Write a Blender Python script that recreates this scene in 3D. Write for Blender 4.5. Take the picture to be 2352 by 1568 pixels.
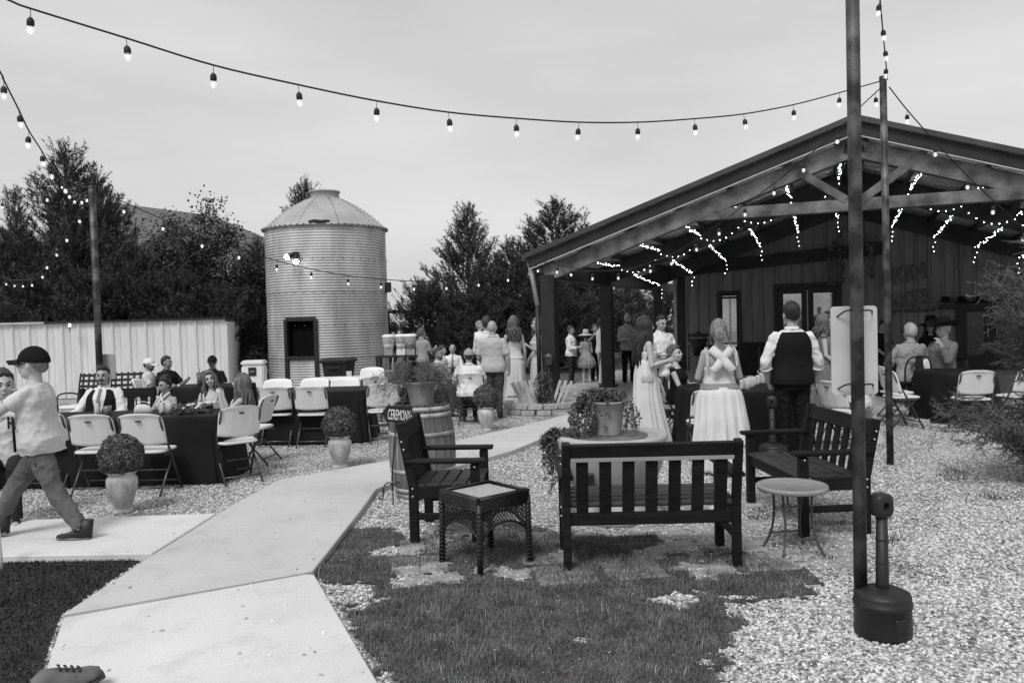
import bpy, bmesh, math, random
import numpy as np
from mathutils import Vector, Matrix, Quaternion
random.seed(7); np.random.seed(7)
for o in list(bpy.data.objects): bpy.data.objects.remove(o)
scene = bpy.context.scene
COL = scene.collection
R = math.radians
# ------------------------------------------------------------------ camera
FPX, CX, CY, CAMH = 1850.0, 1176.0, 784.0, 1.72      # focal length / centre measured on a 2352 px wide view
PITCH, ROLL = math.atan((784 - 728) / FPX), 0.026
vF = Vector((0, math.cos(PITCH), -math.sin(PITCH)))
vR0 = Vector((1, 0, 0)); vU0 = Vector((0, math.sin(PITCH), math.cos(PITCH)))
vU = vU0 * math.cos(ROLL) + vR0 * math.sin(ROLL)
vR = vR0 * math.cos(ROLL) - vU0 * math.sin(ROLL)
CAM = Vector((0, 0, CAMH))
cd = bpy.data.cameras.new('camera'); cam = bpy.data.objects.new('camera', cd); COL.objects.link(cam)
M = Matrix((vR, vU, -vF)).transposed().to_4x4(); M.translation = CAM
cam.matrix_world = M
cd.sensor_width = 36; cd.lens = FPX / 2352 * 36; cd.clip_start = 0.05; cd.clip_end = 1500
scene.camera = cam
# ------------------------------------------------------------------ sky
SUN_EL, SUN_AZ = R(52), R(205)          # compass-like: direction the light comes from
w = bpy.data.worlds.new('World'); scene.world = w; w.use_nodes = True
nt = w.node_tree; nt.nodes.clear()
def N(t, **k):
    n = nt.nodes.new(t)
    for a, b in k.items(): setattr(n, a, b)
    return n
out = N('ShaderNodeOutputWorld'); bg = N('ShaderNodeBackground'); bg.inputs[1].default_value = 0.1
sky = N('ShaderNodeTexSky', sky_type='NISHITA'); sky.sun_disc = False
sky.sun_elevation = SUN_EL; sky.sun_rotation = SUN_AZ; sky.air_density = 1.2; sky.dust_density = 3.0
bw = N('ShaderNodeRGBToBW'); nt.links.new(sky.outputs[0], bw.inputs[0])
tc = N('ShaderNodeTexCoord'); mp = N('ShaderNodeMapping'); mp.inputs['Scale'].default_value = (1.2, 1.2, 5.0)
nt.links.new(tc.outputs['Generated'], mp.inputs[0])
n1 = N('ShaderNodeTexNoise'); n1.inputs['Scale'].default_value = 1.25; n1.inputs['Detail'].default_value = 5; n1.inputs['Roughness'].default_value = .5
nt.links.new(mp.outputs[0], n1.inputs[0])
rng = N('ShaderNodeMapRange'); rng.inputs['From Min'].default_value = .3; rng.inputs['From Max'].default_value = .7
rng.inputs['To Min'].default_value = 3.7; rng.inputs['To Max'].default_value = 5.2
nt.links.new(n1.outputs[0], rng.inputs[0])
mix = N('ShaderNodeMix', data_type='FLOAT'); mix.inputs[0].default_value = .88     # mostly cloud, a little clear sky through it
nt.links.new(bw.outputs[0], mix.inputs[2]); nt.links.new(rng.outputs[0], mix.inputs[3])
nt.links.new(mix.outputs[0], bg.inputs[0]); nt.links.new(bg.outputs[0], out.inputs[0])
# ------------------------------------------------------------------ sun (veiled)
ld = bpy.data.lights.new('sun', 'SUN'); ld.energy = 1.5; ld.angle = R(20); ld.color = (1, 1, 1)
sun = bpy.data.objects.new('sun', ld); COL.objects.link(sun)
sdir = Vector((math.sin(SUN_AZ) * math.cos(SUN_EL), math.cos(SUN_AZ) * math.cos(SUN_EL), math.sin(SUN_EL)))
sun.rotation_euler = sdir.to_track_quat('Z', 'Y').to_euler(); sun.location = (0, 0, 20)
vs = scene.view_settings; vs.view_transform = 'Standard'; vs.look = 'None'; vs.exposure = 0.6; vs.gamma = 1; vs.use_curve_mapping = False
scene.render.resolution_x = 1024; scene.render.resolution_y = 682

# ------------------------------------------------------------------ measuring helpers (photo pixel -> place on the ground / at a depth)
def ray(x, y): return vF + vR * ((x - CX) / FPX) + vU * ((CY - y) / FPX)
def G(x, y, z=0.0):
    d = ray(x, y); return CAM + d * ((z - CAMH) / d.z)
def W(x, y, Y):
    d = ray(x, y); return CAM + d * (Y / d.y)
def on_line(x, y, a, b):
    """point where the sight line meets the vertical plane through plan points a, b"""
    d = ray(x, y); n = Vector((-(b[1] - a[1]), b[0] - a[0], 0))
    t = (Vector((a[0], a[1], 0)) - CAM).dot(n) / d.dot(n)
    return CAM + d * t
# ------------------------------------------------------------------ materials
MATS = {}
def mat(name, v, rough=.65, metal=0., var=.12, scale=6., bump=0., bscale=60., stretch=(1, 1, 1), spec=.4, detail=4., v2=None, lo=.35, hi=.65, emit=0.):
    if name in MATS: return MATS[name]
    m = bpy.data.materials.new(name); m.use_nodes = True; t = m.node_tree; b = t.nodes['Principled BSDF']
    b.inputs['Roughness'].default_value = rough; b.inputs['Metallic'].default_value = metal
    b.inputs['Specular IOR Level'].default_value = spec
    tc = t.nodes.new('ShaderNodeTexCoord'); mp = t.nodes.new('ShaderNodeMapping'); mp.inputs['Scale'].default_value = stretch
    t.links.new(tc.outputs['Object'], mp.inputs[0])
    n = t.nodes.new('ShaderNodeTexNoise'); n.inputs['Scale'].default_value = scale; n.inputs['Detail'].default_value = detail
    t.links.new(mp.outputs[0], n.inputs[0])
    r = t.nodes.new('ShaderNodeMapRange'); r.inputs[1].default_value = lo; r.inputs[2].default_value = hi
    r.inputs[3].default_value = v * (1 - var) if v2 is None else v; r.inputs[4].default_value = v * (1 + var) if v2 is None else v2
    t.links.new(n.outputs[0], r.inputs[0])
    # small per-object shift so that repeats are not identical
    oi = t.nodes.new('ShaderNodeObjectInfo'); mm = t.nodes.new('ShaderNodeMapRange'); mm.inputs[3].default_value = 1 - var * .4; mm.inputs[4].default_value = 1 + var * .4
    t.links.new(oi.outputs['Random'], mm.inputs[0])
    mu = t.nodes.new('ShaderNodeMath'); mu.operation = 'MULTIPLY'; t.links.new(r.outputs[0], mu.inputs[0]); t.links.new(mm.outputs[0], mu.inputs[1])
    t.links.new(mu.outputs[0], b.inputs['Base Color'])
    if bump:
        n2 = t.nodes.new('ShaderNodeTexNoise'); n2.inputs['Scale'].default_value = bscale; n2.inputs['Detail'].default_value = 3
        t.links.new(mp.outputs[0], n2.inputs[0]); bp = t.nodes.new('ShaderNodeBump'); bp.inputs['Strength'].default_value = min(1, bump); bp.inputs['Distance'].default_value = .02
        t.links.new(n2.outputs[0], bp.inputs['Height']); t.links.new(bp.outputs[0], b.inputs['Normal'])
    if emit:
        b.inputs['Emission Color'].default_value = (1, 1, 1, 1); b.inputs['Emission Strength'].default_value = emit
    MATS[name] = m; return m
def glassy(name, v=.9, rough=.05, alpha=.3):
    if name in MATS: return MATS[name]
    m = bpy.data.materials.new(name); m.use_nodes = True; b = m.node_tree.nodes['Principled BSDF']
    b.inputs['Base Color'].default_value = (v, v, v, 1); b.inputs['Roughness'].default_value = rough; b.inputs['Alpha'].default_value = alpha
    MATS[name] = m; return m
# ------------------------------------------------------------------ mesh building
class MB:
    def __init__(s): s.v = []; s.f = []; s.sm = []
    def add(s, vs, fs, smooth=False):
        o = len(s.v); s.v.extend([tuple(q) for q in vs]); s.f.extend([tuple(i + o for i in f) for f in fs]); s.sm.extend([smooth] * len(fs)); return s
    def box(s, c, d, rot=None):
        """c centre, d full size, rot optional Matrix 3x3"""
        vs = []
        for sx in (-.5, .5):
            for sy in (-.5, .5):
                for sz in (-.5, .5):
                    q = Vector((sx * d[0], sy * d[1], sz * d[2]))
                    if rot: q = rot @ q
                    vs.append(q + Vector(c))
        return s.add(vs, [(0, 1, 3, 2), (4, 6, 7, 5), (0, 4, 5, 1), (2, 3, 7, 6), (0, 2, 6, 4), (1, 5, 7, 3)])
    def bar(s, a, b, w, h, up=(0, 0, 1)):
        """rectangular bar from a to b; w across, h along up"""
        a = Vector(a); b = Vector(b); d = (b - a); L = d.length; d = d.normalized(); u = Vector(up)
        x = d.cross(u)
        if x.length < 1e-4: x = d.cross(Vector((1, 0, 0)))
        x.normalize(); u = x.cross(d)
        return s.box((a + b) / 2, (w, L, h), Matrix((x, d, u)).transposed())
    def cone(s, a, b, r0, r1=None, n=12, smooth=True, caps=True):
        r1 = r0 if r1 is None else r1
        return s.tube([a, b], [r0, r1], n, smooth, caps)
    def tube(s, pts, r, n=8, smooth=True, caps=True):
        pts = [Vector(p) for p in pts]; k = len(pts)
        if not isinstance(r, (list, tuple)): r = [r] * k
        vs = []; ref = None
        for i, p in enumerate(pts):
            d = (pts[min(i + 1, k - 1)] - pts[max(i - 1, 0)])
            d = d.normalized() if d.length > 1e-9 else Vector((0, 0, 1))
            if ref is None: ref = d.orthogonal().normalized()
            ref = (ref - d * ref.dot(d)); ref = ref.normalized() if ref.length > 1e-6 else d.orthogonal().normalized()
            y = d.cross(ref)
            for j in range(n):
                t = 2 * math.pi * j / n; vs.append(p + ref * (r[i] * math.cos(t)) + y * (r[i] * math.sin(t)))
        fs = [(i * n + j, i * n + (j + 1) % n, (i + 1) * n + (j + 1) % n, (i + 1) * n + j) for i in range(k - 1) for j in range(n)]
        o = len(s.v); s.add(vs, fs, smooth)
        if caps: s.f += [tuple(o + j for j in reversed(range(n))), tuple(o + (k - 1) * n + j for j in range(n))]; s.sm += [False, False]
        return s
    def lathe(s, prof, n=24, c=(0, 0, 0), smooth=True, a0=0., a1=2 * math.pi, caps=False, wob=0):
        full = abs(a1 - a0 - 2 * math.pi) < 1e-6; m = n if full else n + 1; vs = []
        for (r, z) in prof:
            for j in range(m):
                t = a0 + (a1 - a0) * j / n; vs.append((c[0] + r * math.cos(t), c[1] + r * math.sin(t), c[2] + z))
        fs = []
        for i in range(len(prof) - 1):
            for j in range(n):
                j2 = (j + 1) % m if full else j + 1
                fs.append((i * m + j, i * m + j2, (i + 1) * m + j2, (i + 1) * m + j))
        o = len(s.v); s.add(vs, fs, smooth)
        if caps and full:
            s.f += [tuple(o + j for j in reversed(range(m))), tuple(o + (len(prof) - 1) * m + j for j in range(m))]; s.sm += [False, False]
        return s
    def ell(s, c, r, n=12, m=8, rot=None, smooth=True):
        vs = [];
        for i in range(m + 1):
            ph = -math.pi / 2 + math.pi * i / m
            for j in range(n):
                t = 2 * math.pi * j / n; q = Vector((r[0] * math.cos(ph) * math.cos(t), r[1] * math.cos(ph) * math.sin(t), r[2] * math.sin(ph)))
                if rot: q = rot @ q
                vs.append(q + Vector(c))
        fs = [(i * n + j, i * n + (j + 1) % n, (i + 1) * n + (j + 1) % n, (i + 1) * n + j) for i in range(m) for j in range(n)]
        return s.add(vs, fs, smooth)
    def prism(s, poly, z0, z1):
        n = len(poly); ar = sum(poly[i][0] * poly[(i + 1) % n][1] - poly[(i + 1) % n][0] * poly[i][1] for i in range(n))
        if ar < 0: poly = poly[::-1]
        vs = [(p[0], p[1], z0) for p in poly] + [(p[0], p[1], z1) for p in poly]
        return s.add(vs, [tuple(reversed(range(n))), tuple(range(n, 2 * n))] + [(i, (i + 1) % n, n + (i + 1) % n, n + i) for i in range(n)])
    def loft(s, rings, n=18, e=2.3, caps=True, smooth=True, gap=None):
        """rings: (centre, half-width vector, half-depth vector); closed superellipse rings"""
        vs = []
        for (c, a, b) in rings:
            c = Vector(c); a = Vector(a); b = Vector(b)
            for j in range(n):
                t = 2 * math.pi * j / n; ct, st = math.cos(t), math.sin(t)
                vs.append(c + a * (math.copysign(abs(ct) ** (2 / e), ct)) + b * (math.copysign(abs(st) ** (2 / e), st)))
        k = len(rings)
        fs = [(i * n + j, i * n + (j + 1) % n, (i + 1) * n + (j + 1) % n, (i + 1) * n + j) for i in range(k - 1) for j in range(n)]
        o = len(s.v); s.add(vs, fs, smooth)
        if caps: s.f += [tuple(o + j for j in reversed(range(n))), tuple(o + (k - 1) * n + j for j in range(n))]; s.sm += [False, False]
        return s
    def grid(s, fn, nu, nv, smooth=True):
        vs = [fn(i / nu, j / nv) for i in range(nu + 1) for j in range(nv + 1)]; m = nv + 1
        return s.add(vs, [(i * m + j, (i + 1) * m + j, (i + 1) * m + j + 1, i * m + j + 1) for i in range(nu) for j in range(nv)], smooth)
    def xf(s, M):
        s.v = [tuple(M @ Vector(q)) for q in s.v]; return s
    def mesh(s, name, bevel=0, seg=1):
        me = bpy.data.meshes.new(name); me.from_pydata(s.v, [], s.f)
        me.polygons.foreach_set('use_smooth', s.sm)
        bm = bmesh.new(); bm.from_mesh(me)
        bmesh.ops.recalc_face_normals(bm, faces=bm.faces)
        if bevel:
            ed = [e for e in bm.edges if len(e.link_faces) == 2 and e.calc_face_angle(0) > .6]
            bmesh.ops.bevel(bm, geom=ed, offset=bevel, segments=seg, affect='EDGES', clamp_overlap=True)
        bm.to_mesh(me); bm.free(); return me
    def build(s, name, m, parent=None, bevel=0, seg=1, loc=None):
        me = s.mesh(name, bevel, seg); me.materials.append(m); return link(name, me, parent, loc)
def link(name, me, parent=None, loc=None, rot=None):
    o = bpy.data.objects.new(name, me); COL.objects.link(o)
    if parent: o.parent = parent
    if loc is not None: o.location = loc
    if rot is not None: o.rotation_euler = rot
    return o
def tag(o, label=None, cat=None, group=None, kind=None):
    if label: o['label'] = label
    if cat: o['category'] = cat
    if group: o['group'] = group
    if kind: o['kind'] = kind
    return o
def thing(name, label, cat, loc=(0, 0, 0), rz=0, group=None):
    o = bpy.data.objects.new(name, None); COL.objects.link(o); o.location = loc; o.rotation_euler = (0, 0, rz); o.empty_display_size = .1
    return tag(o, label, cat, group)
def dup(root, loc, rz, label, group=None, scale=None):
    r = root.copy(); COL.objects.link(r); r.location = loc; r.rotation_euler = (0, 0, rz); r['label'] = label
    if group: r['group'] = group
    if scale: r.scale = scale
    for ch in root.children:
        c = ch.copy(); COL.objects.link(c); c.parent = r
        for g in ch.children:
            d = g.copy(); COL.objects.link(d); d.parent = c
    return r
def bez(p, n=12):
    p = [Vector(q) for q in p]; out = []
    for i in range(n + 1):
        t = i / n; q = [x.copy() for x in p]
        while len(q) > 1: q = [q[k].lerp(q[k + 1], t) for k in range(len(q) - 1)]
        out.append(q[0])
    return out
def spline(p, n=6):
    """Catmull-Rom through p"""
    p = [Vector(q) for q in p]; P = [p[0] * 2 - p[1]] + p + [p[-1] * 2 - p[-2]]; out = []
    for i in range(1, len(P) - 2):
        for k in range(n):
            t = k / n; a, b, c, d = P[i - 1:i + 3]
            out.append(.5 * ((2 * b) + (c - a) * t + (2 * a - 5 * b + 4 * c - d) * t * t + (3 * b - a - 3 * c + d) * t ** 3))
    return out + [p[-1]]
# =================================================================== THE SETTING
def gravel_mat():
    m = bpy.data.materials.new('gravel'); m.use_nodes = True; t = m.node_tree; b = t.nodes['Principled BSDF']; b.inputs['Roughness'].default_value = .9
    tc = t.nodes.new('ShaderNodeTexCoord')
    def node(k, **kw):
        n = t.nodes.new(k)
        for a, c in kw.items(): setattr(n, a, c)
        return n
    v = node('ShaderNodeTexVoronoi'); v.inputs['Scale'].default_value = 38; v.inputs['Randomness'].default_value = 1; t.links.new(tc.outputs['Object'], v.inputs[0])
    v2 = node('ShaderNodeTexVoronoi'); v2.inputs['Scale'].default_value = 17; t.links.new(tc.outputs['Object'], v2.inputs[0])
    n = node('ShaderNodeTexNoise'); n.inputs['Scale'].default_value = 1.3; n.inputs['Detail'].default_value = 6; t.links.new(tc.outputs['Object'], n.inputs[0])
    bw = node('ShaderNodeRGBToBW'); t.links.new(v.outputs['Color'], bw.inputs[0])
    r = node('ShaderNodeMapRange'); r.inputs[1].default_value = .15; r.inputs[2].default_value = .75; r.inputs[3].default_value = .2; r.inputs[4].default_value = .92; t.links.new(bw.outputs[0], r.inputs[0])
    g = node('ShaderNodeMapRange'); g.inputs[1].default_value = .0; g.inputs[2].default_value = .55; g.inputs[3].default_value = 1.1; g.inputs[4].default_value = .45; t.links.new(v.outputs['Distance'], g.inputs[0])
    d = node('ShaderNodeMapRange'); d.inputs[1].default_value = .35; d.inputs[2].default_value = .65; d.inputs[3].default_value = .72; d.inputs[4].default_value = 1.12; t.links.new(n.outputs[0], d.inputs[0])
    mu = node('ShaderNodeMath', operation='MULTIPLY'); t.links.new(r.outputs[0], mu.inputs[0]); t.links.new(g.outputs[0], mu.inputs[1])
    mu2 = node('ShaderNodeMath', operation='MULTIPLY'); t.links.new(mu.outputs[0], mu2.inputs[0]); t.links.new(d.outputs[0], mu2.inputs[1])
    t.links.new(mu2.outputs[0], b.inputs['Base Color'])
    bp = node('ShaderNodeBump'); bp.inputs['Strength'].default_value = .9; bp.inputs['Distance'].default_value = .02; bp.invert = True
    t.links.new(v.outputs['Distance'], bp.inputs['Height']); t.links.new(bp.outputs[0], b.inputs['Normal'])
    return m
def stone_mat():
    m = bpy.data.materials.new('limestone_chips'); m.use_nodes = True; t = m.node_tree; b = t.nodes['Principled BSDF']; b.inputs['Roughness'].default_value = .85
    oi = t.nodes.new('ShaderNodeObjectInfo'); r = t.nodes.new('ShaderNodeMapRange'); r.inputs[3].default_value = .27; r.inputs[4].default_value = .76
    t.links.new(oi.outputs['Random'], r.inputs[0]); t.links.new(r.outputs[0], b.inputs['Base Color']); return m
M_GRAVEL = gravel_mat(); M_STONE = stone_mat()
def concrete(name, v):
    m = bpy.data.materials.new(name); m.use_nodes = True; t = m.node_tree; b = t.nodes['Principled BSDF']; b.inputs['Roughness'].default_value = .85; b.inputs['Specular IOR Level'].default_value = .25
    tc = t.nodes.new('ShaderNodeTexCoord'); cur = None
    def layer(scale, detail, lo, hi, a, c, rough=.55):
        nonlocal cur
        n = t.nodes.new('ShaderNodeTexNoise'); n.inputs['Scale'].default_value = scale; n.inputs['Detail'].default_value = detail; n.inputs['Roughness'].default_value = rough; t.links.new(tc.outputs['Object'], n.inputs[0])
        r = t.nodes.new('ShaderNodeMapRange'); r.inputs[1].default_value = lo; r.inputs[2].default_value = hi; r.inputs[3].default_value = a; r.inputs[4].default_value = c; t.links.new(n.outputs[0], r.inputs[0])
        if cur is None: cur = r.outputs[0]
        else: mu = t.nodes.new('ShaderNodeMath'); mu.operation = 'MULTIPLY'; t.links.new(cur, mu.inputs[0]); t.links.new(r.outputs[0], mu.inputs[1]); cur = mu.outputs[0]
    layer(.9, 4, .3, .7, v * .90, v * 1.08); layer(4.5, 7, .25, .48, .84, 1.02, .65); layer(140, 2, .3, .7, .93, 1.06); layer(11, 9, .60, .74, 1.0, .80, .7)
    t.links.new(cur, b.inputs['Base Color'])
    w_ = t.nodes.new('ShaderNodeTexNoise'); w_.inputs['Scale'].default_value = 120; w_.inputs['Detail'].default_value = 3; t.links.new(tc.outputs['Object'], w_.inputs[0])
    bp = t.nodes.new('ShaderNodeBump'); bp.inputs['Strength'].default_value = .25; bp.inputs['Distance'].default_value = .01; t.links.new(w_.outputs[0], bp.inputs['Height']); t.links.new(bp.outputs[0], b.inputs['Normal']); return m
M_CONC = concrete('concrete', .50); M_CONC2 = concrete('concrete_newer', .60)
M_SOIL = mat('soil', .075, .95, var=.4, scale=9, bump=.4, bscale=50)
M_TURF = mat('turf_base', .02, .95, var=.4, scale=30)
M_PAVER = mat('paver_concrete', .30, .9, var=.16, scale=7, bump=.25, bscale=120, detail=7)
M_BLADE = mat('grass_blade', .125, .6, var=.4, scale=5)
M_TURFB = mat('turf_blade', .028, .6, var=.4, scale=5)

g = MB(); g.add([(-220, -20, 0), (220, -20, 0), (220, 400, 0), (-220, 400, 0)], [(0, 1, 2, 3)])
tag(g.build('ground', M_GRAVEL), 'pale limestone gravel ground of the yard', None, kind='structure')

def gp(l, z=0): return [(q.x, q.y) for q in (G(x, y, z) for x, y in l)]
ZP = .06
LOW = gp([(146, 1417), (700, 1318), (722, 1318), (865, 1560), (1010, 1800), (10, 1800), (98, 1560)], ZP)
UP = gp([(143, 1411), (352, 1272), (500, 1179), (565, 1141), (640, 1102), (760, 1079), (890, 1057), (1051, 1010), (1176, 983), (1305, 950), (1390, 930), (1440, 950), (1330, 978), (1240, 1008), (1176, 1034), (1098, 1056), (1047, 1070), (888, 1113), (865, 1121), (828, 1172), (719, 1309), (698, 1314)], ZP)
CROSS = gp([(-220, 1199), (0, 1195), (497, 1178), (349, 1270), (0, 1276), (-220, 1281)], ZP)
pth = thing('path', 'pale concrete footpath winding through the gravel', None); pth['kind'] = 'structure'
def clip(poly, a, b, off):
    """keep the part of poly on the left of line a-b, pulled back by off"""
    nx, ny = -(b[1] - a[1]), b[0] - a[0]; l = math.hypot(nx, ny); nx /= l; ny /= l; d = [(p[0] - a[0]) * nx + (p[1] - a[1]) * ny - off for p in poly]; out = []
    for i in range(len(poly)):
        p, q = poly[i], poly[(i + 1) % len(poly)]; dp, dq = d[i], d[(i + 1) % len(poly)]
        if dp >= 0: out.append(p)
        if (dp >= 0) != (dq >= 0): t = dp / (dp - dq); out.append((p[0] + (q[0] - p[0]) * t, p[1] + (q[1] - p[1]) * t))
    return out
def cut(polys, pa, pb):
    a, b = gp([pa, pb], ZP); out = []
    for p in polys:
        for c in (clip(p, a, b, .003), clip(p, b, a, .003)):
            if len(c) > 2: out.append(c)
    return out
lows = cut([LOW], (230, 1566), (800, 1486)); ups = [UP]
for pa, pb in (((100, 1338), (760, 1306)), ((330, 1222), (900, 1192)), ((500, 1115), (900, 1150)), ((1040, 1000), (1120, 1070)), ((1230, 960), (1330, 1000))): ups = cut(ups, pa, pb)
crs = cut([CROSS], (-40, 1190), (-80, 1290))
for polys, m in ((lows, M_CONC2), (ups, M_CONC), (crs, M_CONC2)):
    for poly in polys: MB().prism(poly, -.05, ZP).build('slab', m, pth, bevel=.007)
# pavilion apron, lawn and far soil come as thin sheets
def sheet(name, poly, z, m, label):
    o = MB().add([(p[0], p[1], z) for p in poly], [tuple(range(len(poly)))]).build(name, m); return tag(o, label, None, kind='structure')

def inside(poly, P):
    x, y = P[:, 0], P[:, 1]; res = np.zeros(len(P), bool); n = len(poly); j = n - 1
    for i in range(n):
        xi, yi = poly[i]; xj, yj = poly[j]
        c = ((yi > y) != (yj > y)) & (x < (xj - xi) * (y - yi) / (yj - yi + 1e-12) + xi); res ^= c; j = i
    return res
def vnoise(P, s, seed=0):
    """cheap smooth value noise"""
    q = P * s; i = np.floor(q).astype(int); f = q - i; f = f * f * (3 - 2 * f)
    def h(a, b): 
        k = (a * 374761393 + b * 668265263 + seed * 1442695041) & 0x7fffffff; k = ((k ^ (k >> 13)) * 1274126177) & 0x7fffffff
        return (k % 10007) / 10007.
    a, b = i[:, 0], i[:, 1]
    return (h(a, b) * (1 - f[:, 0]) + h(a + 1, b) * f[:, 0]) * (1 - f[:, 1]) + (h(a, b + 1) * (1 - f[:, 0]) + h(a + 1, b + 1) * f[:, 0]) * f[:, 1]
def fnoise(P, s, seed=0): return vnoise(P, s, seed) * .55 + vnoise(P, s * 2.3, seed + 1) * .3 + vnoise(P, s * 5.1, seed + 2) * .15

LAWN = gp([(724, 1306), (745, 1258), (800, 1224), (880, 1212), (950, 1240), (1010, 1248), (1100, 1222), (1190, 1204), (1260, 1216), (1340, 1236), (1420, 1232), (1500, 1232), (1520, 1252), (1440, 1272), (1490, 1290), (1600, 1268), (1710, 1270), (1790, 1290), (1900, 1352), (1860, 1376), (1740, 1372), (1672, 1402), (1690, 1450), (1620, 1495), (1650, 1568), (1690, 1800), (1030, 1800), (874, 1562), (734, 1320)])
TURF = gp([(-220, 1284), (0, 1279), (344, 1273), (138, 1414), (90, 1560), (0, 1800), (-300, 1800)])
def wavy(poly, amp=.06, step=.08, seed=1):
    out = []
    for i in range(len(poly)):
        a = np.array(poly[i]); b = np.array(poly[(i + 1) % len(poly)]); k = max(1, int(np.linalg.norm(b - a) / step))
        for t in range(k): out.append(a + (b - a) * t / k)
    out = np.array(out); out = out + (np.stack([fnoise(out, 6, seed), fnoise(out, 6, seed + 9)], 1) - .5) * amp * 2
    return [tuple(q) for q in out]
PATCH = []   # bare patches inside the lawn (paver / gravel showing)
for (x0, y0, x1, y1) in ((905, 1312, 1050, 1348), (1145, 1308, 1225, 1332), (735, 1335, 850, 1385), (1560, 1302, 1700, 1325), (1080, 1300, 1140, 1325), (860, 1255, 960, 1278)):
    PATCH.append(gp([(x0, y0), (x1, y0), (x1, y1), (x0, y1)]))
# patches are left open in the lawn soil: cut the sheet into cells
def soil_cells(name, poly, z, m, label, step=.026, holes=(), thr=.0):
    P = np.array(poly); x0, y0 = P.min(0); x1, y1 = P.max(0); y0 = max(y0, 2.2); x0 = max(x0, -6); 
    xs = np.arange(x0, x1, step); ys = np.arange(y0, y1, step); XX, YY = np.meshgrid(xs, ys); Q = np.stack([XX.ravel(), YY.ravel()], 1) 
    J = Q + (np.stack([fnoise(Q, 8, 3), fnoise(Q, 8, 5)], 1) - .5) * .30
    ok = inside(poly, J)
    for h in holes: ok &= ~inside(h, J)
    if thr: ok &= fnoise(Q, 3.1, 21) > thr
    ok = ok.reshape(XX.shape); mb = MB(); idx = {}
    vs = []; fs = []
    def vid(i, j):
        if (i, j) not in idx: idx[(i, j)] = len(vs); vs.append((x0 + j * step, y0 + i * step, z))
        return idx[(i, j)]
    for i in range(ok.shape[0]):
        for j in range(ok.shape[1]):
            if ok[i, j]: fs.append((vid(i, j), vid(i, j + 1), vid(i + 1, j + 1), vid(i + 1, j)))
    o = mb.add(vs, fs).build(name, m); return tag(o, label, None, kind='structure')
soil_cells('lawn', LAWN, .008, M_SOIL, 'patchy lawn soil in front of the benches', holes=PATCH, thr=.23)
sheet('turf', TURF, .01, M_TURF, 'dark artificial turf left of the footpath')

def blades(name, poly, dens, hmin, hmax, wid, m, label, holes=(), thr=0., clump=0., z=.008, lean=.5, polys=None):
    P = np.array(poly if polys is None else sum(polys, [])); x0, y0 = P.min(0); x1, y1 = P.max(0); y0 = max(y0, 2.6); x0 = max(x0, -4.6); x1 = min(x1, 4.6)
    n = int((x1 - x0) * (y1 - y0) * dens); Q = np.random.rand(n, 2) * [x1 - x0, y1 - y0] + [x0, y0]
    J = Q + (np.stack([fnoise(Q, 8, 3), fnoise(Q, 8, 5)], 1) - .5) * .30
    J = J + np.random.randn(n, 2) * .02
    ok = inside(poly, J) if polys is None else np.any([inside(q_, J) for q_ in polys], 0)
    for h in holes: ok &= ~inside(h, J) | (np.random.rand(n) < .03)
    nz = fnoise(Q, 3.1, 21)
    if thr: ok &= (nz > thr + np.random.randn(n) * .03)
    hgt = hmin + (hmax - hmin) * np.clip(fnoise(Q, 2.2, 33) * 1.6 - .3, 0, 1) ** 1.5
    Q = Q[ok]; hgt = hgt[ok] * (.6 + .6 * np.random.rand(len(Q))); n = len(Q)
    th = np.random.rand(n) * 6.283; ln = np.random.rand(n) * lean; w2 = wid * (.6 + .8 * np.random.rand(n))
    dx, dy = np.cos(th), np.sin(th); px, py = -dy, dx
    V = np.zeros((n, 5, 3))
    V[:, 0] = np.stack([Q[:, 0] - px * w2, Q[:, 1] - py * w2, np.full(n, z)], 1); V[:, 1] = np.stack([Q[:, 0] + px * w2, Q[:, 1] + py * w2, np.full(n, z)], 1)
    mx, my = Q[:, 0] + dx * ln * hgt * .35, Q[:, 1] + dy * ln * hgt * .35
    V[:, 2] = np.stack([mx + px * w2 * .8, my + py * w2 * .8, z + hgt * .6], 1); V[:, 3] = np.stack([mx - px * w2 * .8, my - py * w2 * .8, z + hgt * .6], 1)
    V[:, 4] = np.stack([Q[:, 0] + dx * ln * hgt * 1.2, Q[:, 1] + dy * ln * hgt * 1.2, z + hgt * (1 - .3 * ln)], 1)
    o = np.arange(n)[:, None] * 5; F = np.concatenate([o + [0, 1, 2], o + [0, 2, 3], o + [3, 2, 4]]).astype(np.int32)
    me = bpy.data.meshes.new(name); me.vertices.add(n * 5); me.vertices.foreach_set('co', V.reshape(-1)); me.loops.add(F.size); me.polygons.add(len(F))
    me.loops.foreach_set('vertex_index', F.reshape(-1)); me.polygons.foreach_set('loop_start', np.arange(0, F.size, 3)); me.update(); me.validate()
    me.materials.append(m); return tag(link(name, me), label, 'grass', kind='stuff')
blades('grass', LAWN, 10500, .018, .05, .0016, M_BLADE, 'short patchy grass growing around the bench legs', holes=PATCH, thr=.25, lean=.9)
blades('dry_grass', LAWN, 170, .03, .075, .0014, mat('dry_blade', .34, .7, var=.3), 'thin pale dry stalks standing in the lawn', holes=PATCH, thr=.25, lean=1.2)
blades('turf_pile', TURF, 5200, .02, .03, .003, M_TURFB, 'dense dark turf pile left of the footpath', lean=.9)
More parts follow.
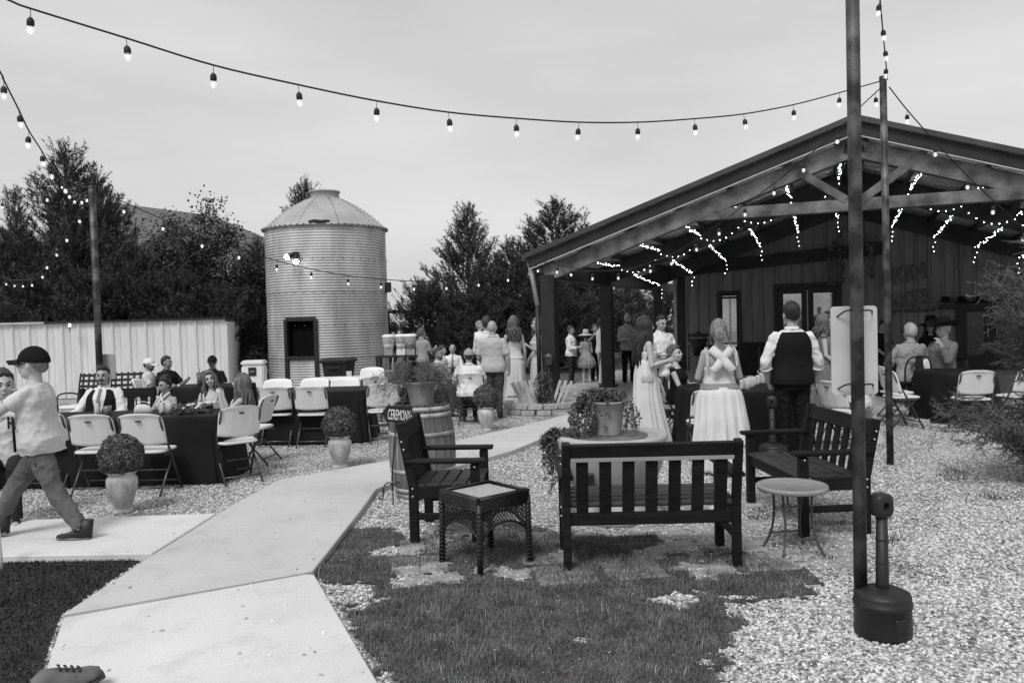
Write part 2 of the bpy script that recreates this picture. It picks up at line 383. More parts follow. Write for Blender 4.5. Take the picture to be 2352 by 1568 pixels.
WEED = [gp([(x - a, y - b), (x + a, y - b), (x + a, y + b), (x - a, y + b)]) for x, y, a, b in ((1720, 1410, 60, 12), (2120, 1310, 50, 10), (2160, 1330, 30, 8), (2050, 1240, 40, 7), (1900, 1210, 55, 12), (1770, 1180, 60, 14), (2250, 1090, 90, 14), (1560, 1195, 45, 9), (1300, 1050, 50, 6), (1880, 1280, 35, 5), (2300, 1140, 50, 10))]
blades('weeds', None, 1900, .015, .05, .0035, M_BLADE, 'sparse weeds growing through the gravel', thr=.3, z=.004, polys=WEED)

# patio: loose rows of stamped pavers, each moulded as six bricks
patio = thing('patio', 'worn stamped paver patio under the benches', None); patio['kind'] = 'structure'
pb = MB().box((0, 0, -.012), (.405, .405, .03)).mesh('paver', .003); pb.materials.append(M_PAVER)
bk = MB().box((0, 0, .006), (.196, .128, .018)).mesh('brick', .006); bk.materials.append(M_PAVER)
random.seed(3)
th0 = R(7)
for i in range(8):
    for j in range(5):
        x = -.72 + i * .455 + (.0 if j % 2 else .05); y = 5.25 + j * .44
        X = x * math.cos(th0) - (y - 6) * math.sin(th0); Y = 6 + x * math.sin(th0) + (y - 6) * math.cos(th0)
        if random.random() < .1 or (i > 6 and j < 1): continue
        if (X - .8) ** 2 + (Y - 6.42) ** 2 < .1: continue
        p = link('paver', pb, patio, (X + random.uniform(-.02, .02), Y + random.uniform(-.02, .02), -.009 + random.uniform(-.006, .004)), (random.uniform(-.012, .012), random.uniform(-.012, .012), th0 + random.uniform(-.05, .05)))
        for a in (-.1, .1):
            for b in (-.134, 0, .134): link('brick', bk, p, (a, b, .0))

# gravel chips standing proud near the camera (uncountable)
def chips():
    P = []
    excl = [LOW, UP, CROSS, TURF]
    for (ya, yb, dens) in ((2.9, 5, 2300), (5, 7, 1700), (7, 9.5, 950), (9.5, 13, 420)):
        xa, xb = -.70 * yb, .70 * yb; n = int((xb - xa) * (yb - ya) * dens)
        Q = np.random.rand(n, 2) * [xb - xa, yb - ya] + [xa, ya]
        ok = np.abs(Q[:, 0]) < Q[:, 1] * .70
        for e in excl: ok &= ~inside(e, Q)
        J = Q + (np.stack([fnoise(Q, 8, 3), fnoise(Q, 8, 5)], 1) - .5) * .30
        inl = inside(LAWN, J)
        for h in PATCH: inl &= ~inside(h, J)
        ok &= ~(inl & (fnoise(Q, 3.1, 21) > .23)) | (np.random.rand(n) < .015)
        pv = (Q[:, 0] > -.75) & (Q[:, 0] < 2.6) & (Q[:, 1] > 5.1) & (Q[:, 1] < 7.2)
        ok &= ~pv | (np.random.rand(n) < .3)
        P.append(Q[ok])
    Zs = [np.full(len(q_), .004) for q_ in P]
    for poly, n_ in ((LOW, 26), (UP, 90), (CROSS, 24)):      # strays kicked onto the path
        A_ = np.array(poly); Q = np.random.rand(n_ * 6, 2) * (A_.max(0) - A_.min(0)) + A_.min(0); Q = Q[inside(poly, Q)]; Q = Q[fnoise(Q, 2.0, 77) > .4]; np.random.shuffle(Q); Q = Q[:n_]; P.append(Q); Zs.append(np.full(len(Q), ZP + .003))
    P = np.concatenate(P); Zs = np.concatenate(Zs); me = bpy.data.meshes.new('gravel_chips'); me.vertices.add(len(P))
    me.vertices.foreach_set('co', np.concatenate([P, Zs[:, None]], 1).reshape(-1)); me.update()
    o = link('gravel_chips', me); tag(o, 'loose pale limestone chips covering the yard', 'gravel', kind='stuff')
    ng = bpy.data.node_groups.new('chips', 'GeometryNodeTree'); ng.interface.new_socket('Geometry', in_out='INPUT', socket_type='NodeSocketGeometry'); ng.interface.new_socket('Geometry', in_out='OUTPUT', socket_type='NodeSocketGeometry')
    A = ng.nodes.new; gi = A('NodeGroupInput'); go = A('NodeGroupOutput')
    ico = A('GeometryNodeMeshIcoSphere'); ico.inputs['Radius'].default_value = 1; ico.inputs['Subdivisions'].default_value = 1
    sp = A('GeometryNodeSetPosition'); rv = A('FunctionNodeRandomValue'); rv.data_type = 'FLOAT_VECTOR'; rv.inputs[0].default_value = (-.25, -.25, -.25); rv.inputs[1].default_value = (.25, .25, .25)
    ng.links.new(ico.outputs[0], sp.inputs['Geometry']); ng.links.new(rv.outputs[0], sp.inputs['Offset'])
    sm = A('GeometryNodeSetMaterial'); sm.inputs['Material'].default_value = M_STONE; ng.links.new(sp.outputs[0], sm.inputs[0])
    m2p = A('GeometryNodeMeshToPoints'); ng.links.new(gi.outputs[0], m2p.inputs[0])
    iop = A('GeometryNodeInstanceOnPoints'); ng.links.new(m2p.outputs[0], iop.inputs['Points']); ng.links.new(sm.outputs[0], iop.inputs['Instance'])
    rr = A('FunctionNodeRandomValue'); rr.data_type = 'FLOAT_VECTOR'; rr.inputs[0].default_value = (-.5, -.5, 0); rr.inputs[1].default_value = (.5, .5, 6.28)
    rs = A('FunctionNodeRandomValue'); rs.data_type = 'FLOAT_VECTOR'; rs.inputs[0].default_value = (.005, .005, .004); rs.inputs[1].default_value = (.0165, .013, .009)
    rr.inputs['Seed'].default_value = 3; rs.inputs['Seed'].default_value = 8
    ng.links.new(rr.outputs[0], iop.inputs['Rotation']); ng.links.new(rs.outputs[0], iop.inputs['Scale'])
    ng.links.new(iop.outputs[0], go.inputs[0])
    md = o.modifiers.new('chips', 'NODES'); md.node_group = ng
chips()
# =================================================================== PAVILION (building with open porch)
PA = R(-21.5); PO = G(1263, 942)
ud = Vector((math.cos(PA), math.sin(PA), 0)); vd = Vector((-math.sin(PA), math.cos(PA), 0))
def wp(x, y, v):
    d = ray(x, y); t = (PO + vd * v - CAM).dot(vd) / d.dot(vd); q = CAM + d * t - PO; return q.dot(ud), q.z
UR, ZR, SL, UE = 5.17, 4.69, .339, -.36
UE2 = 2 * UR - UE; WV = 9.7
def zr(u): return ZR - SL * abs(u - UR)
M_STEEL = mat('dark_steel', .022, .5, .2, var=.3, scale=3, bump=.05)
M_BEAM = mat('brushed_beam', .12, .5, .3, var=.55, scale=3.5, detail=6, bump=.05)
M_ROOFU = mat('roof_sheet', .6, .4, .25, var=.2, scale=4)
M_TRIM = mat('roof_trim', .05, .5, .2, var=.2, scale=3)
M_PALE = mat('pale_trim', .42, .5, .1, var=.1)
M_SIDING = mat('siding', .23, .6, .1, var=.14, scale=3, stretch=(6, 6, .3), bump=.05)
M_DARKF = mat('dark_frame', .018, .45, .0, var=.2)
M_GLASS = mat('window_glass', .42, .03, .85, var=.2, spec=1.0, scale=2)
M_FLOOR = mat('porch_concrete', .34, .7, var=.12, scale=2, detail=8, bump=.1)
def lit(name, s):
    if name in MATS: return MATS[name]
    m = bpy.data.materials.new(name); m.use_nodes = True; b = m.node_tree.nodes['Principled BSDF']; b.inputs['Base Color'].default_value = (.8, .8, .8, 1)
    b.inputs['Emission Color'].default_value = (1, 1, 1, 1); b.inputs['Emission Strength'].default_value = s; MATS[name] = m; return m
M_FAIRY = lit('fairy_bulb', 14.0); M_FAIRY.cycles.emission_sampling = 'NONE'
fl = MB().prism([(-1.15, -.7), (10.9, -.7), (10.9, WV), (-1.15, WV)], -.1, .05)
pv_floor = tag(fl.build('porch_floor', M_FLOOR, bevel=.01), 'concrete porch floor under the pavilion roof', None, kind='structure')
pv_floor.location = PO; pv_floor.rotation_euler = (0, 0, PA)
PV = thing('pavilion', 'dark metal gabled pavilion with open truss porch and fairy lights', 'pavilion', PO, PA)
def pvb(name, m, fn, **k):
    mb = MB(); fn(mb); return mb.build(name, m, PV, **k)
nrm = lambda u: Vector((SL if u < UR else -SL, 0, -1)).normalized()
# roof sheets, 1 m panels ribbed down the slope
def panel_mesh(side):
    L = math.hypot(UR - UE, SL * (UR - UE)); prof = []
    for k in range(5):
        b = k * .2; prof += [(b, 0), (b + .12, 0), (b + .14, .022), (b + .18, .022)]
    prof.append((1.0, 0)); mb = MB(); vs = []; n = len(prof)
    for uu in (UE if side < 0 else UE2, UR):
        for (v, h) in prof: vs.append((uu, v, zr(uu) - .02 + h))
    mb.add(vs, [(i, i + 1, n + i + 1, n + i) for i in range(n - 1)]); return mb.mesh('roof_panel')
for side in (-1, 1):
    me = panel_mesh(side); me.materials.append(M_ROOFU)
    for k in range(14): link('roof_panel', me, PV, (0, -.12 + k * 1.0, 0))
for side in (-1, 1):
    ue = UE if side < 0 else UE2
    e = Vector((ue, 0, zr(ue))); r = Vector((UR, 0, ZR))
    # gable trim, dark band, pale line, big rafter
    d = (r - e).normalized(); up = Vector((-d.z * side * -1, 0, abs(d.x))) if side < 0 else Vector((-d.z, 0, -d.x)) * -1
    up = d.cross(Vector((0, 1, 0))); up = up if up.z > 0 else -up
    def seg(off, v, hh, ww, a=0., b=0.):
        return (e + d * a + up * off + Vector((0, v, 0)), r + d * b + up * off + Vector((0, v, 0)), ww, hh)
    for nm, m, (off, v, hh, ww) in (('gable_trim', M_TRIM, (.0, -.16, .09, .06)), ('fascia', M_STEEL, (-.14, -.09, .19, .05)), ('trim_strip', M_PALE, (-.245, -.10, .025, .03)), ('rafter', M_BEAM, (-.41, .12, .28, .16))):
        a, b, ww, hh2 = seg(off, v, hh, ww, a=.0 if nm != 'rafter' else .18)
        pvb(nm, m, lambda mb: mb.bar(a, b, ww, hh2, up=up), bevel=.006)
    for v in (4.2, 8.9):
        a, b, ww, hh2 = seg(-.30, v, .42, .16, a=.2); pvb('rafter', M_STEEL, lambda mb: mb.bar(a, b, ww, hh2, up=up))
    for u in ((.42, 1.32, 2.2, 3.12, 4.06, 4.92) if side < 0 else (5.42, 6.27, 7.2, 8.1, 9.0, 9.9)):
        c = Vector((u, 0, zr(u))) - up * .11
        pvb('purlin', M_STEEL, lambda mb: mb.bar(c + Vector((0, .0, 0)), c + Vector((0, 13.4, 0)), .07, .14, up=up))
    ub = 0.0 if side < 0 else 2 * UR
    pvb('eave_beam', M_STEEL, lambda mb: mb.bar((ub, .1, 2.52), (ub, 13.4, 2.52), .16, .26))
    pvb('gutter', M_TRIM, lambda mb: mb.bar((ue - .03, -.1, zr(ue) - .03), (ue - .03, 13.8, zr(ue) - .03), .12, .12), bevel=.01)
    for v in ((.12, 4.22, 10.34) if side < 0 else (.12, 4.22)):
        pvb('post', M_STEEL, lambda mb: mb.box((ub, v, 1.22), (.26, .26, 2.5)), bevel=.008)
        pvb('post_base', M_STEEL, lambda mb: mb.box((ub, v, .075), (.36, .36, .05)))
pvb('ridge_beam', M_STEEL, lambda mb: mb.bar((UR, .1, ZR - .2), (UR, 13.4, ZR - .2), .12, .26))
pvb('downspout', M_PALE, lambda mb: mb.tube([(UE + .02, -.02, zr(UE) - .06), (UE + .05, -.02, zr(UE) - .16), (-.19, .0, 1.92)], .045, 8))
pvb('downspout', M_STEEL, lambda mb: mb.tube([(-.19, .0, 1.915), (-.19, .02, .25)], .044, 8))
pvb('tie_beam', M_BEAM, lambda mb: mb.bar((2.42, .12, 3.36), (2 * UR - 2.42, .12, 3.36), .15, .19), bevel=.006)
for s in (-1, 1):
    pvb('web_brace', M_BEAM, lambda mb: mb.bar((UR + s * .12, .12, 3.44), (UR + s * 1.0, .12, 4.07), .13, .17, up=(0, 1, 0)), bevel=.006)
# back wall of vertical ribbed siding with openings
u0w, _ = wp(1574, 700, WV)
WIN = [wp(1655, 676, WV - .03), wp(1697, 800, WV - .03)]
DOOR = [wp(1785, 660, WV - .03), (wp(1925, 660, WV - .03)[0], .06)]
DOOR2 = [wp(2205, 700, WV - .03), (wp(2352, 700, WV - .03)[0], .06)]
opens = [(WIN[0][0], WIN[1][0], WIN[1][1], WIN[0][1]), (DOOR[0][0], DOOR[1][0], .0, DOOR[0][1]), (DOOR2[0][0], DOOR2[1][0], 0., DOOR2[0][1])]
def wall_piece(u, u1, z0, z1):
    k_ = min(1, (u1 - u) / .1); pts = [(u, 0), (u + .015 * k_, -.05), (u + .055 * k_, -.05), (u + .07 * k_, 0), (u + .072 * k_, .02), (u + .085 * k_, .02), (u + .087 * k_, 0), (u1, 0)]; mb = MB(); vs = []; zt = [zr(p[0]) - .04 if z1 is None else z1 for p in pts]
    vs = [(p[0], WV + p[1], z0) for p in pts] + [(p[0], WV + p[1], t) for p, t in zip(pts, zt)]
    n = len(pts); mb.add(vs, [(i, i + 1, n + i + 1, n + i) for i in range(n - 1)]); mb.build('wall_panel', M_SIDING, PV)
u = u0w
cuts = sorted([c for o_ in opens for c in o_[:2]])
while u < UE2 - .3:
    u1 = u + .31
    for c in cuts:
        if u + 1e-4 < c < u1: u1 = c
    spans = [(.05, None)]
    for (a, b, z0, z1) in opens:
        if u1 > a + .001 and u < b - .001:
            spans = [(z1, None)] + ([(.05, z0)] if z0 > .1 else [])
    for z0, z1 in spans: wall_piece(u, u1, z0, z1)
    u = u1
pvb('corner_trim', M_PALE, lambda mb: mb.box((u0w - .28, WV - .02, 1.4), (.09, .1, 2.7)))
pvb('corner_post', M_STEEL, lambda mb: mb.box((u0w - .11, WV + .05, 1.4), (.22, .2, 2.75)))
a, b = wp(1575, 628, WV - .12), wp(1905, 590, WV - .12)
pvb('header_beam', M_STEEL, lambda mb: mb.bar((a[0], WV - .12, a[1] + .1), (b[0] + 1.4, WV - .12, b[1] + .17), .12, .34))
pvb('wall_rail', M_PALE, lambda mb: mb.box((u0w + 1.2, WV - .06, .82), (2.3, .05, .04)))
def opening(nm, a, b, z0, z1, leaves, gm_=None):
    f = MB()
    for (c, d) in (((a - .04, WV - .05, (z0 + z1) / 2), (.1, .12, z1 - z0 + .16)), ((b + .04, WV - .05, (z0 + z1) / 2), (.1, .12, z1 - z0 + .16)), (((a + b) / 2, WV - .052, z1 + .04), (b - a + .02, .12, .1))): f.box(c, d)
    if nm == 'window': f.box(((a + b) / 2, WV - .052, z0 - .03), (b - a + .02, .14, .07))
    fr = f.build(nm, M_DARKF, PV, bevel=.006)
    wdt = (b - a) / leaves
    for k in range(leaves):
        x0, x1 = a + k * wdt, a + (k + 1) * wdt; s = MB(); st = .16 if nm == 'door' else .05
        s.box((x0 + st / 2, WV - .03, (z0 + z1) / 2), (st - .01, .05, z1 - z0 - .02)); s.box((x1 - st / 2, WV - .03, (z0 + z1) / 2), (st - .01, .05, z1 - z0 - .02))
        s.box(((x0 + x1) / 2, WV - .032, z1 - .1), (x1 - x0 - 2 * st + .02, .046, .18 if nm == 'door' else .06)); s.box(((x0 + x1) / 2, WV - .032, z0 + .15), (x1 - x0 - 2 * st + .02, .046, .3 if nm == 'door' else .06))
        s.build('door_leaf' if nm == 'door' else 'sash', M_DARKF, fr, bevel=.004)
        MB().box(((x0 + x1) / 2, WV - .012, (z0 + z1) / 2), (x1 - x0 - 2 * st + .03, .012, z1 - z0 - .1)).build('pane', gm_ or M_GLASS, fr)
        if nm == 'door': MB().tube([(x1 - .1 if k == 0 else x0 + .1, WV - .09, z) for z in (.9, 1.0, 1.15)], .012, 8).build('handle', M_PALE, fr)
opening('window', *[WIN[0][0], WIN[1][0], WIN[1][1], WIN[0][1]], 1)
opening('door', DOOR[0][0], DOOR[1][0], .06, DOOR[0][1], 2)
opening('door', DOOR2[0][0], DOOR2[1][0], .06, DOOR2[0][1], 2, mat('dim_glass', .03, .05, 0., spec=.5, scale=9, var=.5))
mid = (DOOR[0][0] + DOOR[1][0]) / 2
pvb('astragal', M_PALE, lambda mb: mb.box((mid, WV - .07, 1.2), (.03, .03, 2.1)))
# side wall running back from the corner, and dark room behind the panes
pvb('side_wall', M_SIDING, lambda mb: mb.add([(u0w, WV + .1, 0), (u0w, WV + 4, 0), (u0w, WV + 4, zr(u0w) - .1), (u0w, WV + .1, zr(u0w) - .1)], [(0, 1, 2, 3)]))
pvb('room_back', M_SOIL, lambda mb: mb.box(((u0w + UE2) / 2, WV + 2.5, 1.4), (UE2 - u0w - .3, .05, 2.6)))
# ---- lettering helper
def text(s, size, m, parent, loc, rot, ext=.004, name='lettering', shear=0., sx=1., bold=0.):
    cu = bpy.data.curves.new(name, 'FONT'); cu.body = s; cu.size = size; cu.extrude = ext; cu.align_x = 'CENTER'; cu.shear = shear; cu.offset = bold; cu.resolution_u = 3
    to = bpy.data.objects.new('tmp_text', cu); COL.objects.link(to); dg = bpy.context.evaluated_depsgraph_get()
    me = bpy.data.meshes.new_from_object(to.evaluated_get(dg)); bpy.data.objects.remove(to); me.materials.clear(); me.materials.append(m)
    o = link(name, me, parent, loc, rot); o.scale = (sx, 1, 1); return o
M_LETTER = mat('letter_black', .012, .5, var=.2); M_LETTER2 = mat('letter_rust', .11, .5, .4, var=.4, scale=6)
def wl(x, y, v=WV - .05): a = wp(x, y, v); return (a[0], v, a[1])
sgn = thing('wall_sign', 'large raised dark letters on the porch wall reading KIN over KES', 'sign', PO, PA)
zt = lambda h: h / FPX * 21
text('AKIN', .62, M_LETTER2, sgn, wl(2078, 648), (R(90), R(-9), 0), .03, sx=.78, bold=.012)
text('AKES', .58, M_LETTER2, sgn, wl(2092, 704), (R(90), R(-9), 0), .03, sx=.78, bold=.012)
sg2 = thing('town_sign', 'black script lettering Ropesville Texas under the large wall letters', 'sign', PO, PA)
text('Ropesville,', .20, M_LETTER, sg2, wl(2073, 718), (R(90), 0, 0), .006, shear=.35); text('Texas', .20, M_LETTER, sg2, wl(2125, 716), (R(90), 0, 0), .006, shear=.35)
for (px, py) in ((2178, 702), (2215, 694), (2255, 690)): pass
shelf = thing('hat_shelf', 'dark wall shelf with three hats beside the large letters', 'shelf', PO, PA)
a = wl(2155, 706); b = wl(2265, 700); MB().bar((a[0], WV - .2, a[2]), (b[0], WV - .2, b[2]), .25, .12).build('board', M_DARKF, shelf)
for k, px in enumerate((2170, 2207, 2248)):
    q = wl(px, 700); mbh = MB().lathe([(.0, .13), (.07, .13), (.1, .1), (.11, .0), (.2, -.01), (.2, -.02), (0, -.02)], 14, (q[0], WV - .22, q[2] + .09)); mbh.build('hat', M_LETTER, shelf)
for px, py, hh in ((1900, 700, .9), (2145, 720, .5)): pass
wr = thing('wreath', 'hanging flower garland on the gable wall above the doors', 'wreath', PO, PA)
mbw = MB(); random.seed(5)
for (px, y0, y1) in ((1910, 590, 655), (1932, 570, 650), (2000, 560, 640)):
    for k in range(46):
        q = wl(px + random.uniform(-7, 7), random.uniform(y0, y1), WV - .28); mbw.ell(q, (.035, .03, .035), 6, 4)
for k in range(60):
    t = k / 59; q = wl(1905 + t * 100, 575 - 45 * math.sin(t * math.pi) + random.uniform(-5, 5), WV - .28); mbw.ell(q, (.045, .04, .045), 6, 4)
mbw.build('blossoms', mat('dried_flower', .12, .8, var=.4), wr)
# fairy lights: one strand along each purlin, hanging down at the wall end
names = ('nearest the left eave', 'second from the left eave', 'third from the left eave', 'fourth from the left eave', 'fifth from the left eave', 'just left of the ridge', 'just right of the ridge', 'second right of the ridge', 'third right of the ridge', 'fourth right of the ridge')
random.seed(11)
bulb = MB().ell((0, 0, 0), (1, 1, 1), 5, 3)
US = (.42, 1.32, 2.2, 3.12, 4.06, 5.0, 6.27, 7.2, 8.1, 9.0)
for k, u in enumerate(US):
    st = thing('fairy_lights', f'strand of tiny lit fairy lights under the roof, {names[k]}', 'fairy lights', PO, PA, 'fairy light strands under the roof')
    pts = []; sg = 1 if u < UR else -1
    for (v0, v1, d0, d1, n) in ((.5, 3.9, .31, .30, 30), (4.6, 8.5, .38, .60, 32)):
        for i in range(n):
            t = i / n; pts.append(Vector((u + .03 * random.uniform(-1, 1), v0 + (v1 - v0) * (t + random.uniform(-.012, .012)), zr(u) - d0 - (d1 - d0) * t + .025 * random.uniform(-1, 1))))
        if v0 > 4:
            for i in range(3): pts.append(Vector((u + .04 * random.uniform(-1, 1), v1 + .03 * i, zr(u) - d1 - .11 * (i + 1))))
    sw = []
    if k + 1 < len(US):
        a_ = Vector((u, 4.02, zr(u) - .36)); b_ = Vector((US[k + 1], 4.02, zr(US[k + 1]) - .36))
        sw = [a_.lerp(b_, t / 7) - Vector((0, 0, .2 * math.sin(math.pi * t / 7))) for t in range(8)]
    MB().tube(pts[:30], .003, 4).tube(pts[30:], .003, 4).build('wire', M_DARKF, st)
    bb = MB()
    for p in pts + sw:
        rr_ = random.uniform(.0065, .010); bb.add([tuple(p + Vector(q) * rr_) for q in bulb.v], bulb.f, True)
    tag(bb.build('bulbs', M_FAIRY, st), kind='stuff')
# =================================================================== SILO
SC = W(757, 800, 21.6); SC.z = 0; SR = 1.57; SH = 4.17
M_GALV = mat('galvanised', .40, .62, .12, var=.22, scale=2.2, stretch=(1, 1, .35), detail=7)
M_GALV2 = mat('galvanised_roof', .42, .5, .4, var=.14, scale=1.8, detail=7)
M_RUST = mat('rust', .07, .8, .2, var=.6, scale=8)
silo = thing('grain_silo', 'old corrugated galvanised grain bin with conical lid and serving hatch', 'silo', SC, 0)
ang_to_cam = math.atan2(-SC.y, -SC.x)
q1, q2 = W(646, 800, SC.y - SR), W(727, 800, SC.y - SR)
aL = math.atan2(q1.y - SC.y, q1.x - SC.x); aR = math.atan2(q2.y - SC.y, q2.x - SC.x)
zs = W(687, 733, SC.y - SR).z; zd = W(687, 822, SC.y - SR).z
PITCHC = .0695; tiers = 5
def silo_r(z): return SR + .009 * math.cos(2 * math.pi * z / PITCHC)
nA = 128
for k in range(tiers):
    z0, z1 = SH * k / tiers, SH * (k + 1) / tiers; m_ = int(round((z1 - z0) / PITCHC * 6)); prof = [(silo_r(z0 + (z1 - z0) * i / m_) + (.006 if k % 2 else 0), z0 + (z1 - z0) * i / m_) for i in range(m_ + 1)]
    vs = []; fs = []
    for (r_, z) in prof:
        for j in range(nA): t = 2 * math.pi * j / nA; vs.append((r_ * math.cos(t), r_ * math.sin(t), z))
    for i in range(m_):
        zm = (prof[i][1] + prof[i + 1][1]) / 2
        for j in range(nA):
            t = 2 * math.pi * (j + .5) / nA; t = t - 2 * math.pi if t > math.pi else t
            if aL < t < aR and 0.0 < zm < zs: continue
            fs.append((i * nA + j, i * nA + (j + 1) % nA, (i + 1) * nA + (j + 1) % nA, (i + 1) * nA + j))
    MB().add(vs, fs, True).build('wall_ring', M_GALV, silo)
rad_ = lambda r_, t, z: Vector((r_ * math.cos(t), r_ * math.sin(t), z))
# bolts: rows at the ring joints and vertical seams
bt = MB()
for k in range(0, tiers + 1):
    for j in range(40):
        t = 2 * math.pi * j / 40
        if math.sin(t) < .25: bt.ell(((SR + .02) * math.cos(t), (SR + .02) * math.sin(t), SH * k / tiers - .03), (.014, .014, .014), 6, 4)
for k in range(tiers):
    for j in range(3):
        t = ang_to_cam + R(-25 + j * 62 + (k % 2) * 31 - 31)
        for i in range(11):
            for s in (-.018, .018): 
                z = SH * k / tiers + .05 + i * .0695; tt = t + s
                if not (aL < tt < aR and z < zs): bt.ell(((SR + .012) * math.cos(tt), (SR + .012) * math.sin(tt), z), (.01, .01, .01), 5, 3)
tag(bt.build('bolts', M_RUST, silo), kind='stuff')
# conical lid of flat wedge sheets with ribs
zt_, rt_ = SH + .86, .36
rf = link('roof', None, silo)
for j in range(10):
    t0, t1 = 2 * math.pi * j / 10 + .11, 2 * math.pi * (j + 1) / 10 + .11; mb = MB()
    def fn(a, b):
        t = t0 + (t1 - t0) * b; r_ = (SR + .05) * (1 - a) + rt_ * a; bul = .10 * math.sin(math.pi * a); z = SH - .01 + (zt_ - SH) * a + bul
        return (r_ * math.cos(t), r_ * math.sin(t), z)
    mb.grid(fn, 5, 4); mb.build('roof_sheet', M_GALV2, rf)
    rb = MB()
    for i in range(14):
        a = (i + .5) / 14; p = fn(a, 0); rb.ell((p[0], p[1], p[2] + .012), (.014, .014, .014), 5, 3)
    tag(rb.build('rivets', M_RUST, rf), kind='stuff')
MB().lathe([(SR + .03, -.05), (SR + .065, -.05), (SR + .065, .012), (SR + .03, .02)], 72, (0, 0, SH)).build('eave_ring', M_GALV, silo)
rr = MB()
for j in range(60):
    t = 2 * math.pi * j / 60; rr.box(((SR + .068) * math.cos(t), (SR + .068) * math.sin(t), SH - .02), (.03, .03, .035), Matrix.Rotation(t, 3, 'Z'))
tag(rr.build('eave_clips', M_RUST, silo), kind='stuff')
tp = MB(); a0 = ang_to_cam + R(-6)
for j in range(9): tp.box(tuple(rad_(SR + .045, a0 + R(-7 + j * 1.9), SH + .03 + .01 * math.sin(j))), (.05, .09, .07 + .03 * math.sin(j * .39)), Matrix.Rotation(a0 + R(-7 + j * 1.9), 3, 'Z'))
tp.build('tar_patch', M_LETTER, silo, bevel=.01)
MB().lathe([(rt_ + .02, zt_ - .03), (rt_ + .02, zt_ + .12), (rt_ + .05, zt_ + .12), (rt_ + .05, zt_ + .16), (.05, zt_ + .2), (0, zt_ + .2)], 28).build('cap', M_GALV, silo)
# serving hatch: frame, half door, dark interior
rad = lambda r_, t, z: Vector((r_ * math.cos(t), r_ * math.sin(t), z))
fr = MB(); rr0 = SR + .02
for t in (aL, aR): fr.bar(rad(rr0, t, 0), rad(rr0, t, zs), .1, .09, up=rad(1, t, 0))
fr.bar(rad(rr0, aL, zs), rad(rr0, aR, zs), .09, .1); fr.bar(rad(rr0, aL, zd), rad(rr0, aR, zd), .1, .07)
fr.build('hatch_frame', M_DARKF, silo, bevel=.006)
nz = int(round((zd - .05) / PITCHC * 6)); A_, B_ = rad(rr0 - .03, aL + .03, 0), rad(rr0 - .03, aR - .03, 0)
nrm_ = (A_ + B_).normalized()
MB().grid(lambda a, b: A_.lerp(B_, b) + nrm_ * (.011 * math.cos(2 * math.pi * a * (zd - .05) / PITCHC)) + Vector((0, 0, .04 + a * (zd - .09))), nz, 2).build('half_door', M_GALV, silo)
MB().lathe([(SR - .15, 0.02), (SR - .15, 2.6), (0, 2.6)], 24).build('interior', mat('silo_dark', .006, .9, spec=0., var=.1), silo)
shl = MB(); shl.box(tuple(nrm_ * (SR - .5) + Vector((0, 0, zd + .02))), (1.2, .5, .05)); shl.build('counter', M_DARKF, silo)
for k, (px, py, s_) in enumerate(((720, 790, 1.), (676, 770, .6))):
    q = W(px, py, SC.y - SR + .5); MB().lathe([(.03, 0), (.035, .05), (.035, .2 * s_), (.012, .27 * s_), (.012, .33 * s_)], 10, tuple(q - SC - Vector((0, 0, .2)))).build('bottle', M_PALE, silo)
# twin flood lamp under the second ring, and a box on the right
lp = W(680, 583, SC.y - SR); fl_ = thing('flood_lamp', 'twin security flood lamp lit on the silo front', 'lamp', lp, 0)
MB().box((0, -.02, 0), (.12, .1, .1)).cone((0, -.05, 0), (-.16, -.18, -.08), .05, .07).cone((0, -.05, 0), (.03, -.16, -.18), .05, .075).build('housing', M_DARKF, fl_)
for c in ((-.17, -.19, -.085), (.033, -.17, -.2)): MB().ell(c, (.075, .06, .07), 10, 8).build('lens', lit('flood', 9), fl_)
bx = W(895, 660, SC.y); wb_ = thing('junction_box', 'small dark box fixed to the right side of the silo', 'box', (SC.x + SR + .07, SC.y - .1, bx.z), 0)
MB().box((0, 0, 0), (.14, .18, .26)).build('case', M_DARKF, wb_, bevel=.01)
# =================================================================== FENCES AND FAR BUILDINGS
M_FENCE = mat('fence_sheet', .64, .5, .25, var=.1, scale=3, stretch=(4, 4, .3))
def panel(wd, hh):
    pr = [(0, 0), (.03, -.035), (.07, -.035), (.1, 0)]; 
    pr += [(.2, 0), (.21, -.008), (.23, -.008), (.24, 0), (wd, 0)]
    mb = MB(); n = len(pr); mb.add([(p[0], p[1], .02) for p in pr] + [(p[0], p[1], hh) for p in pr], [(i, i + 1, n + i + 1, n + i) for i in range(n - 1)]); return mb.mesh('panel')
FY = 19.6; fx1 = W(523, 800, FY).x; fh = W(300, 738, FY).z
fence = thing('metal_fence', 'pale ribbed sheet metal fence behind the left tables', 'fence', (fx1, FY, 0), 0)
pm_ = panel(.405, fh); pm_.materials.append(M_FENCE)
for k in range(1, 17): link('panel', pm_, fence, (-k * .405, 0, 0))
MB().box((-2.2, -.03, fh + .015), (4.4, .12, .05)).build('cap', M_DARKF, fence)
MB().box((-5.5, -.03, fh + .02), (2.2, .12, .05)).build('cap', M_PALE, fence)
rx = W(555, 780, 24.5).x
f2 = thing('side_fence', 'short return of ribbed metal fence receding behind the corner', 'fence', (fx1, FY, 0), math.atan2(24.5 - FY, rx - fx1))
Lf = math.hypot(24.5 - FY, rx - fx1); pm2 = panel(.405, fh - .06); pm2.materials.append(M_FENCE)
for k in range(int(Lf / .405)): link('panel', pm2, f2, (k * .405 + .01, 0, 0))
MB().box((Lf / 2, 0, fh - .03), (Lf, .08, .05)).build('cap', M_DARKF, f2)
fy3 = 27.0; a = W(896, 762, fy3); b = W(948, 760, fy3)
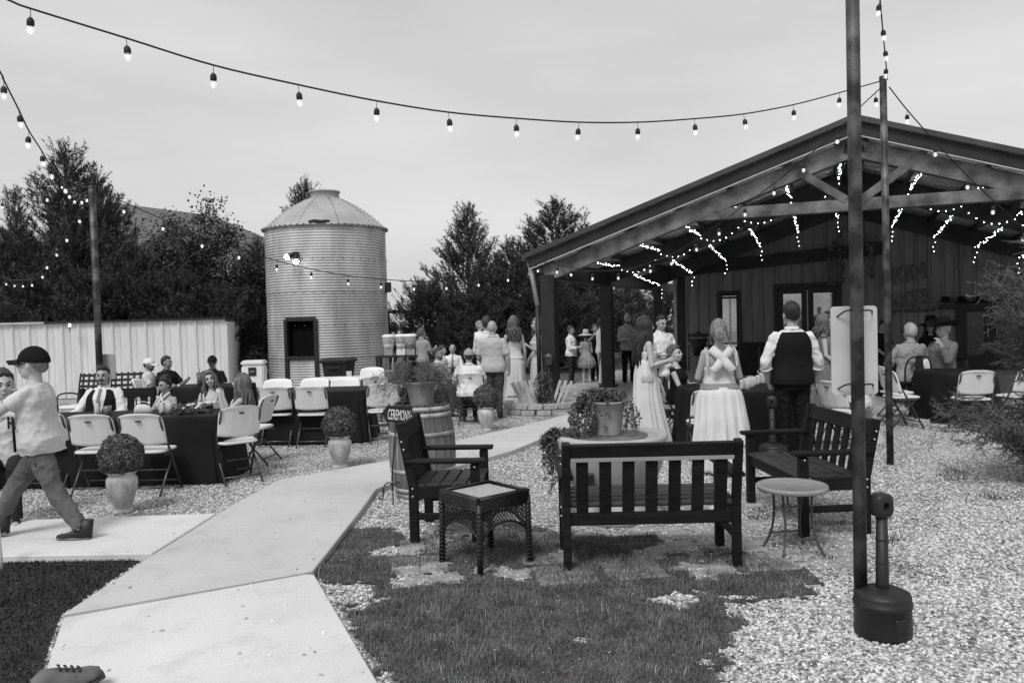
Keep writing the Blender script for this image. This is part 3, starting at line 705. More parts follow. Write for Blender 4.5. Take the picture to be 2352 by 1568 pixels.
f3 = thing('far_fence', 'ribbed metal fence with a raised rail beyond the silo', 'fence', (a.x - .3, fy3, 0), 0)
zt3 = W(915, 757, fy3).z; pm3 = panel(.405, zt3); pm3.materials.append(M_FENCE)
for k in range(5): link('panel', pm3, f3, (k * .405, 0, 0))
MB().box((.9, -.02, zt3 + .03), (2.0, .08, .07)).build('cap', M_DARKF, f3)
z4 = W(915, 716, fy3).z; MB().box((.9, -.02, z4), (2.0, .08, .09)).build('rail', M_DARKF, f3)
for x in (.25, 1.05): MB().box((x, 0, z4 / 2), (.1, .1, z4)).build('post', M_DARKF, f3)
# house roof beyond the trees
M_SHING = mat('shingle', .13, .9, var=.35, scale=3, stretch=(1, 1, 6), bump=.4, bscale=30)
HY = 40.0
hs = thing('house', 'shingle roofed house half hidden behind the left trees', 'house', (0, 0, 0), 0)
A = W(262, 466, HY + 3); B = W(640, 612, HY); Cc = W(-60, 600, HY); D_ = W(230, 760, HY - 2); E_ = W(330, 500, HY + 3)
rl = W(268, 466, HY + 4); rr2 = W(350, 568, HY + 4)
ev = W(640, 612, HY).z
hw = MB().add([tuple(A), (W(640, 612, HY).x, HY, ev), (A.x + .5, HY - 5, ev - .8), (Cc.x, HY - 3, ev - .4), (A.x + 3, HY + 9, A.z), (B.x + 2, HY + 9, ev)], [(0, 2, 1), (0, 3, 2), (0, 1, 5, 4)]).build('roof', M_SHING, hs)
MB().prism([(Cc.x, HY - 2.6), (A.x + .4, HY - 4.6), (B.x - .3, HY + .1), (B.x, HY + 8), (Cc.x, HY + 8)], 0, ev - .5).build('wall', M_SIDING, hs)
A2 = W(420, 560, 36); 
h2 = thing('neighbour_house', 'low shingle roof showing at the far left edge', 'house', (0, 0, 0), 0)
a = W(0, 523, 38); b = W(110, 575, 38); c = W(-200, 640, 38)
MB().add([tuple(a), tuple(b), (b.x, 34, b.z - .8), (c.x, 34, b.z - .8), (c.x, 38, a.z)], [(0, 4, 3, 2, 1)]).build('roof', M_SHING, h2)
MB().prism([(c.x, 34.3), (b.x - .2, 34.3), (b.x - .2, 42), (c.x, 42)], 0, b.z - .8).build('wall', M_SIDING, h2)
sheet('far_soil', [(-60, 20.9), (fx1 - .2, 20.9), (-5.6, 24.2), (-.9, 23.6), (PO.x - .6, 19.9), (PO.x + 3.5, 19.6), (30, 45), (30, 90), (-60, 90)], .006, M_SOIL, 'dark soil and dry grass under the pines')
# =================================================================== TREES
M_NEEDLE = mat('pine_needle', .040, .55, var=.45, scale=1.6, detail=3)
M_BARK = mat('pine_bark', .09, .9, var=.4, scale=8, bump=.5, bscale=30)
M_LEAF = mat('elm_leaf', .04, .5, var=.4, scale=2)
def tri_mesh(name, V, m):
    n = len(V); me = bpy.data.meshes.new(name); me.vertices.add(n * 3); me.vertices.foreach_set('co', V.reshape(-1)); me.loops.add(n * 3); me.polygons.add(n)
    me.loops.foreach_set('vertex_index', np.arange(n * 3, dtype=np.int32)); me.polygons.foreach_set('loop_start', np.arange(0, n * 3, 3, dtype=np.int32)); me.update(); me.materials.append(m); return me
def unit(a): return a / (np.linalg.norm(a, axis=-1, keepdims=True) + 1e-9)
def pine(seed, h, rad, dens=1., shape=.9, low=.03):
    rs = np.random.RandomState(seed); tuft_p = []; tuft_d = []; wood = MB()
    nseg = 9; tr = [Vector((.05 * h * .1 * rs.randn() if i else 0, .05 * h * .1 * rs.randn() if i else 0, h * .96 * i / nseg)) for i in range(nseg + 1)]
    wood.tube(tr, [max(.02, .022 * h * (1 - i / nseg) + .012) for i in range(nseg + 1)], 7)
    nb = int(76 * dens * h / 7)
    for k in range(nb):
        t = low + (1 - low) * ((k + rs.rand()) / nb) ** .95; z = h * t * .96; i = min(nseg - 1, int(t * nseg)); base = tr[i].lerp(tr[i + 1], t * nseg - i)
        az = k * 2.4 + rs.rand() * .9; prof = (1 - t) ** shape * (.8 + .2 * min(1, t * 3.5)) if t > .0 else 1
        L = rad * max(.10, prof) * (.75 + .5 * rs.rand()); up = -.05 + .9 * t + .15 * rs.randn()
        d = Vector((math.cos(az), math.sin(az), up * .6)); pts = [base]
        for s in range(1, 6):
            q = s / 5; pts.append(base + Vector((d.x, d.y, 0)) * (L * q) + Vector((0, 0, L * (up * .55 * q + .38 * q * q) + .05 * rs.randn() * L)))
        if L > .25: wood.tube(pts, [.018 * (1 - .7 * s / 5) + .008 * L for s in range(6)], 5, caps=False)
        nt = max(4, int(L * 17 * dens))
        for j in range(nt):
            q = .22 + .78 * (j + rs.rand()) / nt; f = q * 5; a = min(4, int(f)); p = pts[a].lerp(pts[a + 1], f - a)
            side = Vector((-d.y, d.x, 0)).normalized() * rs.randn() * .26 * L * (1.15 - q) + Vector((0, 0, 1)) * abs(rs.randn()) * .10 * L + Vector((rs.randn(), rs.randn(), rs.randn())) * .05
            tuft_p.append(p + side); dd = Vector((d.x, d.y, .55 + .8 * t)).normalized() * .8 + side * (1.6 / max(L, .3)) + Vector((0, 0, .5)) + Vector((rs.randn(), rs.randn(), rs.randn())) * .3
            tuft_d.append(dd.normalized())
    for j in range(10): tuft_p.append(Vector((rs.randn() * .05, rs.randn() * .05, h * (.93 + .07 * j / 10)))); tuft_d.append(Vector((rs.randn() * .3, rs.randn() * .3, 1)).normalized())
    P = np.array([tuple(p) for p in tuft_p]); D = unit(np.array([tuple(p) for p in tuft_d])); n = len(P); K = 26
    L = (.28 + .26 * rs.rand(n)); t = rs.rand(n, K); base = P[:, None] + D[:, None] * (t * L[:, None])[..., None]
    rd = rs.randn(n, K, 3); rd = unit(rd - (rd * D[:, None]).sum(-1, keepdims=True) * D[:, None]); nd = unit(D[:, None] * .75 + rd * .8 + [0, 0, .15]); ln = (.10 + .06 * rs.rand(n, K))[..., None]
    wd = unit(np.cross(nd, rs.randn(n, K, 3))) * (.009 + .004 * rs.rand(n, K))[..., None]
    V = np.stack([base - wd, base + wd, base + nd * ln], 2).reshape(-1, 3, 3)
    return wood.mesh('trunk'), tri_mesh('crown', V, M_NEEDLE)
def leafy(seed, h, rad, nleaf=9000):
    rs = np.random.RandomState(seed); wood = MB(); pts = []
    def grow(p, d, L, r, lev):
        path = [p]; q = p.copy()
        for s in range(4):
            d = (d + Vector((rs.randn(), rs.randn(), rs.randn() * .5)) * .14 + Vector((0, 0, .05))).normalized(); q = q + d * (L / 4); path.append(q.copy())
        wood.tube(path, [r * (1 - .5 * i / 4) for i in range(5)], 5, caps=False)
        if lev >= 2: pts.extend(path[1:])
        if lev < 4:
            for k in range(3 if lev else 5):
                a = path[2 + rs.randint(3)]; nd = (d + Vector((rs.randn(), rs.randn(), rs.randn() * .6 + .2)) * .75).normalized(); grow(a, nd, L * (.55 + .2 * rs.rand()), r * .5, lev + 1)
    grow(Vector((0, 0, 0)), Vector((0, 0, 1)), h * .42, .012 * h + .02, 0)
    P = np.array([tuple(q) for q in pts]); P[:, :2] *= rad / (np.percentile(np.abs(P[:, :2]), 95) + .01); P[:, 2] *= h / P[:, 2].max()
    n = nleaf; c = P[rs.randint(len(P), size=n)] + rs.randn(n, 3) * .16; a = unit(rs.randn(n, 3)); b = unit(np.cross(a, rs.randn(n, 3)))
    s = (.03 + .025 * rs.rand(n))[:, None]; V1 = np.stack([c - a * s, c + b * s * .6, c + a * s], 1); V2 = np.stack([c - a * s, c + a * s, c - b * s * .6], 1)
    return wood.mesh('trunk'), tri_mesh('crown', np.concatenate([V1, V2]), M_LEAF)
PROTO = [pine(1, 7.0, 2.5, 1.25), pine(2, 6.5, 2.1, 1.25, shape=.75), pine(3, 5.5, 2.3, 1.2, shape=.8), pine(4, 7.5, 2.3, 1.2, shape=1.05), pine(5, 4.2, 2.0, 1.3, shape=.55)]
PH = [7.0, 6.5, 5.5, 7.5, 4.2]
LEAFP = [leafy(21, 5.6, 1.1), leafy(22, 5.2, 1.0)]
for a, b in PROTO + LEAFP: a.materials.append(M_BARK)
def tree(k, px, top, Y, label, wx=1., rz=0., leaf=False, name='pine_tree', group='pines along the back of the yard'):
    q = W(px, top, Y); hh = q.z; base = (LEAFP if leaf else PROTO)[k]; h0 = (5.6, 5.2)[k] if leaf else PH[k]
    t = thing(name, label, 'tree', (q.x, Y, 0), rz, group); s = hh / h0; t.scale = (s * wx, s * wx, s)
    link('trunk', base[0], t); link('crown', base[1], t); return t
tree(0, 150, 343, 24.5, 'tallest dark pine at the left, behind the tied string lights', 1.12, .3)
tree(3, 35, 445, 26.0, 'pointed pine left of the tallest left pine', .9, 1.7)
tree(1, 20, 560, 23.5, 'dark pine cut by the left edge of the picture', 1.25, 1.1)
tree(2, 215, 405, 26, 'pointed pine rising just behind the left pole top', .8, 2.2)
tree(2, 290, 560, 23.2, 'broad pine right of the left light pole', 1.15, .9)
tree(4, 205, 640, 22.5, 'low bushy pine just behind the left fence', 1.3, 2.9)
tree(4, 70, 650, 22.4, 'low bushy pine behind the fence under the hanging bulbs', 1.3, 4.4)
tree(0, 345, 505, 26.5, 'slim leafy tree in front of the shingle roof', .9, 1.2, leaf=True, name='elm_tree', group='leafy trees by the fence') if False else tree(0, 352, 486, 25.5, 'slim leafy tree in front of the shingle roof', 1., 1.2, leaf=True, name='elm_tree', group='leafy trees by the fence')
tree(1, 440, 462, 24.5, 'taller leafy tree with sky gaps left of the silo', 1.15, 2.0, leaf=True, name='elm_tree', group='leafy trees by the fence')
tree(0, 530, 530, 24.0, 'round leafy tree nearest the silo', 1.2, 3.4, leaf=True, name='elm_tree', group='leafy trees by the fence')
tree(1, 400, 545, 23.6, 'lower leafy tree in front of the roof middle', 1.3, 5.2, leaf=True, name='elm_tree', group='leafy trees by the fence')
tree(4, 400, 640, 23.0, 'low dark pine behind the middle of the left fence', 1.35, 1.4)
tree(4, 480, 670, 22.8, 'low dark pine behind the right end of the left fence', 1.35, 3.7)
tree(2, 592, 560, 24.3, 'dark pine touching the left side of the silo', 1.0, 5.0)
tree(1, 700, 425, 29, 'pine peeking above the silo lid', .9, .4)
tree(0, 1075, 478, 25.5, 'tall pine right of the silo', 1.15, 4.1)
tree(1, 1275, 468, 27.5, 'tall open pine rising beside the pavilion eave', 1.5, 2.2)
tree(4, 985, 660, 24.5, 'low pine close to the right of the silo', 1.3, 2.0)
tree(2, 1175, 560, 25.0, 'mid sized pine between the two tall pines', 1.1, 3.9)
tree(2, 1345, 560, 29, 'pine behind the first pavilion post', 1.2, 5.7)
tree(4, 1255, 640, 24.6, 'low dense pine left of the first pavilion post', 1.3, 5.3)
tree(4, 1095, 680, 24.0, 'low dense pine behind the seated man with the tie', 1.4, .7)
tree(1, 1445, 640, 31, 'pine seen between the second and third pavilion posts', 1.5, 2.6)
tree(4, 1530, 665, 33, 'pine beside the far pavilion wall corner', 1.4, 4.6)
tree(4, 1340, 700, 26, 'low pine seen between the first two pavilion posts', 1.3, 1.9)
tree(2, 640, 640, 25.5, 'dark pine hidden mostly by the silo', 1.1, 2.9)
# right-hand airy shrub reaching into the frame
def wispy(seed, n_stem, h, spread, leaves=26, arch=.5):
    rs = np.random.RandomState(seed); wood = MB(); tri = []
    for k in range(n_stem):
        az = rs.rand() * 6.28; r0 = rs.rand() * .12; d = Vector((math.cos(az), math.sin(az), 0)); L = h * (.55 + .5 * rs.rand()); sp = spread * (.3 + .9 * rs.rand())
        pts = [Vector((d.x * r0, d.y * r0, 0))]
        for s in range(1, 8):
            q = s / 7; pts.append(Vector((d.x * (r0 + sp * q ** 1.3), d.y * (r0 + sp * q ** 1.3), L * (q - arch * q ** 3 * .6))) + Vector((rs.randn(), rs.randn(), rs.randn())) * .03)
        wood.tube(pts, [.010 * (1 - .8 * s / 7) for s in range(8)], 4, caps=False)
        for j in range(leaves):
            q = .25 + .75 * rs.rand(); f = q * 7; a = min(6, int(f)); p = pts[a].lerp(pts[a + 1], f - a); td = (Vector((rs.randn(), rs.randn(), rs.randn() * .6)) + d * .7).normalized(); tl = .1 + .13 * rs.rand()
            wood.tube([p, p + td * tl * .5 + Vector((0, 0, .01)), p + td * tl], [.003, .0022, .001], 3, caps=False)
            for m in range(11):
                b = p + td * tl * (m + 1) / 11; ld = (td + Vector((rs.randn(), rs.randn(), rs.randn())) * .8).normalized(); w_ = ld.cross(Vector((rs.randn(), rs.randn(), rs.randn()))).normalized() * .0055; ll = .025 + .03 * rs.rand()
                tri.append([tuple(b - w_), tuple(b + w_), tuple(b + ld * ll)])
    return wood.mesh('stems'), np.array(tri)
M_WISP = mat('wispy_leaf', .10, .6, var=.4, scale=4); M_TWIG = mat('twig', .14, .8, var=.3)
def wisp_plant(name, label, seed, loc, n, h, sp, leaves, arch=.5, m=M_WISP, group=None):
    t = thing(name, label, 'shrub', loc, 0, group); a, tr_ = wispy(seed, n, h, sp, leaves, arch); a.materials.append(M_TWIG); link('stems', a, t); link('foliage', tri_mesh('foliage', tr_, m), t); return t
q = G(2520, 1130); wisp_plant('wispy_shrub', 'tall airy shrub reaching in from the right edge up to the roof', 31, (q.x, q.y, 0), 130, 3.05, .75, 46, .42)
q = G(2370, 1115); wisp_plant('wispy_shrub', 'low airy shrub in front of the empty black table at right', 32, (q.x + .2, q.y, 0), 64, 1.35, .72, 34, .8)
# =================================================================== FURNITURE AND YARD THINGS
M_PLAST = mat('white_plastic', .74, .45, var=.04, scale=3, bump=.03, bscale=300)
M_TUBE = mat('grey_tube', .10, .4, .6, var=.2)
M_SLOT = mat('slot_black', .01, .7, var=.1)
M_BLK = mat('black_cloth', .012, .6, spec=.12, var=.3, scale=2.5, bump=.1, bscale=12)
M_WOODB = mat('black_stained_wood', .012, .55, spec=.12, var=.3, scale=4, stretch=(1, 1, 8), bump=.06, bscale=40)
M_WOODS = mat('worn_seat_slat', .03, .45, spec=.3, var=.3, scale=4, bump=.06, bscale=40)
M_BOLT = mat('bolt_steel', .55, .3, .8, var=.05)
M_RESIN = mat('wicker_black', .016, .4, var=.3, scale=20)
M_TOPG = mat('pebbled_glass', .42, .25, var=.1, scale=30, bump=.4, bscale=90)
M_TERRA = mat('clay_pot', .30, .7, var=.12, scale=5, bump=.08)
M_STONE2 = mat('glazed_stoneware', .27, .6, scale=9, detail=9, bump=.12, bscale=30, stretch=(1, 1, .6), v2=.52, lo=.33, hi=.6)
M_BOX = mat('boxwood', .075, .35, var=.5, scale=60, detail=1)
M_FOLI = mat('planter_leaf', .085, .45, var=.45, scale=6)
M_OAK = mat('weathered_oak', .05, .75, scale=7, stretch=(1, 1, .22), detail=9, bump=.3, bscale=30, v2=.24, lo=.40, hi=.70)
M_HOOP = mat('hoop_iron', .40, .55, .2, var=.35, scale=6)
M_CONCB = mat('cast_concrete', .40, .8, var=.14, scale=4, detail=8, bump=.12, bscale=90)
M_POLE = mat('rusty_pipe', .03, .55, .4, scale=5, detail=8, v2=.17, lo=.44, hi=.68, bump=.1, bscale=80)
M_PLASTB = mat('black_plastic', .016, .5, var=.2, bump=.03)
M_GREY = mat('grey_plastic', .12, .5, var=.1)
M_CLEAR = glassy('clear_plastic', .9, .05, .25); M_DRINK = mat('dark_tea', .03, .2, var=.1); M_WATER = glassy('lemonade', .75, .1, .55)
M_PAPER = mat('paper_white', .72, .6, var=.05); M_STEELB = mat('brushed_steel', .5, .3, .8, var=.1)

# ---------- white folding chair (faces -Y)
def folding_chair():
    t = thing('folding_chair', 'x', 'chair', (0, 0, 0), 0, 'white plastic folding chairs')
    b = MB(); nu, nv = 14, 12
    def back(u, v, off):
        x = (u - .5) * .455; z = .505 + v * .338; ax = abs(u - .5) * 2
        if v > .7: x *= 1 - .10 * ((v - .7) / .3) ** 2.2
        zz = z - (.030 * ax ** 3 if v > .5 else -.014 * ax ** 2) * (abs(v - .5) * 2)
        y = .135 + v * .095 - .050 * ax ** 2 * (1 if True else 0) + (.018 * max(0, (v - .88) / .12) ** 2) + off
        if .30 < u < .70 and v < .86 and off > 0: y -= .006
        return (x, y, zz)
    nuv = 20
    for off in (0., .022):
        b.grid(lambda a, c: back(c, a, off), nv, nuv)
    n1 = (nv + 1) * (nuv + 1); m = nuv + 1; rim = []
    edge = [i for i in range(nuv + 1)] + [i * m + nuv for i in range(1, nv + 1)] + [nv * m + i for i in range(nuv - 1, -1, -1)] + [i * m for i in range(nv - 1, 0, -1)]
    for k in range(len(edge)): p, q = edge[k], edge[(k + 1) % len(edge)]; rim.append((p, q, q + n1, p + n1))
    b.f += rim; b.sm += [True] * len(rim)
    bk = b.build('backrest', M_PLAST, t)
    MB().box((0, .232, .762), (.055, .03, .013)).build('handle_slot', M_SLOT, bk, bevel=.004)
    s = MB(); out = []
    for k in range(40):
        a = 2 * math.pi * k / 40; e = 5; x = .215 * math.copysign(abs(math.cos(a)) ** (2 / e), math.cos(a)); y = .195 * math.copysign(abs(math.sin(a)) ** (2 / e), math.sin(a)); out.append((x * (1 + .04 * (-y / .195)), y - .02))
    s.prism(out, .425, .452); s.build('seat', M_PLAST, t, bevel=.009, seg=2)
    for x in (-.212, .212):
        MB().tube([(x, .215, .80), (x, .17, .70), (x * 1.02, .015, .44), (x * 1.04, -.225, .0)], .0125, 8).build('front_leg', M_TUBE, t)
        MB().tube([(x * .93, -.13, .415), (x * .93, .24, .0)], .0115, 8).build('rear_leg', M_TUBE, t)
        MB().bar((x, -.14, .42), (x, .1, .41), .012, .03).build('link', M_TUBE, t)
    MB().tube([(-.214, -.175, .09), (.214, -.175, .09)], .009, 6).build('crossbar', M_TUBE, t)
    MB().tube([(-.198, .175, .075), (.198, .175, .075)], .009, 6).build('crossbar', M_TUBE, t)
    MB().tube([(-.198, .03, .235), (.198, .03, .235)], .008, 6).build('crossbar', M_TUBE, t)
    return t
FC = folding_chair(); fc_used = [False]
def chair(px, py, deg, label, Y=None):
    q = G(px, py) if Y is None else W(px, 900, Y); q.z = .005
    if not fc_used[0]:
        fc_used[0] = True; FC.location = q; FC.rotation_euler = (0, 0, R(deg)); FC['label'] = label; return FC
    return dup(FC, q, R(deg), label)
chair(233, 1130, 182, 'left one of two white folding chairs with backs to us, behind the front urn')
chair(348, 1130, 179, 'right one of two white folding chairs with backs to us, behind the front urn')
chair(545, 1104, 217, 'white folding chair turned at an angle at the right end of the front table')
chair(128, 1118, 180, 'white folding chair half hidden behind the walking boy')
chair(590, 1062, 262, 'white folding chair under the long haired woman in profile')
chair(641, 1022, 181, 'left white folding chair with its back to us at the second black table')
chair(724, 1022, 179, 'white folding chair with its back to us above the middle urn')
chair(880, 1014, 197, 'white folding chair with its back to us just left of the arrow sign')
chair(632, 0, 2, 'leftmost white folding chair on the far side of the second black table', 12.45)
chair(716, 0, -3, 'middle white folding chair on the far side of the second black table', 12.45)
chair(790, 0, 4, 'right white folding chair on the far side of the second black table', 12.4)
chair(866, 0, 183, 'white folding chair tucked at the near side of the white topped table', 12.85)
chair(853, 0, 0, 'white folding chair on the far side of the white topped table', 14.9)
chair(1084, 0, 176, 'white folding chair holding the man in the mesh cap', 13.1)
chair(345, 0, 95, 'white folding chair under the man in the white cap', 13.6)
chair(1624, 0, 182, 'white folding chair left of the bridesmaid with crossed straps', 9.35)
chair(1537, 0, 92, 'nearer white folding chair of the pair behind the woman holding a baby', 10.98)
chair(1540, 0, 88, 'white folding chair under the seated woman in black', 11.5)
chair(1930, 0, 115, 'white folding chair partly hidden behind the white board', 9.9)
chair(2066, 0, 94, 'nearer of two white folding chairs in profile right of the thin pole', 11.5)
chair(2056, 0, 88, 'farther of two white folding chairs in profile right of the thin pole', 12.1)
chair(2232, 0, 172, 'white folding chair with its back to us at the empty table behind the shrub', 11.0)
chair(2166, 0, 5, 'white folding chair on the far side of the empty black table at right', 13.3)
chair(2338, 0, 200, 'white folding chair lost in the shrub at the right edge', 11.2)
# ---------- cloth covered tables
def outline(wd, dp, e, n=96):
    o = []
    for k in range(n):
        a = 2 * math.pi * k / n; o.append((wd / 2 * math.copysign(abs(math.cos(a)) ** (2 / e), math.cos(a)), dp / 2 * math.copysign(abs(math.sin(a)) ** (2 / e), math.sin(a))))
    return o
def cloth_table(label, loc, rz, wd, dp, e=9, z=.745, hem=.03, flare=.06, m=None, seed=1, legs=True):
    t = thing('table', label, 'table', loc, rz, 'cloth covered tables'); o = outline(wd, dp, e); rs = random.Random(seed); n = len(o); mb = MB(); vs = []
    ph = [rs.random() * 6.28 for _ in range(4)]
    levels = [(z, -.006, 0), (z - .012, .004, 0), (z - .06, .008, .002), (z * .85, .010 + flare * .1, .008), (z * .7, .012 + flare * .2, .014), (z * .4, .012 + flare * .5, .026), (hem, .012 + flare, .036)]
    for (zz, off, amp) in levels:
        for k, (x, y) in enumerate(o):
            a = 2 * math.pi * k / n; r_ = math.hypot(x, y); f = off + amp * (math.sin(9 * a + ph[0]) * .6 + math.sin(17 * a + ph[1]) * .4 + math.sin(29 * a + ph[2]) * .25)
            vs.append((x * (1 + f / r_), y * (1 + f / r_), zz))
    fs = [tuple(range(n))] + [(i * n + k, i * n + (k + 1) % n, (i + 1) * n + (k + 1) % n, (i + 1) * n + k) for i in range(len(levels) - 1) for k in range(n)]
    mb.add(vs, fs, True); mb.sm[0] = False
    mb.build('cloth', m or M_BLK, t); MB().prism([(x * .97, y * .97) for x, y in o], z - .04, z - .01).build('table_top', M_PLAST, t)
    return t
def pw(px, Y): q = W(px, 900, Y); return (q.x, Y, 0)
xr = W(527, 950, 8.95).x
cloth_table('long black clothed table in front of the man in the vest', (xr - 1.3, 9.02, 0), 0, 2.6, .78, 14, seed=2, flare=.05)
cloth_table('black clothed table at the far left behind the walking boy', (xr - 3.35, 7.9, 0), .3, 1.5, 1.5, 2.2, seed=4)
x0, x1 = W(606, 900, 11.6).x, W(842, 900, 11.6).x
cloth_table('black clothed table with empty chairs left of the barrel', ((x0 + x1) / 2, 11.72, 0), 0, x1 - x0, .8, 14, seed=3, flare=.08)
cloth_table('black clothed table where the two officers sit', pw(495, 13.1), 0, 1.15, .7, 10, seed=6)
cloth_table('small black clothed table among the seated guests by the silo', pw(1040, 15.8), .1, 1.5, .8, 10, seed=7)
RT = Vector((2.95, 10.45, 0))
cloth_table('black clothed table with drink cups in front of the man in the vest from behind', RT, .2, 1.55, 1.5, 2.4, seed=8)
cloth_table('empty dark clothed table at the right behind the shrub', pw(2192, 12.1), .4, 1.05, 1.05, 2.3, seed=9)
cloth_table('dark clothed table of the guests under the porch by the large letters', pw(2120, 15.0), .1, 1.4, 1.4, 2.3, seed=10, m=M_BLK)
t3 = thing('folding_table', 'white topped folding table with a plastic cup near the silo', 'table', pw(812, 13.9), 0)
MB().box((0, 0, .73), (1.2, .7, .04)).build('table_top', M_PLAST, t3, bevel=.012)
for x in (-.5, .5):
    for y in (-.28, .28): MB().tube([(x, y, .71), (x * 1.03, y, 0)], .014, 8).build('leg', M_TUBE, t3)
td = thing('drinks_table', 'dark serving table holding the drink dispensers', 'table', pw(918, 18.4), 0)
zt_d = W(918, 816, 18.2).z
MB().box((0, 0, zt_d - .02), (.98, .55, .05)).build('table_top', M_DARKF, td, bevel=.005)
for x in (-.45, .45):
    for y in (-.24, .24): MB().box((x, y, zt_d / 2 - .02), (.06, .06, zt_d - .05)).build('leg', M_DARKF, td)
for k, (px, dk, lb) in enumerate(((893, 'w', 'leftmost clear drink dispenser of pale lemonade'), (921, 'w', 'middle clear drink dispenser on a white stand'), (944, 'd', 'drink dispenser half full of dark tea'))):
    q = W(px, 800, 18.25); t = thing('drink_dispenser', lb, 'dispenser', (q.x, 18.25 + .05 * (k == 1), zt_d), 0, 'drink dispensers')
    MB().box((0, 0, .07), (.2, .2, .14)).build('stand', M_PAPER if k == 1 else M_STEELB, t, bevel=.01)
    MB().lathe([(.0, .145), (.1, .145), (.135, .30), (.14, .42), (.12, .44)], 20).build('jar', M_CLEAR, t)
    MB().lathe([(0, .15), (.098, .15), (.125, .30 if dk == 'd' else .26), (0, .30 if dk == 'd' else .26)], 20).build('drink', M_DRINK if dk == 'd' else M_WATER, t)
    MB().lathe([(.145, .42), (.145, .45), (.1, .48), (0, .48)], 20).build('lid', M_PAPER, t); MB().cone((0, -.1, .19), (0, -.18, .18), .015).build('tap', M_STEELB, t)
# ---------- black wooden bench family (faces -Y locally)
def bench(label, loc, rz, Wd, nsl, cat='bench', name='garden_bench', back_h=.86, strip=True, group='black wooden seats'):
    t = thing(name, label, cat, loc, rz, group); D = .52; hw = Wd / 2
    for s in (-1, 1):
        x = s * (hw - .03)
        MB().bar((x, .24, 0), (x, .24, .44), .055, .07, up=(0, 1, 0)).bar((x, .24, .42), (x, .33, back_h), .055, .065, up=(0, 1, 0)).build('rear_leg', M_WOODB, t, bevel=.006)
        MB().bar((x, -.24, 0), (x, -.24, .60), .06, .07, up=(0, 1, 0)).build('front_leg', M_WOODB, t, bevel=.006)
        MB().box((x, -.01, .625), (.10, .62, .032)).build('armrest', M_WOODB, t, bevel=.008)
        MB().box((x, 0, .20), (.035, .42, .05)).build('stretcher', M_WOODB, t, bevel=.004)
        MB().box((x, 0, .385), (.045, .44, .09)).build('seat_rail', M_WOODB, t, bevel=.004)
        bl = MB()
        for (yy, zz) in ((.285, .42), (.285, .36), (-.285, .58), (.345, .72), (.36, .78)): bl.ell((x + .035 * s, yy - .045 * (1 if yy > 0 else -1), zz), (.008, .009, .009), 8, 5)
        tag(bl.build('bolts', M_BOLT, t), kind='stuff')
    MB().box((0, -.235, .385), (Wd - .1, .04, .09)).build('apron', M_WOODB, t, bevel=.004)
    for k in range(5): MB().box((0, -.225 + k * .107, .442 - .004 * k), (Wd - .09, .092, .024)).build('seat_slat', M_WOODS, t, bevel=.006)
    ang = math.atan2(.09, back_h - .42)
    yb = lambda z: .24 + (z - .42) * .09 / (back_h - .42)
    MB().bar((-hw + .05, yb(back_h - .07), back_h - .07), (hw - .05, yb(back_h - .07), back_h - .07), .04, .12, up=(0, .2, 1)).build('top_rail', M_WOODB, t, bevel=.006)
    MB().bar((-hw + .05, yb(.42) - .005, .335), (hw - .05, yb(.42) - .005, .335), .035, .085).build('bottom_rail', M_WOODB, t, bevel=.006)
    if strip:
        z = back_h - .115; st = MB().bar((-hw + .06, yb(z) + .027, z), (hw - .06, yb(z) + .027, z), .008, .024, up=(0, .2, 1)).build('metal_strip', mat('strip_alu', .38, .4, .2, var=.08), t)
    for k in range(nsl):
        x = -hw + .06 + (Wd - .12) * (k + .5) / nsl; MB().bar((x, yb(.42) - .002, .36), (x, yb(back_h - .12), back_h - .12), (Wd - .12) / nsl * .52, .022, up=(0, 1, 0)).build('back_slat', M_WOODB, t, bevel=.004)
    return t
a, b = G(1296, 1312), G(1704, 1303); cb = (a + b) / 2
nv_ = Vector((-(b - a).y, (b - a).x, 0)).normalized()
bench('black wooden bench seen from behind in the foreground', (cb.x + nv_.x * .26, cb.y + nv_.y * .26, .012), math.atan2((b - a).y, (b - a).x) + math.pi, 1.2, 7, back_h=.865)
a, b = G(1838, 1232), G(1722, 1157); cb = (a + b) / 2; dirb = (b - a).normalized(); nb_ = Vector((dirb.y, -dirb.x, 0))
bench('black wooden bench at right facing left behind the small round table', (cb.x + nb_.x * .26, cb.y + nb_.y * .26, .01), math.atan2(dirb.y, dirb.x) - math.pi / 2 + math.pi + R(0) if False else R(-90) + (math.atan2(dirb.y, dirb.x) - math.pi / 2), 1.18, 7, back_h=.87, strip=False)
q = G(950, 1250); bench('black wooden armchair in profile beside the barrel', (q.x + .27, q.y + .33, .01), R(90 - 4), .70, 5, 'chair', 'garden_armchair', .92, False)
bench('black wooden bench behind the man in the vest at the left table', pw(243, 10.35), 0, 1.0, 5, back_h=.92, strip=False)
# ---------- strapped patio chairs at the fence
def patio_chair(label, loc, rz):
    t = thing('patio_chair', label, 'chair', loc, rz, 'dark strapped patio chairs')
    for s in (-1, 1):
        MB().tube(spline([(s * .27, .2, 0), (s * .27, .22, .4), (s * .27, .34, .95)]), .014, 6).build('rear_leg', M_DARKF, t)
        MB().tube(spline([(s * .27, -.25, 0), (s * .27, -.26, .4), (s * .27, -.24, .62), (s * .27, .05, .64), (s * .27, .25, .6)]), .014, 6).build('arm', M_DARKF, t)
    for k in range(5): z = .55 + k * .09; MB().box((0, .24 + k * .022, z), (.54, .008, .045)).build('back_strap', M_DARKF, t)
    for k in range(5): MB().bar((-.2 + k * .1, .235, .5), (-.2 + k * .1, .335, .95), .035, .008, up=(0, 1, 0)).build('back_strap', M_DARKF, t)
    MB().box((0, -.02, .42), (.52, .5, .06)).build('cushion', M_PAPER, t, bevel=.02); return t
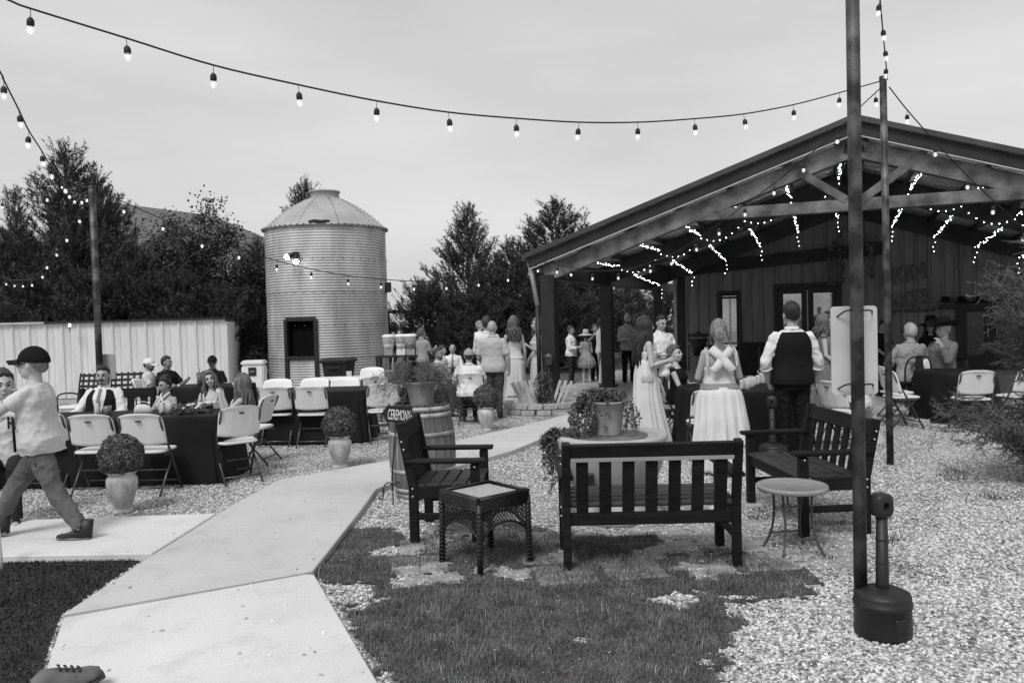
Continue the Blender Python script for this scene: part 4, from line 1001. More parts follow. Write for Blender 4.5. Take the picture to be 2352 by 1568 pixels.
patio_chair('dark strapped patio chair left of the man in the vest', pw(190, 13.4), R(-8)); patio_chair('dark strapped patio chair right of the man in the vest', pw(283, 13.5), R(10))
# ---------- wicker side table
q = G(1115, 1308, 0); wt = thing('wicker_table', 'square black wicker side table with pebbled glass top', 'side table', (q.x, q.y + .16, 0), R(40))
S = .215; ztp = .50
MB().box((0, 0, ztp), (S * 1.72, S * 1.72, .012)).build('glass_top', M_TOPG, wt)
for k in range(4):
    Mz = Matrix.Rotation(k * math.pi / 2, 4, 'Z')
    br = MB()
    for i in range(7): br.tube([Mz @ Vector((-S, -S - .012 + .001 * i, ztp + .012 - i * .013)), Mz @ Vector((S, -S - .012 + .001 * i, ztp + .012 - i * .013))], .009, 5)
    br.tube([Mz @ Vector((-S, -S + .012, ztp + .016)), Mz @ Vector((S, -S + .012, ztp + .016))], .011, 6)
    br.build('braided_rim', M_RESIN, wt)
    lat = MB(); z0 = ztp - .07
    for i in range(-8, 18):
        for sg in (1, -1):
            x0 = -S + i * .028; pts = []
            for j in range(9):
                t_ = j / 8; x = x0 + sg * t_ * .17 if sg > 0 else x0 + .17 - t_ * .17; zb = z0 - .20 * t_; lim = z0 - .10 - .10 * (abs(x) / S) ** 2.2
                if -S < x < S and zb > lim: pts.append(Mz @ Vector((x, -S - .004 + .006 * (sg > 0), zb)))
            if len(pts) > 1: lat.tube(pts, .0038, 4, caps=False)
    ar = [Mz @ Vector((-S + 2 * S * j / 14, -S, z0 - .10 - .10 * (abs(-S + 2 * S * j / 14) / S) ** 2.2)) for j in range(15)]
    lat.tube(ar, .010, 5); lat.build('lattice', M_RESIN, wt)['kind'] = 'stuff'
    lg = MB(); c = Mz @ Vector((-S, -S, 0)); lg.tube([(c.x, c.y, ztp - .02), (c.x, c.y, .25), (c.x * 1.04, c.y * 1.04, .0)], [.019, .018, .021], 8)
    for i in range(16): lg.tube([(c.x * 1.0 + .023 * math.cos(a_), c.y + .023 * math.sin(a_), .02 + i * .027) for a_ in [2 * math.pi * w_ / 8 for w_ in range(9)]], .005, 4, caps=False)
    lg.build('leg', M_RESIN, wt)
# ---------- small round bistro table
q = G(1822, 1266); bt_ = thing('bistro_table', 'small round metal side table beside the bench', 'side table', (q.x, q.y, 0), R(8)); zb = .478
MB().lathe([(0, zb), (.225, zb), (.24, zb + .004), (.245, zb - .008), (.243, zb - .03), (.235, zb - .032), (.235, zb - .006), (0, zb - .006)], 48).build('table_top', mat('bistro_top', .27, .22, var=.12, scale=6), bt_)
MT = mat('bistro_leg', .07, .4, .2, var=.2)
for s in (-1, 1):
    for f in (-1, 1): MB().tube(spline([(s * .115, f * .07, zb - .02), (s * .10, f * .08, .3), (s * .11, f * .11, .13), (s * .155, f * .15, 0)]), .009, 8).build('leg', MT, bt_)
for f in (-1, 1): MB().tube([(-.112, f * .115, .115), (.112, f * .115, .115)], .008, 6).build('crossbar', MT, bt_)
MB().tube(spline([(-.06, -.05, zb - .02), (-.06, -.05, .36), (-.03, -.05, .335), (.05, -.05, .34)]), .007, 6).build('fold_hook', MT, bt_)
# ---------- poles
def pole(label, base, top, r, sgn=None):
    t = thing('light_pole', label, 'pole', base, 0, 'rusty pipe light poles'); d = top - Vector(base)
    MB().tube([Vector((0, 0, -.05)), d * .5, d], r, 14).build('pipe', M_POLE, t); MB().lathe([(r * 1.05, -.03), (r * 1.05, .01), (0, .012)], 14, tuple(d)).build('cap', M_DARKF, t); return t
P1 = G(1978, 1447); P2 = G(2045, 1067); P3 = W(229, 845, 10.8); P3.z = 0
T1_ = Vector((P1.x + .02, P1.y, 6.2)); T2_ = W(2028, 178, P2.y); T3_ = W(211, 428, 10.8)
T1_ = W(1958, 0, P1.y); T1_ = P1 + (T1_ - P1) * (5.6 / T1_.z)
pole('nearest rusty pipe pole carrying the white board', P1, T1_, .0345); pole('thin dark pole under the point where the string lights meet', P2, T2_, .037); pole('dark pipe pole at the left rising behind the man in the vest', P3, T3_, .043)
def rboard(name, label, c, wd, hh, th, rz, m, rr=.03, cords=True, tilt=0):
    t = thing(name, label, 'board', c, rz); o = []
    for (sx, sz, a0) in ((1, 1, 0), (-1, 1, 90), (-1, -1, 180), (1, -1, 270)):
        for k in range(6): a = R(a0 + k * 18); o.append((sx * (wd / 2 - rr) + rr * math.cos(a), sz * (hh / 2 - rr) + rr * math.sin(a)))
    n = len(o); MB().add([(x, -th / 2, z) for x, z in o] + [(x, th / 2, z) for x, z in o], [tuple(range(n)), tuple(reversed(range(n, 2 * n)))] + [(i, (i + 1) % n, n + (i + 1) % n, n + i) for i in range(n)]).build('panel', m, t, bevel=.002)
    if cords:
        for z, dz in ((hh / 2 - .035, .02), (-hh / 2 + .05, .015)):
            MB().tube(spline([(-wd * .38, -th / 2 - .004, z - dz), (-.06, -.05, z + .012), (.0, -.085, z + .012), (.07, -.05, z + .01), (wd * .38, -th / 2 - .004, z - dz * .3)]), .0045, 5).build('tie_cord', M_SLOT, t)
    return t
c = W(1962, 805, P1.y + .055); rboard('sign_board', 'blank back of a white board tied to the nearest pole', c, .248, .475, .012, R(0), mat('board_white', .5, .4, .1, var=.08, scale=4), .022)
c = W(243, 842, 10.88); rboard('sign_board', 'small pale board tied to the left pole behind the man in the vest', c, .26, .34, .01, 0, mat('board_grey', .33, .5, var=.1), .03, False)
# ---------- smokers posts
def butt_post(label, loc, Hh, rz):
    t = thing('smokers_post', label, 'ash bin', loc, rz, 'black plastic smokers posts'); k = Hh / .83
    MB().lathe([(0, .0), (.145 * k, .0), (.152 * k, .012), (.156 * k, .03), (.152 * k, .17 * k), (.158 * k, .175 * k), (.158 * k, .20 * k), (.152 * k, .205 * k), (.153 * k, .232 * k), (.148 * k, .245 * k), (.10 * k, .268 * k), (.05 * k, .28 * k), (0, .28 * k)], 40).build('bucket', M_PLASTB, t)
    MB().tube([(0, 0, .26 * k), (0, 0, .30 * k), (0, 0, .68 * k)], [.042 * k, .036 * k, .031 * k], 16).build('stem', M_PLASTB, t)
    for z in (.42, .55): MB().lathe([(.034 * k, -.006), (.0375 * k, 0), (.034 * k, .006)], 16, (0, 0, z * k)).build('stem_band', M_PLASTB, t)
    hd = MB(); n = 32
    for (y, rr_, ri) in ((-.035, .056, .019), (-.04, .05, .025), (.04, .05, .025), (.035, .056, .019)): pass
    prof = [(.020, -.044), (.046, -.044), (.060, -.03), (.060, .03), (.046, .044), (.020, .044), (.017, .0), (.020, -.044)]
    vs = [];
    for (r_, y) in prof:
        for j in range(n): a = 2 * math.pi * j / n; e = 3.2; x = math.copysign(abs(math.cos(a)) ** (2 / e), math.cos(a)) if r_ > .03 else math.cos(a); z = math.copysign(abs(math.sin(a)) ** (2 / e), math.sin(a)) if r_ > .03 else math.sin(a); vs.append((r_ * k * x * .95, y * k, r_ * k * z * 1.15 + .745 * k))
    hd.add(vs, [(i * n + j, i * n + (j + 1) % n, (i + 1) * n + (j + 1) % n, (i + 1) * n + j) for i in range(len(prof) - 1) for j in range(n)], True); hd.build('head', M_PLASTB, t)
    MB().box((.0, -.1515 * k, .10 * k), (.065 * k, .012, .075 * k)).build('label_plate', M_PLASTB, t, bevel=.006)
    return t
hb = W(2036, 1125, G(2053, 1480).y + .13).z
butt_post('black smokers post standing beside the nearest pole', G(2053, 1478) + Vector((0, .12, 0)), hb, R(12)); butt_post('black smokers post behind the right bench', G(1775, 1072), .80, R(-15))
# ---------- urns with boxwood balls
def urn_mesh():
    mb = MB().lathe([(0, 0), (.085, 0), (.092, .012), (.09, .03), (.076, .04), (.082, .06), (.105, .14), (.128, .22), (.14, .29), (.138, .325), (.122, .35), (.112, .36), (.118, .372), (.136, .385), (.138, .395), (.125, .40), (.11, .385), (.0, .37)], 36); return mb.mesh('urn')
UM = urn_mesh(); UM.materials.append(M_STONE2)
def ball_mesh(r_, n, seed):
    rs = np.random.RandomState(seed); d = unit(rs.randn(n, 3)); lump = 1 + .035 * np.sin(d @ np.array([5., 3, 7])) + .03 * np.sin(d @ np.array([-9., 6, 4]) + 1) + .02 * np.sin(d @ np.array([4., -13, 9])); c = d * (r_ * lump * (.87 + .15 * rs.rand(n) + .06 * (rs.rand(n) > .97)))[:, None]; nn = unit(d + rs.randn(n, 3) * .55); a = unit(np.cross(nn, rs.randn(n, 3))); b = np.cross(nn, a); s = (.0075 + .003 * rs.rand(n))[:, None]
    V = np.concatenate([np.stack([c - a * s * 1.3, c + b * s, c + a * s * 1.3], 1), np.stack([c - a * s * 1.3, c + a * s * 1.3, c - b * s], 1)]); return tri_mesh('leaf_ball', V, M_BOX)
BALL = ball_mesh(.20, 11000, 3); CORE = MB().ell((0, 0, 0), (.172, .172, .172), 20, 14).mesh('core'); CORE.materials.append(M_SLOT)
def urn(label, loc, k, kb):
    t = thing('topiary_urn', label, 'urn', loc, random.random() * 3, 'pale urns with clipped boxwood balls'); t.scale = (k, k, k)
    link('urn', UM, t); o = link('leaf_ball', BALL, t, (0, 0, .37 + .17)); link('core', CORE, t, (0, 0, .37 + .17)); return t
urn('largest pale urn with clipped boxwood ball, at the left by the footpath', G(271, 1183) + Vector((0, .1, 0)), .98, 1); urn('middle pale urn with clipped boxwood ball near the second table', G(778, 1078) + Vector((0, .1, 0)), .97, 1)
urn('far pale urn with clipped boxwood ball near the man in jeans', G(1117, 992) + Vector((0, .1, 0)), .95, 1); urn('urn with clipped boxwood ball behind the boy at the left edge', pw(45, 12.6), 1.05, 1)
# ---------- whiskey barrel, pot and fern
q = G(966, 1150) + Vector((0, .28, 0)); HB = W(966, 932, q.y - .3).z
br_ = thing('barrel', 'weathered oak barrel used as a plant stand', 'barrel', q, .2); NS = 22
def br(z): return .262 + .065 * math.sin(math.pi * min(1, max(0, z / HB)))
def stave():
    mb = MB(); vs = []; da = math.pi / NS * .985; K = 12
    for i in range(K + 1):
        z = HB * i / K; r_ = br(z)
        for (rr_, a) in ((r_, -da), (r_ + .002, 0), (r_, da), (r_ - .03, da), (r_ - .03, -da)): vs.append((rr_ * math.cos(a), rr_ * math.sin(a), z))
    fs = [(i * 5 + j, i * 5 + (j + 1) % 5, (i + 1) * 5 + (j + 1) % 5, (i + 1) * 5 + j) for i in range(K) for j in range(5)] + [(4, 3, 2, 1, 0), tuple(K * 5 + j for j in range(5))]
    return mb.add(vs, fs).mesh('stave')
sm_ = stave(); sm_.materials.append(M_OAK)
for k in range(NS): link('stave', sm_, br_, (0, 0, random.uniform(-.004, .004)), (0, 0, 2 * math.pi * k / NS))
for z in (.03, .085, .27, .62, .80, .86):
    z = z * HB / .9; w_ = .038; MB().lathe([(br(z - w_ / 2) + .002, z - w_ / 2), (br(z - w_ / 2) + .006, z - w_ / 2), (br(z + w_ / 2) + .006, z + w_ / 2), (br(z + w_ / 2) + .002, z + w_ / 2)], 48).build('hoop', M_HOOP, br_)
MB().lathe([(0, 0), (.24, 0), (.24, .02), (0, .02)], 32, (0, 0, HB - .05)).build('head', M_OAK, br_)
def pot(label, loc, r_, h_, m=M_TERRA, soil=True, name='plant_pot'):
    t = thing(name, label, 'pot', loc, 0); MB().lathe([(0, 0), (r_ * .72, 0), (r_ * .74, .01), (r_ * .75, .02), (r_ * .92, h_ * .72), (r_ * .93, h_ * .73), (r_ * .95, h_ * .74), (r_ * .97, h_ * .92), (r_, h_ * .93), (r_ * 1.02, h_ * .99), (r_ * .98, h_), (r_ * .9, h_ * .97), (r_ * .88, h_ * .88), (0, h_ * .88)], 36).build('pot', m, t); MB().lathe([(0, 0), (r_ * .87, 0)], 24, (0, 0, h_ * .9)).build('soil', M_SOIL, t); return t
M_FERN = mat('fern_leaf', .12, .6, var=.4, scale=6)
pq = W(968, 900, q.y); pot('pale plant pot standing on the barrel', (pq.x, q.y, HB - .03), .15, .24)
def fern(seed, n, sp, h, droop):
    rs = np.random.RandomState(seed); wood = MB(); tri = []
    for k in range(n):
        az = rs.rand() * 6.28; d = Vector((math.cos(az), math.sin(az), 0)); L = sp * (.4 + .8 * rs.rand()); hh = h * (.5 + .7 * rs.rand()); dr = droop * rs.rand() ** 1.5; pts = [d * (.07 * rs.rand())]
        for s in range(1, 8): u_ = s / 7; pts.append(d * (L * u_) + Vector((0, 0, hh * math.sin(math.pi * min(1, u_ * .8)) - dr * u_ ** 2.2)) + Vector((rs.randn(), rs.randn(), rs.randn())) * .012)
        wood.tube(pts, [.0028 * (1 - .6 * s / 7) for s in range(8)], 3, caps=False)
        for j in range(46):
            u_ = .15 + .85 * rs.rand(); f = u_ * 7; a = min(6, int(f)); p = pts[a].lerp(pts[a + 1], f - a); td = (Vector((rs.randn(), rs.randn(), rs.randn())) + d * .5).normalized(); 
            for m in range(5):
                b = p + td * (.012 * m); ld = (td + Vector((rs.randn(), rs.randn(), rs.randn())) * .7).normalized(); w_ = ld.cross(Vector((rs.randn(), rs.randn(), rs.randn()))).normalized() * .0022; tri.append([tuple(b - w_), tuple(b + w_), tuple(b + ld * (.014 + .012 * rs.rand()))])
    return wood.mesh('stems'), np.array(tri)
ft = thing('asparagus_fern', 'feathery fern spilling from the pot on the barrel', 'fern', (pq.x, q.y, HB + .19), 0); a, b = fern(5, 84, .46, .2, .60); a.materials.append(M_TWIG); link('stems', a, ft); link('foliage', tri_mesh('foliage', b, M_FERN), ft)
# ---------- ceremony arrow sign on a wrought iron stake
q = G(905, 1150); cs = thing('arrow_sign', 'black arrow board hand lettered CEREMONY on an iron stand', 'sign', q, 0)
ztop = W(908, 978, q.y).z; bc = W(914, 951, q.y - .02) - q; brot = Matrix.Rotation(R(6), 3, 'Y')
o = [(-.155, .0), (-.085, .105), (-.085, .075), (.13, .085), (.13, -.085), (-.085, -.075), (-.085, -.105)]
n = len(o); vs = [brot @ Vector((x, -.008, z)) + bc for x, z in o] + [brot @ Vector((x, .008, z)) + bc for x, z in o]
MB().add(vs, [tuple(range(n)), tuple(reversed(range(n, 2 * n)))] + [(i, (i + 1) % n, n + (i + 1) % n, n + i) for i in range(n)]).build('arrow_board', M_LETTER, cs, bevel=.002)
text('CEREMONY', .088, mat('chalk', .78, .8, var=.05), cs, tuple(bc + brot @ Vector((.012, -.0105, -.052))), (R(90), R(6), 0), .0015, sx=.46, bold=.0)
cs.children[-1].scale = (.46, 1.6, 1)
M_IRON = mat('wrought_iron', .014, .5, .3, var=.2)
MB().tube([tuple(bc + Vector((-.02, .012, -.06))), (-.015, .01, .22), (-.012, .01, .10)], .007, 7).build('stake', M_IRON, cs)
for k in range(3):
    a = R(-60 + 120 * k + 95); d = Vector((math.cos(a), math.sin(a), 0)); MB().tube(spline([Vector((-.012, .01, .14)), d * .05 + Vector((0, 0, .175)), d * .11 + Vector((0, 0, .13)), d * .125 + Vector((0, 0, .02)), d * .15 + Vector((0, 0, .004)), d * .17 + Vector((0, 0, .02)), d * .155 + Vector((0, 0, .032))]), .006, 6).build('foot', M_IRON, cs)
# ---------- big concrete bowl with pot and trailing plant
q = G(1418, 1212) + Vector((0, .30, 0)); bw_ = thing('concrete_bowl', 'wide pale concrete bowl on a round foot behind the bench', 'planter', q, 0)
MB().lathe([(0, 0), (.30, 0), (.31, .02), (.31, .12), (.28, .15), (.24, .17), (.30, .24), (.38, .36), (.44, .52), (.465, .66), (.47, .70), (.46, .72), (.40, .722), (.385, .70), (.37, .66), (0, .64)], 64).build('bowl', M_CONCB, bw_)
MB().lathe([(0, .70), (.30, .70), (.31, .705), (.31, .712), (0, .714)], 48).build('lid', mat('slate_lid', .14, .3, var=.3, scale=9), bw_)
MB().box((-.22, -.42, .40), (.06, .06, .14)).build('outlet_box', M_DARKF, bw_, bevel=.008)
pp = W(1397, 1000, q.y - .02); pot('tapered clay pot standing in the concrete bowl', (pp.x, q.y - .02, .715), .145, .285)
def trailing(seed, n, up, spread, hang, bias=None, leaf=.016, per=24):
    rs = np.random.RandomState(seed); wood = MB(); A = []; 
    for k in range(n):
        az = rs.rand() * 6.28; d = Vector((math.cos(az), math.sin(az), 0))
        if bias is not None and rs.rand() < .5: d = (Vector(bias) + Vector((rs.randn(), rs.randn(), 0)) * .35).normalized()
        L = spread * (.35 + .9 * rs.rand()); h_ = up * (.3 + .9 * rs.rand()); hg = hang * rs.rand(); pts = [d * (.06 * rs.rand())]
        for s in range(1, 9): u_ = s / 8; pts.append(d * (L * min(1, u_ * 1.5) * (1 + .15 * u_)) + Vector((0, 0, h_ * math.sin(math.pi * min(.9, u_ * 1.1)) - hg * max(0, u_ - .35) ** 1.3 * 1.7)) + Vector((rs.randn(), rs.randn(), rs.randn())) * .015)
        wood.tube(pts, [.003] * 9, 3, caps=False)
        for j in range(per):
            u_ = rs.rand(); f = u_ * 8; a = min(7, int(f)); p = pts[a].lerp(pts[a + 1], f - a) + Vector((rs.randn(), rs.randn(), rs.randn())) * .014; A.append((p, Vector((rs.randn(), rs.randn(), rs.randn() + .8)).normalized(), leaf * (.6 + .7 * rs.rand())))
    C = np.array([tuple(x[0]) for x in A]); Nn = np.array([tuple(x[1]) for x in A]); s = np.array([x[2] for x in A])[:, None]; a = unit(np.cross(Nn, rs.randn(len(C), 3))); b = np.cross(Nn, a)
    V = np.concatenate([np.stack([C - a * s * 1.2, C + b * s * .75 + Nn * s * .3, C + a * s * 1.3], 1), np.stack([C - a * s * 1.2, C + a * s * 1.3, C - b * s * .75 + Nn * s * .3], 1)]); return wood.mesh('stems'), V
def plant(name, label, loc, args, m=M_FOLI, cat='plant'):
    t = thing(name, label, cat, loc, 0); a, V = args; a.materials.append(M_TWIG); link('stems', a, t); link('foliage', tri_mesh('foliage', V, m), t); return t
plant('trailing_plant', 'leafy plant trailing from the clay pot over the bowl', (pp.x, q.y - .02, .97), trailing(8, 90, .10, .24, .55, bias=(-1, -.1, 0), per=26))
plant('trailing_plant', 'leafy mass spilling down the left side of the concrete bowl', (q.x - .42, q.y - .06, .70), trailing(9, 60, .06, .12, .50, bias=(-1, .1, 0), per=26))
# ---------- stone ring planter with pickets and shrub
q = G(1250, 952) + Vector((-.02, .50, 0)); sr = thing('stone_planter', 'round planter of stacked pale blocks at the pavilion post', 'planter', q, 0); M_BLOCK = mat('split_block', .40, .9, var=.18, scale=9, bump=.6, bscale=25)
bm_ = MB().box((.62, 0, .05), (.15, .245, .094)).mesh('block', .012, 2); bm_.materials.append(M_BLOCK)
for lay in range(2):
    for k in range(16): link('block', bm_, sr, (0, 0, .1 * lay), (0, 0, 2 * math.pi * (k + .5 * lay) / 16 + random.uniform(-.02, .02)))
MB().lathe([(0, .12), (.56, .12)], 24).build('soil', M_SOIL, sr)
pk = thing('picket_fan', 'fan of pale leaning pickets on both sides of the planter shrub', 'pickets', q, 0); M_PICK = mat('picket_wood', .42, .8, var=.2, scale=6)
for i, (bx_, lean) in enumerate(((-.30, -.42), (-.24, -.34), (-.17, -.27), (-.10, -.2), (-.03, -.12), (.17, .30), (.24, .36), (.31, .42))):
    a = Vector((bx_, -.30, .1)); b = a + Vector((math.sin(lean) * .55, .05, math.cos(lean) * .5)); MB().bar(a, b, .075 if bx_ < 0 else .05, .018, up=(0, 1, .1)).build('picket', M_PICK, pk, bevel=.004)
MB().bar((-.62, -.20, .30), (-.2, -.24, .30), .02, .03).bar((.2, -.2, .33), (.62, -.16, .33), .02, .03).build('rail', M_PICK, pk)
plant('planter_shrub', 'glossy upright shrub growing in the stone planter', (q.x + .02, q.y - .22, .12), trailing(12, 80, .52, .16, .02, leaf=.02, per=26), cat='shrub')
lt = thing('tiki_lantern', 'small caged garden lantern on a stake in front of the post', 'lantern', (W(1262, 880, q.y - .1).x, q.y - .05, 0), 0); zl = W(1262, 838, q.y).z
MB().tube([(0, 0, .1), (0, 0, zl)], .012, 6).build('stake', M_DARKF, lt); MB().lathe([(.03, zl), (.06, zl + .03), (.065, zl + .14), (.09, zl + .16), (.02, zl + .22), (0, zl + .22)], 10).build('lantern', mat('lantern_glass', .1, .2, .3, var=.4), lt)
# ---------- bins, coolers, small far things
q = pw(780, 18.6); tb = thing('wheelie_bin', 'dark wheeled rubbish bin in front of the silo', 'bin', q, R(-6)); hz = W(780, 822, 18.4).z
MB().loft([((0, 0, .05), (.24, 0, 0), (0, .24, 0)), ((0, 0, hz - .08), (.32, 0, 0), (0, .33, 0))], 24, 8, smooth=False).build('body', M_PLASTB, tb)
MB().loft([((0, 0, hz - .1), (.36, 0, 0), (0, .37, 0)), ((0, 0, hz - .05), (.37, 0, 0), (0, .38, 0)), ((0, 0, hz), (.3, 0, 0), (0, .3, 0))], 24, 8, smooth=False).build('lid', M_PLASTB, tb)
MB().box((0, -.36, hz - .2), (.3, .03, .06)).build('handle', M_PLASTB, tb)
for s in (-1, 1): MB().cone((s * .26, .28, .1), (s * .31, .28, .1), .1, n=14).build('wheel', M_SLOT, tb)
q = pw(905, 16.8); mt = thing('metal_tub', 'galvanised oval drinks tub on a stand by the bin', 'tub', q, 0); zt_ = W(905, 851, 16.8).z
MB().loft([((0, 0, zt_ - .2), (.24, 0, 0), (0, .16, 0)), ((0, 0, zt_), (.29, 0, 0), (0, .19, 0)), ((0, 0, zt_ + .012), (.3, 0, 0), (0, .2, 0))], 28, 2.2).build('tub', M_STEELB, mt)
for s in (-1, 1): MB().tube(spline([(s * .28, -.05, zt_ - .05), (s * .33, -.04, zt_ - .1), (s * .33, .04, zt_ - .1), (s * .28, .05, zt_ - .05)]), .01, 6).build('handle', M_DARKF, mt); MB().bar((s * .2, 0, 0), (s * .2, 0, zt_ - .2), .04, .25, up=(0, 1, 0)).build('leg', M_DARKF, mt)
q = pw(586, 17.2); cl = thing('cooler', 'tall pale ice chest on a cart beside the silo', 'cooler', q, R(6)); z1 = W(586, 826, 17.2).z
MB().box((0, 0, z1 - .36), (.46, .4, .5)).build('chest', M_PLAST, cl, bevel=.03, seg=2); MB().box((0, 0, z1 - .06), (.48, .42, .1)).build('lid', M_PLAST, cl, bevel=.03, seg=2)
MB().box((0, -.21, z1 - .24), (.16, .02, .18)).build('latch_panel', M_DARKF, cl, bevel=.006); MB().box((0, -.222, z1 - .24), (.11, .02, .05)).build('handle', M_GREY, cl, bevel=.006)
MB().box((0, 0, z1 - .64), (.6, .45, .04)).build('cart_top', M_GREY, cl)
for x in (-.26, .26): MB().box((x, 0, (z1 - .66) / 2), (.04, .4, z1 - .66)).build('cart_leg', M_GREY, cl)
# glazed pot on the porch ledge
v = WV - 1.0; uz = wp(1604, 771, v); u_, zc = uz; loc = PO + ud * u_ + vd * v; zb_ = wp(1604, 818, v)[1]
gpot = thing('glazed_pot', 'dark glazed pot with a patterned band against the porch wall', 'pot', (loc.x, loc.y, zb_), 0); hp = zc - zb_ + .06
MB().lathe([(0, 0), (.13, 0), (.17, hp * .3), (.24, hp * .75), (.25, hp * .85), (.27, hp * .9), (.27, hp), (.24, hp), (.22, hp * .85), (0, hp * .8)], 28).build('pot', mat('dark_glaze', .03, .15, var=.3), gpot); MB().lathe([(.247, hp * .78), (.257, hp * .82), (.257, hp * .86)], 28).build('band', mat('glaze_band', .2, .3, var=.6, scale=40), gpot)
MB().box((0, 0, -zb_ / 2 + .025), (.34, .34, zb_ - .03)).build('stand', M_SIDING, gpot)
plant('porch_plant', 'small leafy plant in the dark glazed pot', (loc.x, loc.y, zb_ + hp * .8), trailing(15, 26, .16, .1, .03, leaf=.02, per=14))
bb = PO + ud * wp(1745, 830, WV - 1.6)[0] + vd * (WV - 1.6); sp = thing('black_cabinet', 'black upright cabinet against the porch wall behind the bridesmaid', 'cabinet', (bb.x, bb.y, .05), PA); hz2 = wp(1745, 788, WV - 1.6)[1]
MB().box((0, 0, hz2 / 2), (.95, .5, hz2 - .05)).build('case', M_SLOT, sp, bevel=.01); MB().box((0, -.256, hz2 * .5), (.02, .012, hz2 * .7)).build('door_seam', M_GREY, sp)
# ---------- table-top things
def cup(label, p, r_, h_, m, name='cup', cat='cup', taper=.8, lidm=None):
    t = thing(name, label, cat, p, 0); MB().lathe([(0, 0), (r_ * taper, 0), (r_, h_), (r_ * .93, h_), (r_ * taper * .93, .01), (0, .01)], 18).build('body', m, t)
    if lidm: MB().lathe([(r_ * 1.04, h_), (r_ * 1.04, h_ + .012), (0, h_ + .014)], 16).build('lid', lidm, t); MB().tube([(0, 0, h_), (.01, 0, h_ + .09)], .004, 5).build('straw', M_DARKF, t)
    return t
M_CAN = mat('can_print', .55, .35, .3, scale=22, detail=1, v2=.18, lo=.55, hi=.58)
def can(label, p):
    t = thing('drink_can', label, 'can', p, 0); MB().lathe([(0, 0), (.027, 0), (.032, .008), (.033, .02), (.033, .105), (.027, .118), (.026, .122), (.024, .118), (0, .117)], 18).build('body', M_CAN, t); return t
zc_ = .749
def ontab(px, Y): q = W(px, 900, Y); return (q.x, Y, zc_)
can('patterned drink can in front of the man in the vest', ontab(222, 9.0)); cup('clear plastic cup of dark drink beside the can', ontab(245, 8.85), .045, .11, mat('amber_cup', .16, .15, var=.2))
can('drink can in front of the woman with her hair up', ontab(371, 8.95)); cup('clear plastic cup in front of the woman with her hair up', ontab(381, 9.0), .046, .13, M_CLEAR)
hb_ = thing('handbag', 'small pale clutch bag on the front table', 'bag', ontab(327, 8.95), R(12)); MB().loft([((0, 0, 0), (.16, 0, 0), (0, .05, 0)), ((0, 0, .08), (.15, 0, 0), (0, .045, 0)), ((-.02, 0, .125), (.10, 0, 0), (0, .03, 0)), ((-.03, 0, .14), (.05, 0, 0), (0, .015, 0))], 20, 3).build('body', mat('bag_leather', .55, .5, var=.08), hb_); MB().tube(spline([(-.12, 0, .09), (-.05, -.01, .17), (.08, -.01, .16), (.14, 0, .06)]), .006, 6).build('strap', mat('bag_leather', .5), hb_)
hb_.scale = (.62, .8, .78)
bq = thing('bouquet', 'bouquet of pale roses and dark leaves lying on the front table', 'bouquet', ontab(440, 9.0), R(20)); random.seed(4)
fl2 = MB()
for k in range(16):
    c_ = (random.uniform(-.15, .1), random.uniform(-.08, .08), .03 + random.uniform(0, .06))
    for j in range(5): a_ = j * 1.256; fl2.ell((c_[0] + .014 * math.cos(a_), c_[1] + .014 * math.sin(a_), c_[2]), (.016, .016, .014), 7, 5)
    fl2.ell((c_[0], c_[1], c_[2] + .006), (.014, .014, .014), 7, 5)
fl2.build('roses', mat('rose', .62, .7, var=.15), bq); a, V = trailing(17, 26, .08, .16, .02, leaf=.02, per=14); a.materials.append(M_TWIG); link('stems', a, bq); link('leaves', tri_mesh('leaves', V, M_FOLI), bq)
MB().tube([(.05, 0, .05), (.22, .0, .05)], .018, 8).build('stem_wrap', M_DARKF, bq)
cup('grey steel tumbler with straw on the officers table', ontab(460, 12.9), .05, .2, M_GREY, 'tumbler', 'tumbler', .75, M_GREY); cup('white tumbler with straw on the officers table', ontab(480, 13.0), .045, .17, M_PAPER, 'tumbler', 'tumbler', .75, M_PAPER)
cup('clear plastic cup on the white topped table', ontab(803, 13.7)[:2] + (.752,), .05, .12, M_CLEAR)
random.seed(9)
for k, (px, Y, lb) in enumerate(((1704, 9.95, 'nearest drink can on the cluttered table beside the bridesmaid'), (1733, 10.35, 'drink can in the middle of the cluttered table'), (1742, 10.6, 'farthest drink can on the cluttered table'))): can(lb, ontab(px, Y))
for k, (px, Y, lb) in enumerate(((1715, 10.0, 'nearest clear cup on the cluttered table'), (1724, 10.25, 'middle clear cup on the cluttered table'), (1752, 10.75, 'far clear cup on the cluttered table'))): cup(lb, ontab(px, Y), .045, .14, M_CLEAR)
pl = thing('flower_vase', 'small vase of flowers on the cluttered table', 'vase', ontab(1762, 10.8), 0); MB().lathe([(0, 0), (.04, 0), (.05, .06), (.03, .13), (.035, .15)], 14).build('vase', M_CLEAR, pl); a, V = trailing(19, 24, .14, .08, .0, leaf=.02, per=12); a.materials.append(M_TWIG); s1 = link('stems', a, pl, (0, 0, .1)); s2 = link('flowers', tri_mesh('flowers', V, mat('vase_flower', .3, .7, var=.6, scale=20)), pl, (0, 0, .12))
